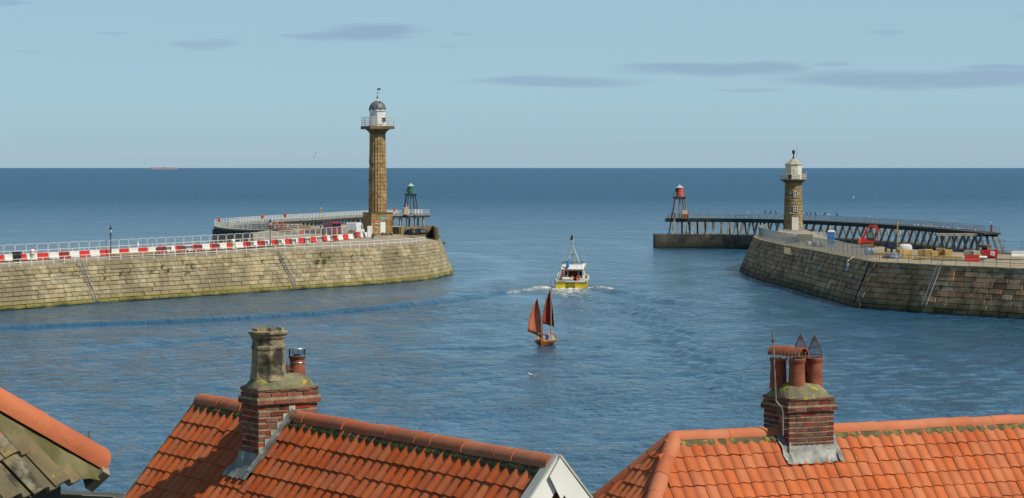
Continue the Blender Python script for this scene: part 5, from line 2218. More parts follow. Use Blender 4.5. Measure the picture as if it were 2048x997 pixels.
bp0 = bench_proto()
vb = lambda u: float(np.interp(u, [-60, 12, 99, 225, 350, 486, 608, 707], [526.3, 522.5, 518, 511, 503.8, 495.6, 486.7, 477.9])) + 2.4
bpx = [(132, 515.5), (322, 504.0), (366, 501.3), (400, 499.2), (435, 497), (503, 493), (532, 491), (559, 489.3), (588, 487), (616.5, 484.8), (643, 482.8), (669, 480.6), (338, 503.0), (380, 500.4)]
pier_a = math.atan2(bl.tan(60).y, bl.tan(60).x)
for i, (u, v) in enumerate(bpx):
    p = Wp(u, vb(u))
    if i == 0:
        bp0.location = p
        bp0.rotation_euler = (0, 0, pier_a)
        bp0['label'] = 'lone dark wooden bench before the barriers near the lamp post'
    else:
        dup(bp0, p, pier_a + rnd.uniform(-.04, .04), 'dark wooden bench in front of the red and white barriers')

t = thing('litter_bin', 'black double litter bin standing on the sandstone pier', 'bin', tuple(Wp(34, 523.5)), pier_a - .6)
MB().box(-.6, .6, -.35, .35, .08, 1.3).build('body', BLK, t, bevel=.03)
MB().box(-.66, .66, -.41, .41, 1.3, 1.45).build('lid', BLK, t, bevel=.04)
MB().box(-.5, -.08, -.37, -.34, .95, 1.2).box(.08, .5, -.37, -.34, .95, 1.2).build('slots', M('bin_slot_grey', '55585c'), t)
MB().box(-.58, .58, -.33, .33, 0, .08).build('foot', M('bin_foot', '3a3a3a'), t)
for i, (u, v) in enumerate(((65, 520), (466, 498.2))):
    t = thing('mooring_bollard', ['cream painted iron bollard with white dome beside the black litter bin', 'cream painted iron bollard with white dome beside the barriers midway along the pier'][i], 'bollard', tuple(Wp(u, v)))
    MB().lathe([(.42, 0), (.42, .12), (.34, .2), (.32, .75), (.40, .85), (.40, .95)], 18).build('body', M('cream_iron', 'd9cfae', 'c2a878', scale=3, rough=.6), t, smooth=40)
    MB().lathe([(.30, .95), (.28, 1.2), (.36, 1.28), (.36, 1.36), (.30, 1.5), (.16, 1.6), (.02, 1.64)], 18).build('dome', WHITE, t, smooth=40)
GLASSL = M('lantern_glass', 'cfd4d0', 'b9bfbb', rough=.1, spec=.6)


def lamp(label, p):
    t = thing('street_lamp', label, 'lamp', tuple(p))
    MB().lathe([(.2, 0), (.2, .12), (.13, .2), (.12, .9), (.16, .95), (.08, 1.1), (.07, 2.6), (.06, 3.3)], 12).build('post', BLK, t, smooth=40)
    MB().lathe([(.11, 1.45), (.11, 1.65)], 10).build('gold_collar', M('gold_collar', 'b08a3c', rough=.4), t)
    MB().tube((-.35, 0, 3.1), (.35, 0, 3.1), .03, n=6).build('ladder_bar', BLK, t)
    b = MB().lathe([(.1, 3.3), (.16, 3.42), (.1, 3.5), (.16, 3.62)], 10).build('lantern_base', BLK, t, smooth=40)
    MB().lathe([(.15, 3.62), (.25, 4.15)], 6).build('lantern_glass', GLASSL, t)
    MB().lathe([(.29, 4.15), (.2, 4.32), (.07, 4.45), (.05, 4.6), (.08, 4.66), (.01, 4.8)], 6).build('lantern_roof', BLK, t)


lamp('black cast iron lamp post near the lone bench on the sandstone pier', Wp(221.5, 512))
lamp('black cast iron lamp post with the orange workers behind it', Wp(540.5, 494))

# sandbags at the barrier foot
t = thing('timber_baulk', 'long tan timber baulk lying at the foot of the barriers', 'timber', tuple(Wp(268, 509.6)), pier_a)
MB().box(-5.5, 5.5, -.2, .2, 0, .36).build('beam', M('tan_timber', 'a68f63', '8a754e', scale=2, rough=.9), t, bevel=.02)
MB().box(-5.0, 5.2, -.42, -.22, 0, .2).build('plank', M('tan_timber', 'a68f63'), t)

# vans
GLS = M('van_glass', '20262c', '15191d', rough=.1)
TYRE = M('tyre_rubber', '1c1c1c', rough=.85)


def van(label, loc, rz, col, chev):
    t = thing('van', label, 'van', loc, rz)
    b = MB()
    prof = [(0, .35), (4.9, .35), (5.1, .6), (5.1, 1.15), (4.35, 1.3), (3.6, 2.4), (3.3, 2.55), (.1, 2.6), (0, 2.5)]   # rear at y=0, front at y=5
    rows = []
    for (x, sh) in ((-1.0, 0), (-.98, .0), (.98, 0), (1.0, 0)):
        k_ = .06 if abs(x) == 1.0 else 0
        rows.append([Vector((x * (1 - .06 * max(0, (z - 1.3) / 1.3)), min(max(y, k_), 5.1 - k_), z - (k_ if z > 2.2 else 0))) for y, z in prof])
    n = len(prof)
    vs = [p for r_ in rows for p in r_]
    fs = [(k2 * n + i, k2 * n + (i + 1) % n, (k2 + 1) * n + (i + 1) % n, (k2 + 1) * n + i) for k2 in range(3) for i in range(n)]
    fs += [tuple(range(n))[::-1], tuple(range(3 * n, 4 * n))]
    b.add(vs, fs)
    b.build('body', col, t)
    for (x, y) in ((-.92, 1.0), (.92, 1.0), (-.92, 4.1), (.92, 4.1)):
        wv = MB().tube((x - .11, y, .35), (x + .11, y, .35), .35, n=18).build('wheel', TYRE, t, smooth=40)
        MB().tube((x - .12, y, .35), (x + .12, y, .35), .2, n=14).build('rim', RAILG, wv)
    MB().box(-.95, .95, -.08, .02, .35, .6).build('bumper', TYRE, t)
    if chev:
        for i in range(8):
            x0 = -.9 + i * .225
            sg_ = 1 if i < 4 else -1
            b = MB()
            b.prism([Vector((x0, -.012, .68)), Vector((x0 + .225, -.012, .68)), Vector((x0 + .225 + .25 * sg_ if abs(x0 + .225 + .25 * sg_) < .95 else x0 + .225, -.012, 1.2)), Vector((x0 + .25 * sg_ if abs(x0 + .25 * sg_) < .95 else x0, -.012, 1.2))], (0, .01, 0))
            b.build('chevron', M('yellow_chevron', 'ddd02a', rough=.5) if i % 2 == 0 else M(chev, chev if len(chev) == 6 else 'c9472f', rough=.5), t)
    else:
        MB().box(-.85, -.06, -.012, .01, 1.45, 2.3).box(.06, .85, -.012, .01, 1.45, 2.3).build('rear_window', GLS, t)
    MB().box(-.012, .012, -.012, .01, .65, 2.5).build('door_seam', M('seam_dark', '55575a'), t)
    for x in (-.93, .93):
        MB().box(x - .05, x + .05, -.014, .02, 1.25, 1.75).build('tail_light', PRED, t)
    for s_ in (-1, 1):
        MB().prism([Vector((s_ * .985, 3.0, 1.4)), Vector((s_ * .985, 4.1, 1.4)), Vector((s_ * .96, 3.6, 2.1)), Vector((s_ * .955, 3.0, 2.2))], (s_ * .012, 0, 0)).build('side_window', GLS, t)
    MB().add([(-.85, 4.36, 1.38), (.85, 4.36, 1.38), (.8, 3.72, 2.3), (-.8, 3.72, 2.3)], [(0, 1, 2, 3)]).build('windscreen', GLS, t)
    return t


van('white van with yellow rear chevrons parked beside the fluted lighthouse', tuple(Wp(702.5, 473.6)), R(-14), M('van_white', 'e6e6e4', 'dadad8', scale=2, rough=.3), '8a8f94')
van('dark red van parked next to the white van by the lighthouse', tuple(Wp(673, 472.5)), R(28), M('van_maroon', 'a52c44', '8c2439', scale=2, rough=.3), None)

# loose barriers by the lighthouse
for (u, v, rz, me_, lab) in ((719, 474.3, .9, bmR, 'red plastic barrier pulled out of line beside the white van'), (727, 475.2, 1.0, bmW, 'white plastic barrier pulled out of line beside the lighthouse plinth')):
    o_ = link('plastic_barrier', me_)
    o_.location = Wp(u, v)
    o_.rotation_euler = (0, 0, rz)
    tag(o_, lab, 'barrier')
o_ = link('plastic_barrier', bmW)
o_.location = Wp(734.5, 475.5) + Vector((0, 0, 1.05))
o_.rotation_euler = (R(8), R(90), R(20))
tag(o_, 'white plastic barrier stood on end before the lighthouse plinth', 'barrier')
BOUL = M('boulder', '8b7a58', '5f543d', scale=2, rough=.95, bump=.03)
for i, (u, v) in enumerate([(741, 471.5), (748, 471.8), (766, 471.0), (774, 470.8), (783, 470.4)]):
    b = MB()
    b.lathe([(.3, 0), (.42, .18), (.38, .42), (.2, .55), (.02, .58)], 9, rfun=lambda a: 1 + .14 * math.sin(3 * a + i) + .08 * math.cos(5 * a))
    o_ = b.build('boulder', BOUL, smooth=True)
    o_.location = Wp(u, v)
    o_.rotation_euler = (0, 0, i)
    tag(o_, 'rough brown boulder at the foot of the fluted lighthouse plinth', 'boulder', 'boulders round the lighthouse plinth')
TARP = M('black_tarpaulin', '20232a', '14161b', scale=2, rough=.5)
for i, (u, v, sx, sy, lab) in enumerate([(822, 470.2, 1.0, .8, 'black tarpaulin covered heap with the orange cone on it'), (839, 469.5, 1.2, .8, 'black tarpaulin covered heap against the pier head parapet')]):
    b = MB()
    b.lathe([(1.25, 0), (1.2, .35), (1.05, .75), (.7, .95), (.2, 1.05), (.01, 1.05)], 22, rfun=lambda a: 1 + .1 * math.sin(4 * a + i) + .06 * math.sin(9 * a))
    o_ = b.build('covered_heap', TARP, smooth=True)
    o_.location = Wp(u, v)
    o_.scale = (sx * 1.1, sy, 1.1)
    tag(o_, lab, 'tarpaulin')
t = thing('traffic_cone', 'orange traffic cone lying among the black tarpaulins', 'cone', tuple(Wp(828, 470) + Vector((0, -.2, .75))))
MB().box(-.3, .3, -.3, .3, 0, .05).build('base', ORANGE, t)
MB().lathe([(.26, .05), (.05, .75)], 14).build('cone', ORANGE, t, smooth=40)
person('person in dark jacket and blue trousers walking past the lighthouse door', tuple(PZ(745, 484.3, 6.85)), R(200), {'anl': (-.12, .25, .09), 'knl': (-.12, .2, .5), 'tol': (-.12, .4, .05), 'anr': (.12, -.28, .14), 'knr': (.12, .02, .5), 'tor': (.12, -.14, .05)}, M('dark_jacket', '2a2833'), M('blue_jeans', '3c4f78'), HAIR, hgt=1.6)
for i, (u, v, rz, pose, lab) in enumerate([
        (542, 460.2, R(170), {}, 'worker in orange with white helmet standing next to the lamp post'),
        (555, 460.3, R(60), {'ell': (-.36, .1, 1.3), 'wrl': (-.3, .32, 1.35), 'pml': (-.28, .4, 1.36)}, 'worker in orange holding an arm forward between two other workers'),
        (568.5, 459.2, R(100), {'chs': (0, .18, 1.28), 'nck': (0, .3, 1.42), 'hd0': (0, .36, 1.5), 'hd1': (0, .39, 1.62), 'nose': (0, .46, 1.5), 'shl': (-.19, .2, 1.36), 'shr': (.19, .2, 1.36), 'ell': (-.24, .3, 1.1), 'elr': (.24, .3, 1.1), 'wrl': (-.2, .5, .95), 'wrr': (.2, .5, .95), 'pml': (-.2, .57, .93), 'pmr': (.2, .57, .93)}, 'worker in orange leaning forward beside the timber stack')]):
    person(lab, tuple(Wp(u, v)), rz, pose, HIVIS, HIVIS, HAIR, helmet=HELM if i == 0 else M('orange_helmet', 'e07a3a', rough=.4) if i == 2 else HELM, group='workers on the west pier head', hgt=1.82)
person('worker in orange with white helmet bending down behind the mesh panels', tuple(Wp(641, 466)), R(120), {}, HIVIS, NAVY, HAIR, helmet=HELM, hgt=1.7)
PLANK = M('pale_planks', 'b99a66', '9c8053', scale=2, rough=.9, rand=.2, stretch=(3, 3, 1))
t = thing('timber_stack', 'stack of pale planks on the west pier head behind the workers', 'timber', tuple(Wp(601, 457.2)), R(5))
for z in range(3):
    for y in range(3):
        MB().box(-2.1, 2.0 + rnd.uniform(-.2, .2), -.45 + y * .3, -.17 + y * .3, z * .22, z * .22 + .2).build('plank', PLANK, t)
t = thing('rubble_heap', 'low heap of brown spoil at the workers feet', 'heap', tuple(Wp(566, 462.5)))
MB().lathe([(2.2, 0), (1.8, .3), (1.1, .6), (.4, .8), (.02, .85)], 18, rfun=lambda a: 1 + .15 * math.sin(3 * a) + .1 * math.sin(7 * a)).build('spoil', M('brown_spoil', '7d6247', '5c4733', scale=3, rough=.95, bump=.05), t, smooth=True)
t = thing('spoil_heap', 'long bank of brown spoil and planks beside the dark red van', 'heap', tuple(Wp(634, 464)))
MB().lathe([(3.6, 0), (3.2, .3), (2.0, .6), (.6, .75), (.02, .8)], 18, rfun=lambda a: (1 + .15 * math.sin(3 * a)) * (1 - .35 * abs(math.sin(a)))).build('spoil', MATS['brown_spoil'], t, smooth=True)
buoy_box('orange lifebuoy housing behind the mesh panels midway along the pier', Wp(604.5, 481), None)
for (u, v, w_, h_, m_, lab) in ((532, 486, .55, .75, M('teal_sign_board', '72b5b5'), 'small teal notice fixed on a mesh panel'), (275, 504.5, .4, .5, WHITE, 'small white notice fixed on a mesh panel')):
    t = thing('notice', lab, 'sign', tuple(Wp(u, v + 6) + Vector((.08, -.12, 0))), pier_a)
    MB().box(-w_ / 2, w_ / 2, -.1, -.07, 1.45, 1.45 + h_).build('board', m_, t)
    MB().box(-.03, .03, -.07, -.03, 0, 1.5).build('stake', WHITE, t)

# ================================================================== EAST PIER WORKS
FENCEG = M('galvanised_grey', 'a9b0ad', '8b918f', scale=3, rough=.5, metal=.3)
ee = Line([topEl.at(s_) + E0 + Vector((.0, 0, 0)) for s_ in np.linspace(0, topEl.len, 200)])
s_a = min(np.linspace(0, ee.len, 400), key=lambda q: abs(pix(ee.at(q))[0] - 1732))
s_b = min(np.linspace(s_a, ee.len, 400), key=lambda q: abs(pix(ee.at(q))[0] - 1524))
hf = MB()
hw2 = 1.7
hf.path([Vector(p) for p in [(-hw2, 0, .05), (-hw2, 0, 2.0), (hw2, 0, 2.0), (hw2, 0, .05)]], .04, 6)
hf.tube((-hw2, 0, .25), (hw2, 0, .25), .02, n=5)
hfm = hf.mesh('frame', FENCEG)
hw3 = MB()
for i in range(1, 34):
    x = -hw2 + 2 * hw2 * i / 34
    hw3.tube((x, 0, .25), (x, 0, 2.0), .007, n=3, cap=False)
for z in (.6, .95, 1.3, 1.65):
    hw3.tube((-hw2, 0, z), (hw2, 0, z), .01, n=3, cap=False)
hwm = hw3.mesh('wire_mesh', M('thin_wire_grey', '98a09e', rough=.5, metal=.3), normals=False)
ftm = MB().box(-.35, .35, -.12, .12, 0, .14).mesh('foot', M('concrete_foot', '8e8a80'))
s = s_a + 1.7
while s < s_b:
    p, tn = ee.at(s), ee.tan(s)
    nn = Vector((-tn.y, tn.x, 0)).normalized()
    p = p - nn * .9
    f_ = thing('mesh_fence_panel', 'grey site fence panel along the edge of the dark east pier', 'fence', tuple(p), math.atan2(tn.y, tn.x), 'site fence panels on the east pier')
    link('frame', hfm, f_)
    link('wire_mesh', hwm, f_)
    link('foot', ftm, f_, Matrix.Translation((hw2, 0, 0)) @ Matrix.Rotation(math.pi / 2, 4, 'Z'))
    s += 3.5
# second run of panels round the lighthouse compound
cmp_ = [Ep(u, v) for (u, v) in [(1556, 471), (1600, 474.5), (1652, 478.5)]]
for a, b in zip(cmp_[:-1], cmp_[1:]):
    d = (b - a)
    n = max(1, int(d.length / 2.6))
    for i in range(n):
        q = a + d * ((i + .5) / n)
        f_ = thing('lattice_panel', 'white lattice barrier panel in front of the short lighthouse', 'fence', tuple(q), math.atan2(d.y, d.x), 'white lattice panels by the short lighthouse')
        b_ = MB()
        for h in (.35, .65, .95, 1.25):
            b_.beam((-1.25, 0, h), (1.25, 0, h), .05, .08)
        for x in np.linspace(-1.25, 1.25, 7):
            b_.beam((x, .03, 0.02), (x, .03, 1.3), .07, .05)
        b_.build('lattice', PWHITE, f_)
SCAF = M('scaffold_tube', '7f8382', '5c5f5e', scale=3, rough=.5, metal=.4)
t = thing('scaffold_railing', 'scaffold tube guard rail along the edge of the east pier', 'railing', tuple(E0))
sa2 = s_a / ee.len * topEl.len
rail_run(t, topEl, 4, sa2 - .5, -1.0, 2.4, 1.25, SCAF, SCAF, (1.15, .62), .04, .035)
t = thing('scaffold_railing', 'tall thin scaffold rail along the seaward edge of the east pier', 'railing', tuple(farE[0]))
fl = Line([p - farE[0] for p in farE])
rail_run(t, fl, 6, fl.len, -.8, 4.2, 2.3, SCAF, SCAF, (2.1, 1.1, .55), .03, .025)
# portable toilet
t = thing('portable_toilet', 'blue portable toilet with white roof beside the east pier fence', 'toilet', tuple(Ep(1662, 488.5)), R(-12))
PB = M('blue_plastic', '2f78c4', '2a6cb2', scale=2, rough=.45)
MB().box(-.58, .58, -.58, .58, .08, 2.15).build('cabin', PB, t, bevel=.03)
dd = MB().box(-.42, .42, -.64, -.585, .15, 2.0).build('door', M('blue_plastic_light', '4a8fd2', rough=.45), t)
MB().box(.28, .34, -.68, -.64, 1.0, 1.15).build('handle', BLK, dd)
MB().prism([Vector((-.63, -.65, 2.15)), Vector((.63, -.65, 2.15)), Vector((.5, -.5, 2.5)), Vector((-.5, -.5, 2.5))], (0, 1.2, 0)).build('roof', PWHITE, t, bevel=.06)
MB().box(-.6, .6, -.6, .6, 0, .08).build('skid', RAILG, t)
# excavator
EXR = M('excavator_red', 'd03a26', 'b93220', scale=2, rough=.4)
EXB = M('excavator_dark', '2a2c2e', '1d1f20', rough=.6)
t = thing('excavator', 'small red excavator with raised bent boom on the east pier', 'excavator', tuple(Ep(1735, 495.2)), R(-8))
for y in (-.75, .75):
    tr = MB()
    tr.prism([Vector((-1.1, y - .2, .0)), Vector((1.1, y - .2, 0)), Vector((1.3, y - .2, .3)), Vector((1.1, y - .2, .6)), Vector((-1.1, y - .2, .6)), Vector((-1.3, y - .2, .3))], (0, .4, 0))
    tr.build('track', EXB, t, bevel=.05)
MB().box(-1.05, 1.05, -.55, .55, .25, .65).build('undercarriage', EXB, t)
MB().prism([Vector((-1.6, -.95, .72)), Vector((1.0, -.95, .72)), Vector((1.0, -.95, 1.15)), Vector((-.3, -.95, 1.6)), Vector((-1.5, -.95, 1.6)), Vector((-1.7, -.95, 1.3))], (0, 1.9, 0)).build('upper_body', EXR, t, bevel=.06)
MB().box(-1.72, -1.45, -.9, .9, .8, 1.5).build('counterweight', EXB, t, bevel=.06)
cb = MB().prism([Vector((-.15, -.95, 1.2)), Vector((1.05, -.95, 1.1)), Vector((1.0, -.95, 2.1)), Vector((.75, -.95, 2.75)), Vector((-.1, -.95, 2.75))], (0, .95, 0)).build('cab', EXB, t, bevel=.04)
GRG = M('greenish_glass', '6f8f86', '5d7d75', rough=.12)
MB().prism([Vector((.0, -.972, 1.7)), Vector((.95, -.972, 1.6)), Vector((.92, -.972, 2.1)), Vector((.72, -.972, 2.62)), Vector((.0, -.972, 2.62))], (0, .018, 0)).build('cab_glass', GRG, cb)
MB().prism([Vector((1.03, -.9, 1.6)), Vector((1.03, -.1, 1.6)), Vector((.76, -.1, 2.66)), Vector((.76, -.9, 2.66))], (.03, 0, .005)).build('front_glass', GRG, cb)
bm_ = MB()
bm_.beam((-.95, .45, 1.2), (-.05, .45, 3.15), .26, .36).beam((-.1, .45, 3.05), (.45, .45, 3.8), .24, .34).beam((.35, .45, 3.74), (1.35, .45, 3.6), .24, .3)
bm_.build('boom', EXR, t, bevel=.03)
MB().beam((1.25, .45, 3.9), (1.75, .45, 2.9), .22, .4).beam((1.74, .45, 3.1), (1.68, .45, .75), .2, .32).build('dipper_arm', EXR, t, bevel=.03)
MB().tube((.35, .45, 2.4), (1.1, .45, 3.4), .06, n=8).tube((1.1, .45, 3.9), (1.8, .45, 3.5), .05, n=8).build('hydraulic_ram', RAILG, t)
MB().prism([Vector((1.35, .15, .75)), Vector((1.95, .15, .8)), Vector((2.0, .15, .35)), Vector((1.7, .15, .05)), Vector((1.4, .15, .2))], (0, .6, 0)).build('bucket', EXB, t)
MB().box(-.9, 1.0, -1.35, -1.15, .15, .65).build('blade', M('dull_tan_steel', '9a8560', '7c6b4d', rough=.8), t)
person('worker in orange with white helmet seen from behind beside the excavator', tuple(Ep(1719, 495.8)), R(10), {}, HIVIS, HIVIS, HAIR, helmet=HELM, hgt=1.8)
# stones, blocks and sacks
SBLK = M('new_sandstone', 'c2a56c', 'ab8f5a', scale=1.2, rough=.9, bump=.02, rand=.14)
CBLK = M('grey_concrete', 'a8a598', '8f8c80', scale=1.5, rough=.9, bump=.02)


def block(u, v, sx, sy, sz, rz, mat, lab, name='stone_block', cat='stone', grp=None):
    b = MB()
    h = [rnd.uniform(-.04, .04) for _ in range(8)]
    c = [(-sx, -sy, 0), (sx, -sy, 0), (sx, sy, 0), (-sx, sy, 0), (-sx, -sy, sz), (sx, -sy, sz), (sx, sy, sz), (-sx, sy, sz)]
    c = [Vector(p) + Vector((h[i], h[(i + 3) % 8], h[(i + 5) % 8] if p[2] else 0)) for i, p in enumerate(c)]
    b.add(c, [(3, 2, 1, 0), (4, 5, 6, 7), (0, 1, 5, 4), (1, 2, 6, 5), (2, 3, 7, 6), (3, 0, 4, 7)])
    o_ = b.build(name, mat, bevel=.05)
    o_.location = Ep(u, v)
    o_.rotation_euler = (0, 0, rz)
    tag(o_, lab, cat, grp)
    return o_


lab = 'newly cut honey sandstone block waiting on the east pier'
for (u, v, sx, sy, sz) in [(1843.5, 512.5, .55, .5, 1.05), (1857, 513.2, .6, .55, 1.1), (1868, 514.2, .5, .5, .85), (1881, 513.3, .68, .6, 1.3), (1895, 513.8, .62, .6, 1.1), (1776.5, 512.6, .28, .4, 1.1), (1797, 512.5, .3, .4, 1.3)]:
    block(u, v, sx, sy, sz, rnd.uniform(-.35, .15), SBLK, lab, grp='cut sandstone blocks')
block(1810, 515.5, 1.0, .8, 1.25, .1, SBLK, 'wide honey sandstone block in front of the white sack')
block(1806, 515.8 + 1.5, .06, .06, 1.4, .1, PLANK, 'upright pale timber post by the wide sandstone block', 'timber_post', 'post')
block(1939, 516, .85, .6, 1.15, -.2, CBLK, 'grey concrete block next to the red skip', 'concrete_block', 'block', None)
block(1953, 516.5, .5, .6, 1.1, -.2, M('cream_concrete', 'c9c2a4', 'aea78c', rough=.9), 'cream concrete block next to the red skip', 'concrete_block', 'block', None)
for i, (u, v, ln) in enumerate([(1905, 518.3, 2.6), (1850, 517.6, 1.6), (1760, 510.8, 1.2)]):
    block(u, v, ln, .3, .45, -.1, SBLK, ['long low honey sandstone slab behind the scaffold rail', 'short honey sandstone slab beside the ladder top', 'small honey sandstone slab near the excavator'][i], 'stone_slab')


def sack(u, v, r_, h, mat, lab, name='bulk_bag', cat='sack'):
    b = MB()
    b.lathe([(r_ * .92, 0), (r_, h * .2), (r_ * 1.02, h * .6), (r_ * .9, h * .92), (r_ * .6, h), (.02, h * .98)], 20, rfun=lambda a: 1 / max(abs(math.cos(a)), abs(math.sin(a))) ** .75 * (1 + .02 * math.sin(7 * a)))
    o_ = b.build(name, mat, smooth=True)
    o_.location = Ep(u, v)
    o_.rotation_euler = (0, 0, rnd.uniform(-.5, .3))
    tag(o_, lab, cat)


SACK = M('white_woven_sack', 'd9d8d2', 'c2c1ba', scale=4, rough=.8, bump=.02)
sack(1810, 507.2, 1.05, 1.5, SACK, 'large white bulk bag behind the wide sandstone block')
sack(1735, 509.3, .5, 1.1, M('silver_drum', 'c8d0cf', 'aab3b3', scale=5, rough=.4, metal=.4), 'pale silver drum behind the site fence', 'drum', 'drum')
sack(1745, 510, .38, .7, PB, 'small blue drum behind the site fence', 'drum', 'drum')
sack(1631, 493.2, .6, 1.0, CBLK, 'grey bulk bag beside the blue toilet')
sack(1645, 494.5, .5, .9, CBLK, 'grey bulk bag behind the site fence next to the toilet')
sack(1618, 491, .55, .7, SACK, 'white bulk bag below the short lighthouse')
for i, (u, v, l_, h_) in enumerate([(1610, 484.5, 1.4, 1.5), (1590, 485.2, .7, 1.0), (1578, 487, .6, .8), (1572, 480, .8, .6)]):
    block(u, v, l_, .5, h_, rnd.uniform(-.2, .2), [M('tan_hut', '9b8d62', '857853', rough=.8), M('dark_red_box', '6d3a35', rough=.7), M('teal_box', '4d6a72', rough=.6), M('sand_box', 'a08a55', rough=.9)][i],
          ['tan site hut box below the short lighthouse', 'dark red toolbox behind the site fence', 'dark teal toolbox behind the site fence', 'sand coloured box beside the short lighthouse'][i], 'site_box', 'box')
# black pipe roll and blue sheet
t = thing('pipe_bundle', 'black pipe bundle with white end labels next to the sandstone blocks', 'pipes', tuple(Ep(1782, 508)), R(-10))
for (y, z) in ((-.3, .35), (.35, .35), (0, .85)):
    MB().tube((-1.0, y, z), (1.1, y, z), .33, n=16).build('pipe', TARP, t, smooth=40)
MB().box(.3, .75, -.68, -.6, .3, .75).build('label', SACK, t)
MB().box(-.5, .4, -.3, .5, 1.18, 1.3).build('blue_sheet', M('blue_sheet', '3646b0', rough=.6), t)
t = thing('rubble_heap', 'heap of grey plastic sheet and rubble by the scaffold rail', 'heap', tuple(Ep(1786, 516.8)))
MB().lathe([(1.5, 0), (1.2, .4), (.7, .75), (.25, .9), (.02, .92)], 20, rfun=lambda a: 1 + .2 * math.sin(3 * a) + .12 * math.sin(8 * a)).build('sheet', M('grey_sheet', '8f9496', '5e6366', scale=2.5, rough=.45, bump=.05), t, smooth=True)
t = thing('lifebuoy_post', 'tall tan post with a white ring buoy on the east pier', 'post', tuple(Ep(1794.5, 507)))
MB().tube((0, 0, 0), (0, 0, 5.1), .1, n=8).build('post', PLANK, t)
MB().ring((.25, -.1, 3.3), (1, .5, 0), .36, .1, 18, 6).build('ring_buoy', SACK, t, smooth=True)
# red skip with sign, capstan
t = thing('skip', 'red skip with a white notice on its end', 'skip', tuple(Ep(1979.5, 516.3)), R(-6))
b = MB()
b.add([(-1.0, -.6, .1), (1.05, -.6, .1), (1.05, .7, .1), (-1.0, .7, .1), (-1.3, -.75, 1.15), (1.25, -.75, 1.25), (1.25, .85, 1.25), (-1.3, .85, 1.15)], [(3, 2, 1, 0), (0, 1, 5, 4), (1, 2, 6, 5), (2, 3, 7, 6), (3, 0, 4, 7)])
o_ = b.build('body', M('skip_red', 'd93038', 'c22a31', scale=2, rough=.5), t)
so = o_.modifiers.new('solid', 'SOLIDIFY')
so.thickness = .06
MB().box(-1.0, 1.0, -.5, .6, 0, .1).build('feet', EXB, t)
nb = MB().obox((.35, -.74, .72), (.33, 0, -.07), (0, .02, 0), (.06, 0, .3)).build('notice', WHITE, t)
pk = M('purple_print', '9a3f7a', rough=.6)
pm_ = MB()
for i in range(3):
    for j in range(2):
        pm_.obox((.19 + i * .13 + .03 * j, -.765, .62 + j * .14 - .02 * i), (.045, 0, -.01), (0, .004, 0), (.008, 0, .045))
pm_.build('print', pk, nb)
t = thing('capstan', 'rusty iron capstan with square head behind the red skip', 'capstan', tuple(Ep(1969, 509)))
MB().lathe([(.6, 0), (.5, .3), (.45, 1.0), (.55, 1.1)], 16).build('barrel', M('capstan_dark', '4b2a26', '38201d', rough=.8), t, smooth=40)
MB().lathe([(1.02, 1.1), (1.05, 1.25), (1.05, 1.45), (.95, 1.5)], 20).build('head', M('capstan_brown', '6a5546', '4e3f34', scale=3, rough=.85), t, smooth=40)
sl = MB()
for i in range(8):
    a = 2 * math.pi * i / 8
    sl.obox((1.03 * math.cos(a), 1.03 * math.sin(a), 1.33), (.08 * -math.sin(a), .08 * math.cos(a), 0), (.05 * math.cos(a), .05 * math.sin(a), 0), (0, 0, .06))
sl.build('bar_sockets', BLK, t)
for (u, v, rz, me_, lab, tilt) in ((1944, 523, -.2, bmR, 'red plastic barrier lying by the scaffold rail on the east pier', 0), (1939, 520.5, -.15, bmW, 'white plastic barrier lying near the red skip on the east pier', 1), (1960, 519, -.15, bmW, 'white plastic barrier half hidden before the red skip', 1), (2036, 514.5, -.05, bmW, 'white plastic barrier alone near the seaward edge of the east pier', 0)):
    o_ = link('plastic_barrier', me_)
    o_.location = Ep(u, v) + Vector((0, 0, .25 if tilt else 0))
    o_.rotation_euler = (R(90) if tilt else 0, 0, rz)
    tag(o_, lab, 'barrier')
for i, (u, v, l_) in enumerate(((1930, 521.8, 5.5), (1885, 521.5, 3.5), (2015, 520.5, 4.0), (1835, 520.2, 2.2))):
    t = thing('scaffold_bundle', ['long dark scaffold tubes lying behind the guard rail', 'scaffold tubes lying next to the ladder top', 'scaffold tubes lying before the seaward barrier', 'short scaffold tubes lying near the grey rubble'][i], 'tubes', tuple(Ep(u, v)), R(-12))
    b = MB()
    for j in range(4):
        b.tube((-l_ / 2 * rnd.uniform(.8, 1), j * .12, .06 + .05 * (j % 2)), (l_ / 2, j * .12 + rnd.uniform(-.1, .1), .06 + .05 * (j % 2)), .05, n=6)
    b.build('tubes', SCAF, t)
# hopper and hanging cradle on the wall
q, tn = wall_pt(toeEl, topEl, 1672, E0, .80)
t = thing('chute', 'pale grey triangular chute hanging on the east pier wall', 'chute', tuple(q + Vector((-.35, -.2, 0))), math.atan2(tn.y, tn.x))
MB().add([(-.75, -.2, -.6), (.75, -.2, -.6), (.75, .3, -.6), (-.75, .3, -.6), (-.05, .1, .95), (.05, .1, .95)], [(0, 1, 2, 3), (0, 1, 5, 4), (1, 2, 5), (2, 3, 4, 5), (3, 0, 4)]).build('hopper', M('pale_galvanised', 'b4bab2', '9ba199', rough=.5), t)
MB().tube((0, .1, .9), (.6, -.9, 1.5), .05, n=6).build('arm', PWHITE, t)
q, tn = wall_pt(toeEl, topEl, 1556, E0, .92)
t = thing('work_cradle', 'pale slatted work cradle hung over the edge of the east pier', 'cradle', tuple(q + Vector((-.5, -.5, 0))), math.atan2(tn.y, tn.x))
MB().box(-2.8, 2.8, -.1, .7, -.75, -.62).build('floor', RAILG, t)
b = MB()
for i in range(15):
    x = -2.8 + 5.6 * i / 14
    b.beam((x, .7, -.6), (x, .7, .5), .12, .04)
b.build('slats', M('pale_yellow_slat', 'cfc39a', 'b5aa85', rough=.8), t)
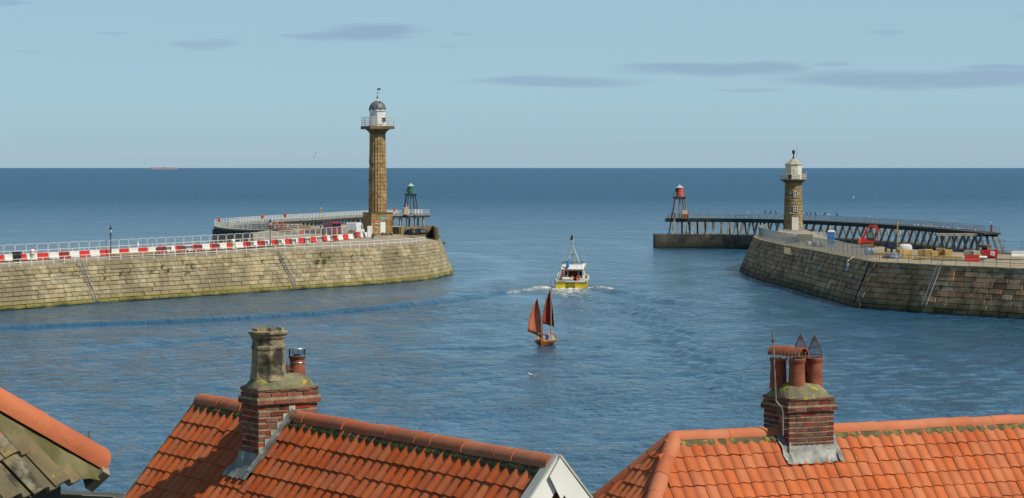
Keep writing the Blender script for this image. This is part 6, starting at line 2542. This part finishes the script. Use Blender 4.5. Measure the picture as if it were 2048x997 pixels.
MB().beam((-2.8, .72, .5), (2.8, .72, .5), .06).build('top_rail', RAILG, t)

# ================================================================== YELLOW BOAT
YHULL = M('yellow_hull', 'ecd21a', 'e0c414', scale=1, rough=.4)
BWHITE = M('boat_white', 'e4e4de', 'd3d3cb', scale=1.5, rough=.4, spots=[('a9a79c', 1.6, .62, .15)])
GREYD = M('boat_deck_grey', '8f9294', '787b7d', rough=.7)
boat = thing('tour_boat', 'yellow and white twin-hulled tour boat flying flags with foam round its stern', 'boat', (BOAT.x, BOAT.y, 0), R(-7))


def half_beam(f):
    return 2.62 * (1 - max(0, (f - .45) / .55) ** 2.2 * .93)


N_ = 12
Lb = 11.5
sheer = lambda f: 1.42 + .95 * f ** 2
hull_rows, top_rows = [], []
for i in range(N_ + 1):
    f = i / N_
    y = f * Lb
    hb = half_beam(f)
    zg = sheer(f)
    zy = zg - .42 - .1 * f
    hull_rows.append([Vector(p) for p in ((-hb * .55, y, -.5), (-hb * .86, y, -.25), (-hb * .96, y, .35), (-hb, y, zy), (hb, y, zy), (hb * .96, y, .35), (hb * .86, y, -.25), (hb * .55, y, -.5), (-hb * .55, y, -.5))])
    top_rows.append([Vector(p) for p in ((-hb, y, zy), (-hb * 1.02, y, zy + .05), (-hb * 1.03, y, zg), (-hb * .95, y, zg), (-hb * .95, y, zy - .05))])
    top_rows[-1] = top_rows[-1]
b = MB()
b.grid(hull_rows)
b.add(hull_rows[-1][:-1], [tuple(range(8))])
hl = b.build('hull', YHULL, boat, smooth=30)
# transom of two hulls with a recessed tunnel
b = MB()
for (x0, x1, y) in ((-2.5, -.85, -.05), (.75, 2.5, -.05), (-.85, .75, .55)):
    b.box(x0, x1, y, y + .3, -.45, 1.0)
b.build('transom', YHULL, boat)
for s_ in (1, -1):
    b = MB()
    b.grid([[Vector((p.x * s_ * -1, p.y, p.z)) for p in row] for row in top_rows])
    b.build('bulwark', BWHITE, boat, normals=True)
MB().box(-2.55, 2.55, -.1, .12, .98, 1.28).build('stern_rail', BWHITE, boat, bevel=.04)
rub = MB()
for s_ in (-1, 1):
    rub.path([Vector((s_ * half_beam(i / N_) * 1.03, i / N_ * Lb, sheer(i / N_) - .44)) for i in range(N_ + 1)], .06, 6)
rub.tube((-2.6, -.12, 1.0), (2.6, -.12, 1.0), .05, n=6)
rub.build('rubbing_strake', M('strake_grey', '6d7070', rough=.7), boat)
MB().grid([[Vector((-half_beam(i / N_) * .95, i / N_ * Lb, .85 + .3 * (i / N_) ** 2)), Vector((half_beam(i / N_) * .95, i / N_ * Lb, .85 + .3 * (i / N_) ** 2))] for i in range(N_ + 1)]).build('deck', GREYD, boat, normals=False)
# wheelhouse: side walls, front, roof wedge
cab = MB()
for s_ in (-1, 1):
    cab.prism([Vector((s_ * 1.85, 3.2, .95)), Vector((s_ * 1.85, 7.6, .95)), Vector((s_ * 1.75, 7.2, 2.2)), Vector((s_ * 1.8, 3.2, 2.1))], (s_ * -.07, 0, 0))
    for y in (3.25, 4.7, 6.0, 7.0):
        cab.beam((s_ * 1.8, y, 2.05), (s_ * 1.72, y + .05, 3.2), .1)
cab.prism([Vector((-1.8, 7.5, .95)), Vector((1.8, 7.5, .95)), Vector((1.7, 7.2, 2.2)), Vector((-1.7, 7.2, 2.2))], (0, .07, 0))
cab.box(-1.8, -.8, 4.2, 4.3, .9, 3.1).box(1.0, 1.8, 4.2, 4.3, .9, 3.1).box(-.8, 1.0, 4.2, 4.3, 2.75, 3.1)
cb = cab.build('wheelhouse', BWHITE, boat)
gl = MB()
for s_ in (-1, 1):
    gl.prism([Vector((s_ * 1.78, 3.3, 2.12)), Vector((s_ * 1.72, 7.1, 2.2)), Vector((s_ * 1.70, 6.9, 3.1)), Vector((s_ * 1.74, 3.3, 3.1))], (s_ * -.02, 0, 0))
gl.prism([Vector((-1.68, 7.25, 2.2)), Vector((1.68, 7.25, 2.2)), Vector((1.62, 6.95, 3.15)), Vector((-1.62, 6.95, 3.15))], (0, .02, 0))
gl.box(-1.7, -.95, 4.16, 4.19, 2.0, 2.7).box(1.1, 1.7, 4.16, 4.19, 2.0, 2.7)
gl.build('window', DARKGLASS, cb)
MB().box(-1.6, 1.6, 4.35, 4.4, 1.0, 2.7).build('inner_bulkhead', M('boat_interior_dark', '3a3d40', rough=.8), boat)
rf = MB().prism([Vector((-1.95, 2.3, 3.1)), Vector((-1.95, 7.3, 3.15)), Vector((-1.8, 7.0, 3.95)), Vector((-1.75, 3.2, 4.02))], (3.9, 0, 0)).build('roof', BWHITE, boat, bevel=.12)
MB().box(-1.6, 1.6, 3.2, 6.8, 4.03, 4.1).build('roof_top', GREYD, boat)
rr_ = MB()
for h in (4.3,):
    rr_.path([Vector(p) for p in [(-1.7, 3.0, 4.28), (1.7, 3.0, 4.28), (1.7, 6.8, 4.28), (-1.7, 6.8, 4.28), (-1.7, 3.0, 4.28)]], .03, 5)
for (x, y) in ((-1.7, 3), (1.7, 3), (0, 3), (1.7, 6.8), (-1.7, 6.8)):
    rr_.tube((x, y, 3.95), (x, y, 4.28), .03, n=5)
rr_.build('roof_rail', BLK, boat)
cp = MB()
for x in (-2.3, 2.3):
    cp.tube((x, 2.4, 1.3), (x * .8, 2.5, 3.15), .07, n=8)
    cp.tube((x, .4, 1.3), (x, .4, 2.2), .05, n=6)
    cp.tube((x, .4, 2.2), (x * .95, 2.4, 2.6), .05, n=6)
cp.build('canopy_posts', BWHITE, boat, smooth=40)
MB().tube((-1.4, .55, 1.55), (.4, .55, 1.55), .3, n=16).build('liferaft_canister', PWHITE, boat, smooth=40)
MB().box(-1.6, .6, .3, .8, 1.0, 1.28).build('raft_cradle', M('brown_wood', '6a4e3a', '54402f', rough=.8), boat)
MB().box(1.0, 2.3, .3, 1.2, .85, 1.7).build('locker', BWHITE, boat, bevel=.04)
seatm = MB().box(-1.9, -1.2, 1.5, 3.8, .85, 1.35).box(1.2, 1.9, 1.5, 3.8, .85, 1.35)
seatm.build('seats', M('seat_red', 'b8433a', rough=.7), boat)
lb_ = MB().ring((1.25, .28, 1.75), (0, 1, .1), .3, .08, 18, 8).mesh('lifebuoy', ORANGE, smooth=True)
link('lifebuoy', lb_, boat, Matrix.Translation((0, 0, 0)))
link('lifebuoy', lb_, boat, Matrix.Translation((-1.05, .1, -.05)))
ma = MB()
ma.tube((-1.15, 4.6, 4.0), (0, 5.0, 6.9), .06, n=6).tube((1.15, 4.6, 4.0), (0, 5.0, 6.9), .06, n=6).tube((0, 5, 6.8), (0, 5, 9.1), .05, .03, n=6).tube((0, 6.2, 4.0), (0, 5, 6.8), .05, n=6)
ma.build('mast_frame', BWHITE, boat)
MB().tube((.0, 4.2, 4.0), (0, 4.2, 5.7), .04, n=6).box(-.5, .5, 4.1, 4.3, 5.55, 5.66).build('radar', RAILG, boat)
wa = MB()
for (x, y, h) in ((1.6, 5.5, 2.6), (1.9, 6.0, 1.6), (-1.75, 5.5, 2.0)):
    wa.tube((x, y, 4.0), (x, y, 4.0 + h), .025, .012, n=5)
wa.build('whip_aerials', BWHITE, boat)


def flag(w_, h_, mat, c, root, sway=.2, name='flag'):
    rows = []
    for j in range(5):
        rows.append([Vector(c) + Vector((-w_ * i / 5 * (.4 + .1 * j), sway * math.sin(i * 1.3 + j * .5) * .4, -h_ * j / 4 - .25 * h_ * (i / 5))) for i in range(6)])
    o_ = MB().grid(rows).build(name, mat, root, smooth=True, normals=False)
    s_ = o_.modifiers.new('solid', 'SOLIDIFY')
    s_.thickness = .012


flag(.75, .9, M('black_flag', '22202a', 'a03a3a', scale=2.5, rough=.8, cmin=.5, cmax=.6), (-.03, 5, 9.05), boat)
MB().tube((-1.1, -.02, 1.2), (-1.1, -.3, 3.3), .03, n=6).build('ensign_staff', BWHITE, boat)
flag(.8, .75, M('red_flag', 'd33a2c', 'b83024', scale=2, rough=.8), (-1.0, -.2, 3.1), boat)
MB().tube((-.85, 2.6, 3.1), (-.85, 2.3, 5.1), .03, n=6).build('flag_staff', BWHITE, boat)
flag(.85, 1.5, M('blue_flag', '3a86d0', '2f74ba', scale=2, rough=.8, spots=[('e8ecee', 1.6, .64, .05)]), (-.45, 2.3, 5.0), boat)
pn_ = MB()
for i in range(9):
    f = (i + .5) / 9
    for (p, q) in (((0, 5, 6.9), (-1.9, 3.0, 4.2)), ((0, 5, 6.9), (.55, 3.0, 4.4))):
        c = Vector(p).lerp(Vector(q), f)
        pn_.add([c + Vector((-.1, 0, 0)), c + Vector((.1, 0, 0)), c + Vector((0, .03, -.24))], [(0, 1, 2)])
pn_.build('bunting', M('yellow_bunting', 'd6d04a', 'c9c23e', rough=.7), boat)
nm = MB()
for i, x in enumerate(np.linspace(-2.2, -.95, 11)):
    nm.box(x, x + .07, -.115, -.105, 1.07, 1.07 + .12 * (1 if i % 3 else .8))
nm.build('name_marks', NAVY, boat)
SIT = {'pel': (0, 0, .5), 'wst': (0, -.02, .66), 'chs': (0, 0, .9), 'nck': (0, .02, 1.08), 'hd0': (0, .03, 1.18), 'hd1': (0, .035, 1.3), 'nose': (0, .13, 1.2),
       'shl': (-.19, 0, 1.0), 'shr': (.19, 0, 1.0), 'ell': (-.25, .06, .75), 'elr': (.25, .06, .75), 'wrl': (-.2, .28, .62), 'wrr': (.2, .28, .62), 'pml': (-.18, .35, .6), 'pmr': (.18, .35, .6),
       'hpl': (-.1, .02, .48), 'hpr': (.1, .02, .48), 'knl': (-.13, .42, .5), 'knr': (.13, .42, .5), 'anl': (-.13, .45, .09), 'anr': (.13, .45, .09), 'tol': (-.13, .58, .04), 'tor': (.13, .58, .04)}


def on_boat(x, y, z):
    return tuple(Matrix.Translation(boat.location) @ Matrix.Rotation(R(-7), 4, 'Z') @ Vector((x, y, z)))


person('person in dark clothes standing inside the yellow boat', on_boat(.15, 3.6, .9), R(0), {}, BROWNC, NAVY, HAIR)
person('person in purple standing at the right side of the yellow boat', on_boat(1.05, 2.6, .9), R(-20), {}, M('purple_cloth', '5b3f6a', rough=.9), NAVY, HAIR)
person('person in red sitting on the left side seat of the yellow boat', on_boat(-.75, 2.4, .9), R(-90), SIT, M('red_cloth', 'b3352e', rough=.9), NAVY, GREYH)

# ================================================================== SAILING BOAT
VARN = M('varnished_wood', 'b5681f', '8f4d16', scale=3, rough=.35, stretch=(1, 1, 6), detail=3)
SPAR = M('pale_spar', 'b99560', '9d7c4c', scale=3, rough=.5)
SAILR = M('tan_red_sail', '9c4535', '8a392d', scale=1.5, rough=.85)
SAIL_LIT = M('sunlit_tan_sail', 'd47a58', 'c26a4a', scale=1.5, rough=.85, spots=[('8f4630', 1.8, .6, .15)])  # sunlight glowing through the mizzen is put into this lighter colour
sp0 = PZ(1083, 692.5)
HEAD = R(-10)
co = thing('sailing_boat', 'small varnished double-ended sailing boat under two tan red sails', 'boat', tuple(sp0), HEAD)
LB, N_ = 6.4, 16
rows_h, gun = [], {1: [], -1: []}
for i in range(N_ + 1):
    f = i / N_
    y = f * LB
    hb = 1.22 * max(.02, math.sin(math.pi * min(1, max(0, f)) ** .92)) ** .62
    if i in (0, N_):
        hb = .03
    zg = .74 - .28 * math.sin(math.pi * f) + .35 * f ** 2
    row = []
    for (fx, z) in ((-1, zg), (-.97, zg * .62), (-.86, zg * .28), (-.6, -.02), (-.2, -.3), (.2, -.3), (.6, -.02), (.86, zg * .28), (.97, zg * .62), (1, zg)):
        k_ = 1 if z > .2 else .9
        row.append(Vector((fx * hb * k_, y, z)))
    rows_h.append(row)
    for s_ in (1, -1):
        gun[s_].append(Vector((s_ * hb, y, zg)))
b = MB().grid(rows_h)
hl = b.build('hull', VARN, co, smooth=60)
so = hl.modifiers.new('solid', 'SOLIDIFY')
so.thickness = .04
g = MB().path(gun[1], .04, 6).path(gun[-1], .04, 6)
g.build('gunwale', SPAR, co)
for zf in (.62, .35):
    st = MB()
    for s_ in (1, -1):
        st.path([Vector((p.x * 1.0, p.y, p.z * zf)) for p in gun[s_]], .014, 4)
    st.build('strake', M('dark_varnish', '6d3a14', '5a2f10', rough=.4), co)
MB().beam((0, -.03, -.4), (0, -.09, .85), .07, .12).build('sternpost', SPAR, co)
MB().beam((0, LB, -.2), (0, LB + .25, 1.25), .07, .1).build('stem', SPAR, co)
MB().grid([[Vector((p.x * .9, p.y, p.z - .1)), Vector((-p.x * .9, p.y, p.z - .1))] for p in gun[1][8:]]).build('foredeck', M('pale_grey_deck', 'a9aaa0', '94958b', rough=.7), co, normals=False)
for s_ in (1, -1):
    MB().grid([[Vector((p.x * .98, p.y, p.z - .04)), Vector((p.x * .72, p.y, p.z - .05))] for p in gun[s_][2:9]]).build('side_deck', MATS['pale_grey_deck'], co, normals=False)
th = MB()
for y in (1.6, 3.2):
    th.box(-.95, .95, y - .13, y + .13, .28, .33)
th.build('thwart', SPAR, co)
MB().grid([[Vector((p.x * .8, p.y, .08)), Vector((-p.x * .8, p.y, .08))] for p in gun[1][1:9]]).build('floor_boards', SPAR, co, normals=False)
MB().beam((0, -.12, .2), (0, -.12, 1.0), .3 * .15, .3).beam((0, -.15, .95), (0, 1.0, 1.05), .04, .05).build('rudder', VARN, co)
Ry = Matrix.Rotation(-HEAD, 3, 'Z')


def cl(u, v, y_local):
    """photo point -> coble local point at the depth of a station along the boat"""
    Yw = sp0.y + math.cos(HEAD) * y_local
    return Ry @ (PY(u, v, Yw) - sp0)


def sail(name, mat, ring_px, y_local, belly, seams=5):
    """outline in the plane of the spar, subdivided and bellied"""
    pts = [cl(u, v, y_local) for (u, v) in ring_px]
    top, low = pts[:len(pts) // 2], pts[len(pts) // 2:][::-1]
    rows = []
    n = 8
    for a, b_ in zip(top, low):
        rows.append([a.lerp(b_, i / n) + Vector((0, 1, 0)) * belly * math.sin(math.pi * i / n) for i in range(n + 1)])
    rr2 = []
    for k_ in range(len(rows) - 1):
        for q in range(3):
            rr2.append([rows[k_][i].lerp(rows[k_ + 1][i], q / 3) for i in range(n + 1)])
    rr2.append(rows[-1])
    o_ = MB().grid(rr2).build(name, mat, co, smooth=True, normals=False)
    s_ = o_.modifiers.new('solid', 'SOLIDIFY')
    s_.thickness = .015
    sm_ = MB()
    for i in range(1, n):
        if i % 2 == 0:
            sm_.path([rr2[k_][i] + Vector((0, -.012, 0)) for k_ in range(len(rr2))], .006, 3)
    sm_.build('seam', M('sail_seam', 'a06a52' if mat is SAIL_LIT else '9c5a4c', rough=.9), o_)
    return o_


# leech then luff reversed (top -> bottom, bottom -> top)
sail('mizzen_sail', SAIL_LIT, [(1074.3, 597), (1065.5, 614), (1057.5, 640), (1055, 663.5), (1084.3, 677), (1083.2, 650), (1080.3, 625), (1074.8, 597)], .35, .35)
sail('main_sail', SAILR, [(1099.5, 581), (1091, 602), (1086.3, 624), (1085.8, 648), (1101, 652.5), (1101, 640), (1101, 610), (1100.5, 581)], 4.0, .4)
sail('jib', M('dark_jib', '5a2026', '4a1a20', rough=.85), [(1102.5, 592), (1102.3, 615), (1102, 635), (1101.8, 650), (1108.8, 657), (1107.6, 640), (1105.5, 620), (1102.8, 592)], 4.6, .15)
m1 = cl(1102.3, 559, 4.2)
MB().tube((m1.x + .02, 4.1, .2), tuple(m1), .07, .05, n=8).build('main_mast', SPAR, co, smooth=40)
m2 = cl(1084.8, 628, .4)
MB().tube((m2.x + .02, .35, .1), tuple(m2), .055, .045, n=8).build('mizzen_mast', M('orange_spar', 'b06a2c', '95571f', rough=.4), co, smooth=40)
MB().path([cl(1056, 664.5, .3), cl(1085, 678, .3)], .03, 6).path([cl(1074.4, 596, .33), cl(1083.6, 640, .33)], .028, 6).build('mizzen_spars', SPAR, co)
rg_ = MB()
rg_.tube(tuple(m1), (1.0, 3.6, .6), .008, n=4).tube(tuple(m1), (-1.0, 3.6, .6), .008, n=4).tube(tuple(m1 - Vector((0, 0, 1))), (.05, LB + .3, 1.2), .008, n=4)
rg_.build('shrouds', SPAR, co)
pu = MB()
for x, y in ((.55, 4.9), (.75, 4.3), (.3, 5.6), (-.3, 5.6)):
    pu.tube((x, y, .7), (x, y, 1.35), .016, n=5)
pu.path([Vector(p) for p in ((.75, 4.3, 1.35), (.55, 4.9, 1.35), (.3, 5.6, 1.35), (-.3, 5.6, 1.35))], .016, 5)
pu.build('bow_rail', WHITE, co)
MB().obox(cl(1078.5, 668, .3), (.07, 0, 0), (0, .01, 0), (0, 0, .07)).build('sail_patch', WHITE, co)


def on_coble(x, y, z):
    return tuple(Matrix.Translation(sp0) @ Matrix.Rotation(HEAD, 4, 'Z') @ Vector((x, y, z)))


ps = dict(SIT)
ps.update({'ell': (-.42, .1, 1.08), 'wrl': (-.68, .18, 1.22), 'pml': (-.76, .2, 1.26)})
person('person in a blue smock steering the sailing boat with one arm raised', on_coble(.35, 1.7, .15), R(10), ps, BLUEC, NAVY, GREYH, hgt=1.8)
person('person in dark brown sitting low in the sailing boat', on_coble(-.45, 2.4, .08), R(-60), SIT, BROWNC, BROWNC, HAIR, hgt=1.7)


# ================================================================== BIRDS, FAR SHIP
def bird_mesh(name, mat_body, mat_wing, upright):
    rows = []
    n = 8
    if upright:       # cormorant, upright with long neck
        spine = [((0, -.22, .12), .015), ((0, -.12, .2), .06), ((0, -.02, .33), .10), ((0, .04, .46), .085), ((0, .07, .56), .04), ((0, .07, .66), .035), ((0, .10, .73), .045), ((0, .17, .74), .02), ((0, .25, .73), .006)]
    else:
        spine = [((0, -.30, .20), .012), ((0, -.18, .21), .05), ((0, -.04, .22), .095), ((0, .09, .25), .085), ((0, .15, .32), .05), ((0, .18, .38), .052), ((0, .23, .39), .03), ((0, .31, .37), .006)]
    for i, (c, r_) in enumerate(spine):
        c = Vector(c)
        a = Vector(spine[max(i - 1, 0)][0])
        b_ = Vector(spine[min(i + 1, len(spine) - 1)][0])
        d = (b_ - a).normalized()
        sx = Vector((1, 0, 0))
        uz = sx.cross(d).normalized()
        rows.append([c + (sx * math.cos(2 * math.pi * k_ / n) + uz * math.sin(2 * math.pi * k_ / n)) * r_ for k_ in range(n + 1)])
    body = MB().grid(rows).mesh('body', mat_body, smooth=True)
    w_ = MB()
    for s_ in (-1, 1):
        if upright:
            w_.prism([Vector((s_ * .085, .03, .48)), Vector((s_ * .10, -.05, .40)), Vector((s_ * .05, -.2, .14)), Vector((s_ * .06, -.02, .25))], (s_ * .015, 0, 0))
        else:
            w_.prism([Vector((s_ * .085, .08, .28)), Vector((s_ * .09, -.1, .28)), Vector((s_ * .03, -.36, .24)), Vector((s_ * .075, -.05, .2))], (s_ * .015, 0, 0))
    wing = w_.mesh('wing', mat_wing)
    lg = MB()
    for s_ in (-1, 1):
        lg.tube((s_ * .04, -.02, 0), (s_ * .04, -.02, .2), .01, n=5)
    legs = lg.mesh('leg', M('bird_leg', '8a7a4a', rough=.7))
    return body, wing, legs


CORM = bird_mesh('c', M('cormorant_black', '17181a', '24262a', rough=.6), M('cormorant_black', '17181a'), True)
GULL = bird_mesh('g', M('gull_white', 'eeeeea', rough=.7), M('gull_grey', 'a9b0b6', rough=.7), False)


def rail_at(u, off, z):
    s_ = min(np.linspace(.6, el_.len - .4, 900), key=lambda q: abs(pix(el_.at(q) + Y0 + Vector((0, off, 0)))[0] - u))
    p, tn = el_.at(s_), el_.tan(s_)
    return p + Vector((-tn.y, tn.x, 0)).normalized() * off + Y0 + Vector((0, 0, z))


def bird(kind, p, rz, label, grp, sc=1.0, name='bird'):
    t = thing(name, label, 'bird', tuple(p), rz, grp)
    t.scale = (sc, sc, sc)
    for me_, nm_ in zip(CORM if kind == 'c' else GULL, ('body', 'wing', 'leg')):
        link(nm_, me_, t)


for u in (1540.5, 1551.7, 1561.7, 1605.5, 1612.8, 1626, 1633.6, 1644, 1662, 1687):
    bird('c', rail_at(u, -1.55, 1.25), rnd.uniform(-2, 2), 'black cormorant perched on the trestle pier railing near the short lighthouse', 'cormorants on the railing', 1.5, 'cormorant')
for u in (1504.6, 1670, 1755):
    bird('g', rail_at(u, -1.55, 1.25), rnd.uniform(-2, 2), 'white gull perched on the trestle pier railing among cormorants', 'gulls on the trestle railing', 1.35, 'gull')
for u in (1848, 1854, 1864, 1872, 1879, 1882, 1892, 1904, 1915, 1935, 1943.5, 1972):
    bird('g', rail_at(u, -1.75, .06), rnd.uniform(-2, 2), 'white gull resting on the deck edge of the trestle pier', 'gulls on the trestle deck', 1.3, 'gull')
bird('g', PZ(1983, 464.5, ZD + .02) + Vector((0, 0, 1.45)), 1.0, 'white gull on top of the red mooring post', None, 1.3, 'gull')
bird('g', epos + Vector((2.75, -.6, 12.36)), 1.0, 'white gull on the gallery rail of the short lighthouse', None, 1.2, 'gull')
sw = PZ(1062, 754)
bird('g', sw + Vector((0, 0, -.12)), R(80), 'white gull swimming on the open harbour water', None, 1.25, 'gull')
t = thing('gull', 'white gull flying over the sea beside the tall lighthouse', 'bird', tuple(PY(630.5, 311, 420)), R(-60))
t.rotation_euler = (R(10), R(-52), R(-50))
link('body', GULL[0], t, Matrix.Translation((0, 0, -.25)))
for s_ in (-1, 1):
    MB().add([(s_ * .05, .12, .0), (s_ * .05, -.1, .0), (s_ * .32, -.02, .1), (s_ * .34, .14, .1), (s_ * .72, -.1, .02), (s_ * .5, .1, .07)], [(0, 1, 2, 3), (3, 2, 4, 5)]).build('wing', M('gull_wing_pale', 'c9ced2', rough=.7), t, normals=False)

# far tanker on the horizon
sp = PZ(328, 339.4)
t = thing('tanker', 'pale red tanker with white bridge far away on the horizon', 'ship', (sp.x, sp.y, -2))
Ls = 50 / FPX * sp.y
HSH = M('hazed_red_hull', 'c7a4a8', 'c09ca2', rough=.9)  # distance haze is put into this pale hull colour
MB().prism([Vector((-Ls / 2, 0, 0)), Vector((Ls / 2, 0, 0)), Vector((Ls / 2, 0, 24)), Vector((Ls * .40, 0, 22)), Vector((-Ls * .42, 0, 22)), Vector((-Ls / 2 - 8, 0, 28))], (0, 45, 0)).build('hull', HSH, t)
MB().box(Ls * .35, Ls * .45, 5, 40, 22, 40).box(Ls * .38, Ls * .41, 15, 30, 40, 46).build('bridge', M('ship_white', 'e6e6e6'), t)
MB().box(-Ls * .1, Ls * .02, 10, 30, 22, 29).build('manifold', M('ship_grey', 'b9bec4'), t)
# far little sail
sp = PZ(1707.5, 396.5)
t = thing('sailing_dinghy', 'tiny white sailing dinghy far out beyond the trestle pier', 'boat', tuple(sp))
k_ = sp.y / FPX
b = MB()
b.prism([Vector((-2 * k_, 0, 0)), Vector((2 * k_, 0, 0)), Vector((2.4 * k_, 0, .7 * k_)), Vector((-2.2 * k_, 0, .7 * k_))], (0, 1.2, 0)).build('hull', BWHITE, t)
MB().add([(-1.2 * k_, .5, 1 * k_), (.9 * k_, .5, 1 * k_), (.2 * k_, .6, 5 * k_)], [(0, 1, 2)]).build('sail', BWHITE, t, normals=False)
MB().tube((.2 * k_, .6, .5 * k_), (.2 * k_, .6, 5.2 * k_), .06, n=5).build('mast', SPAR, t)
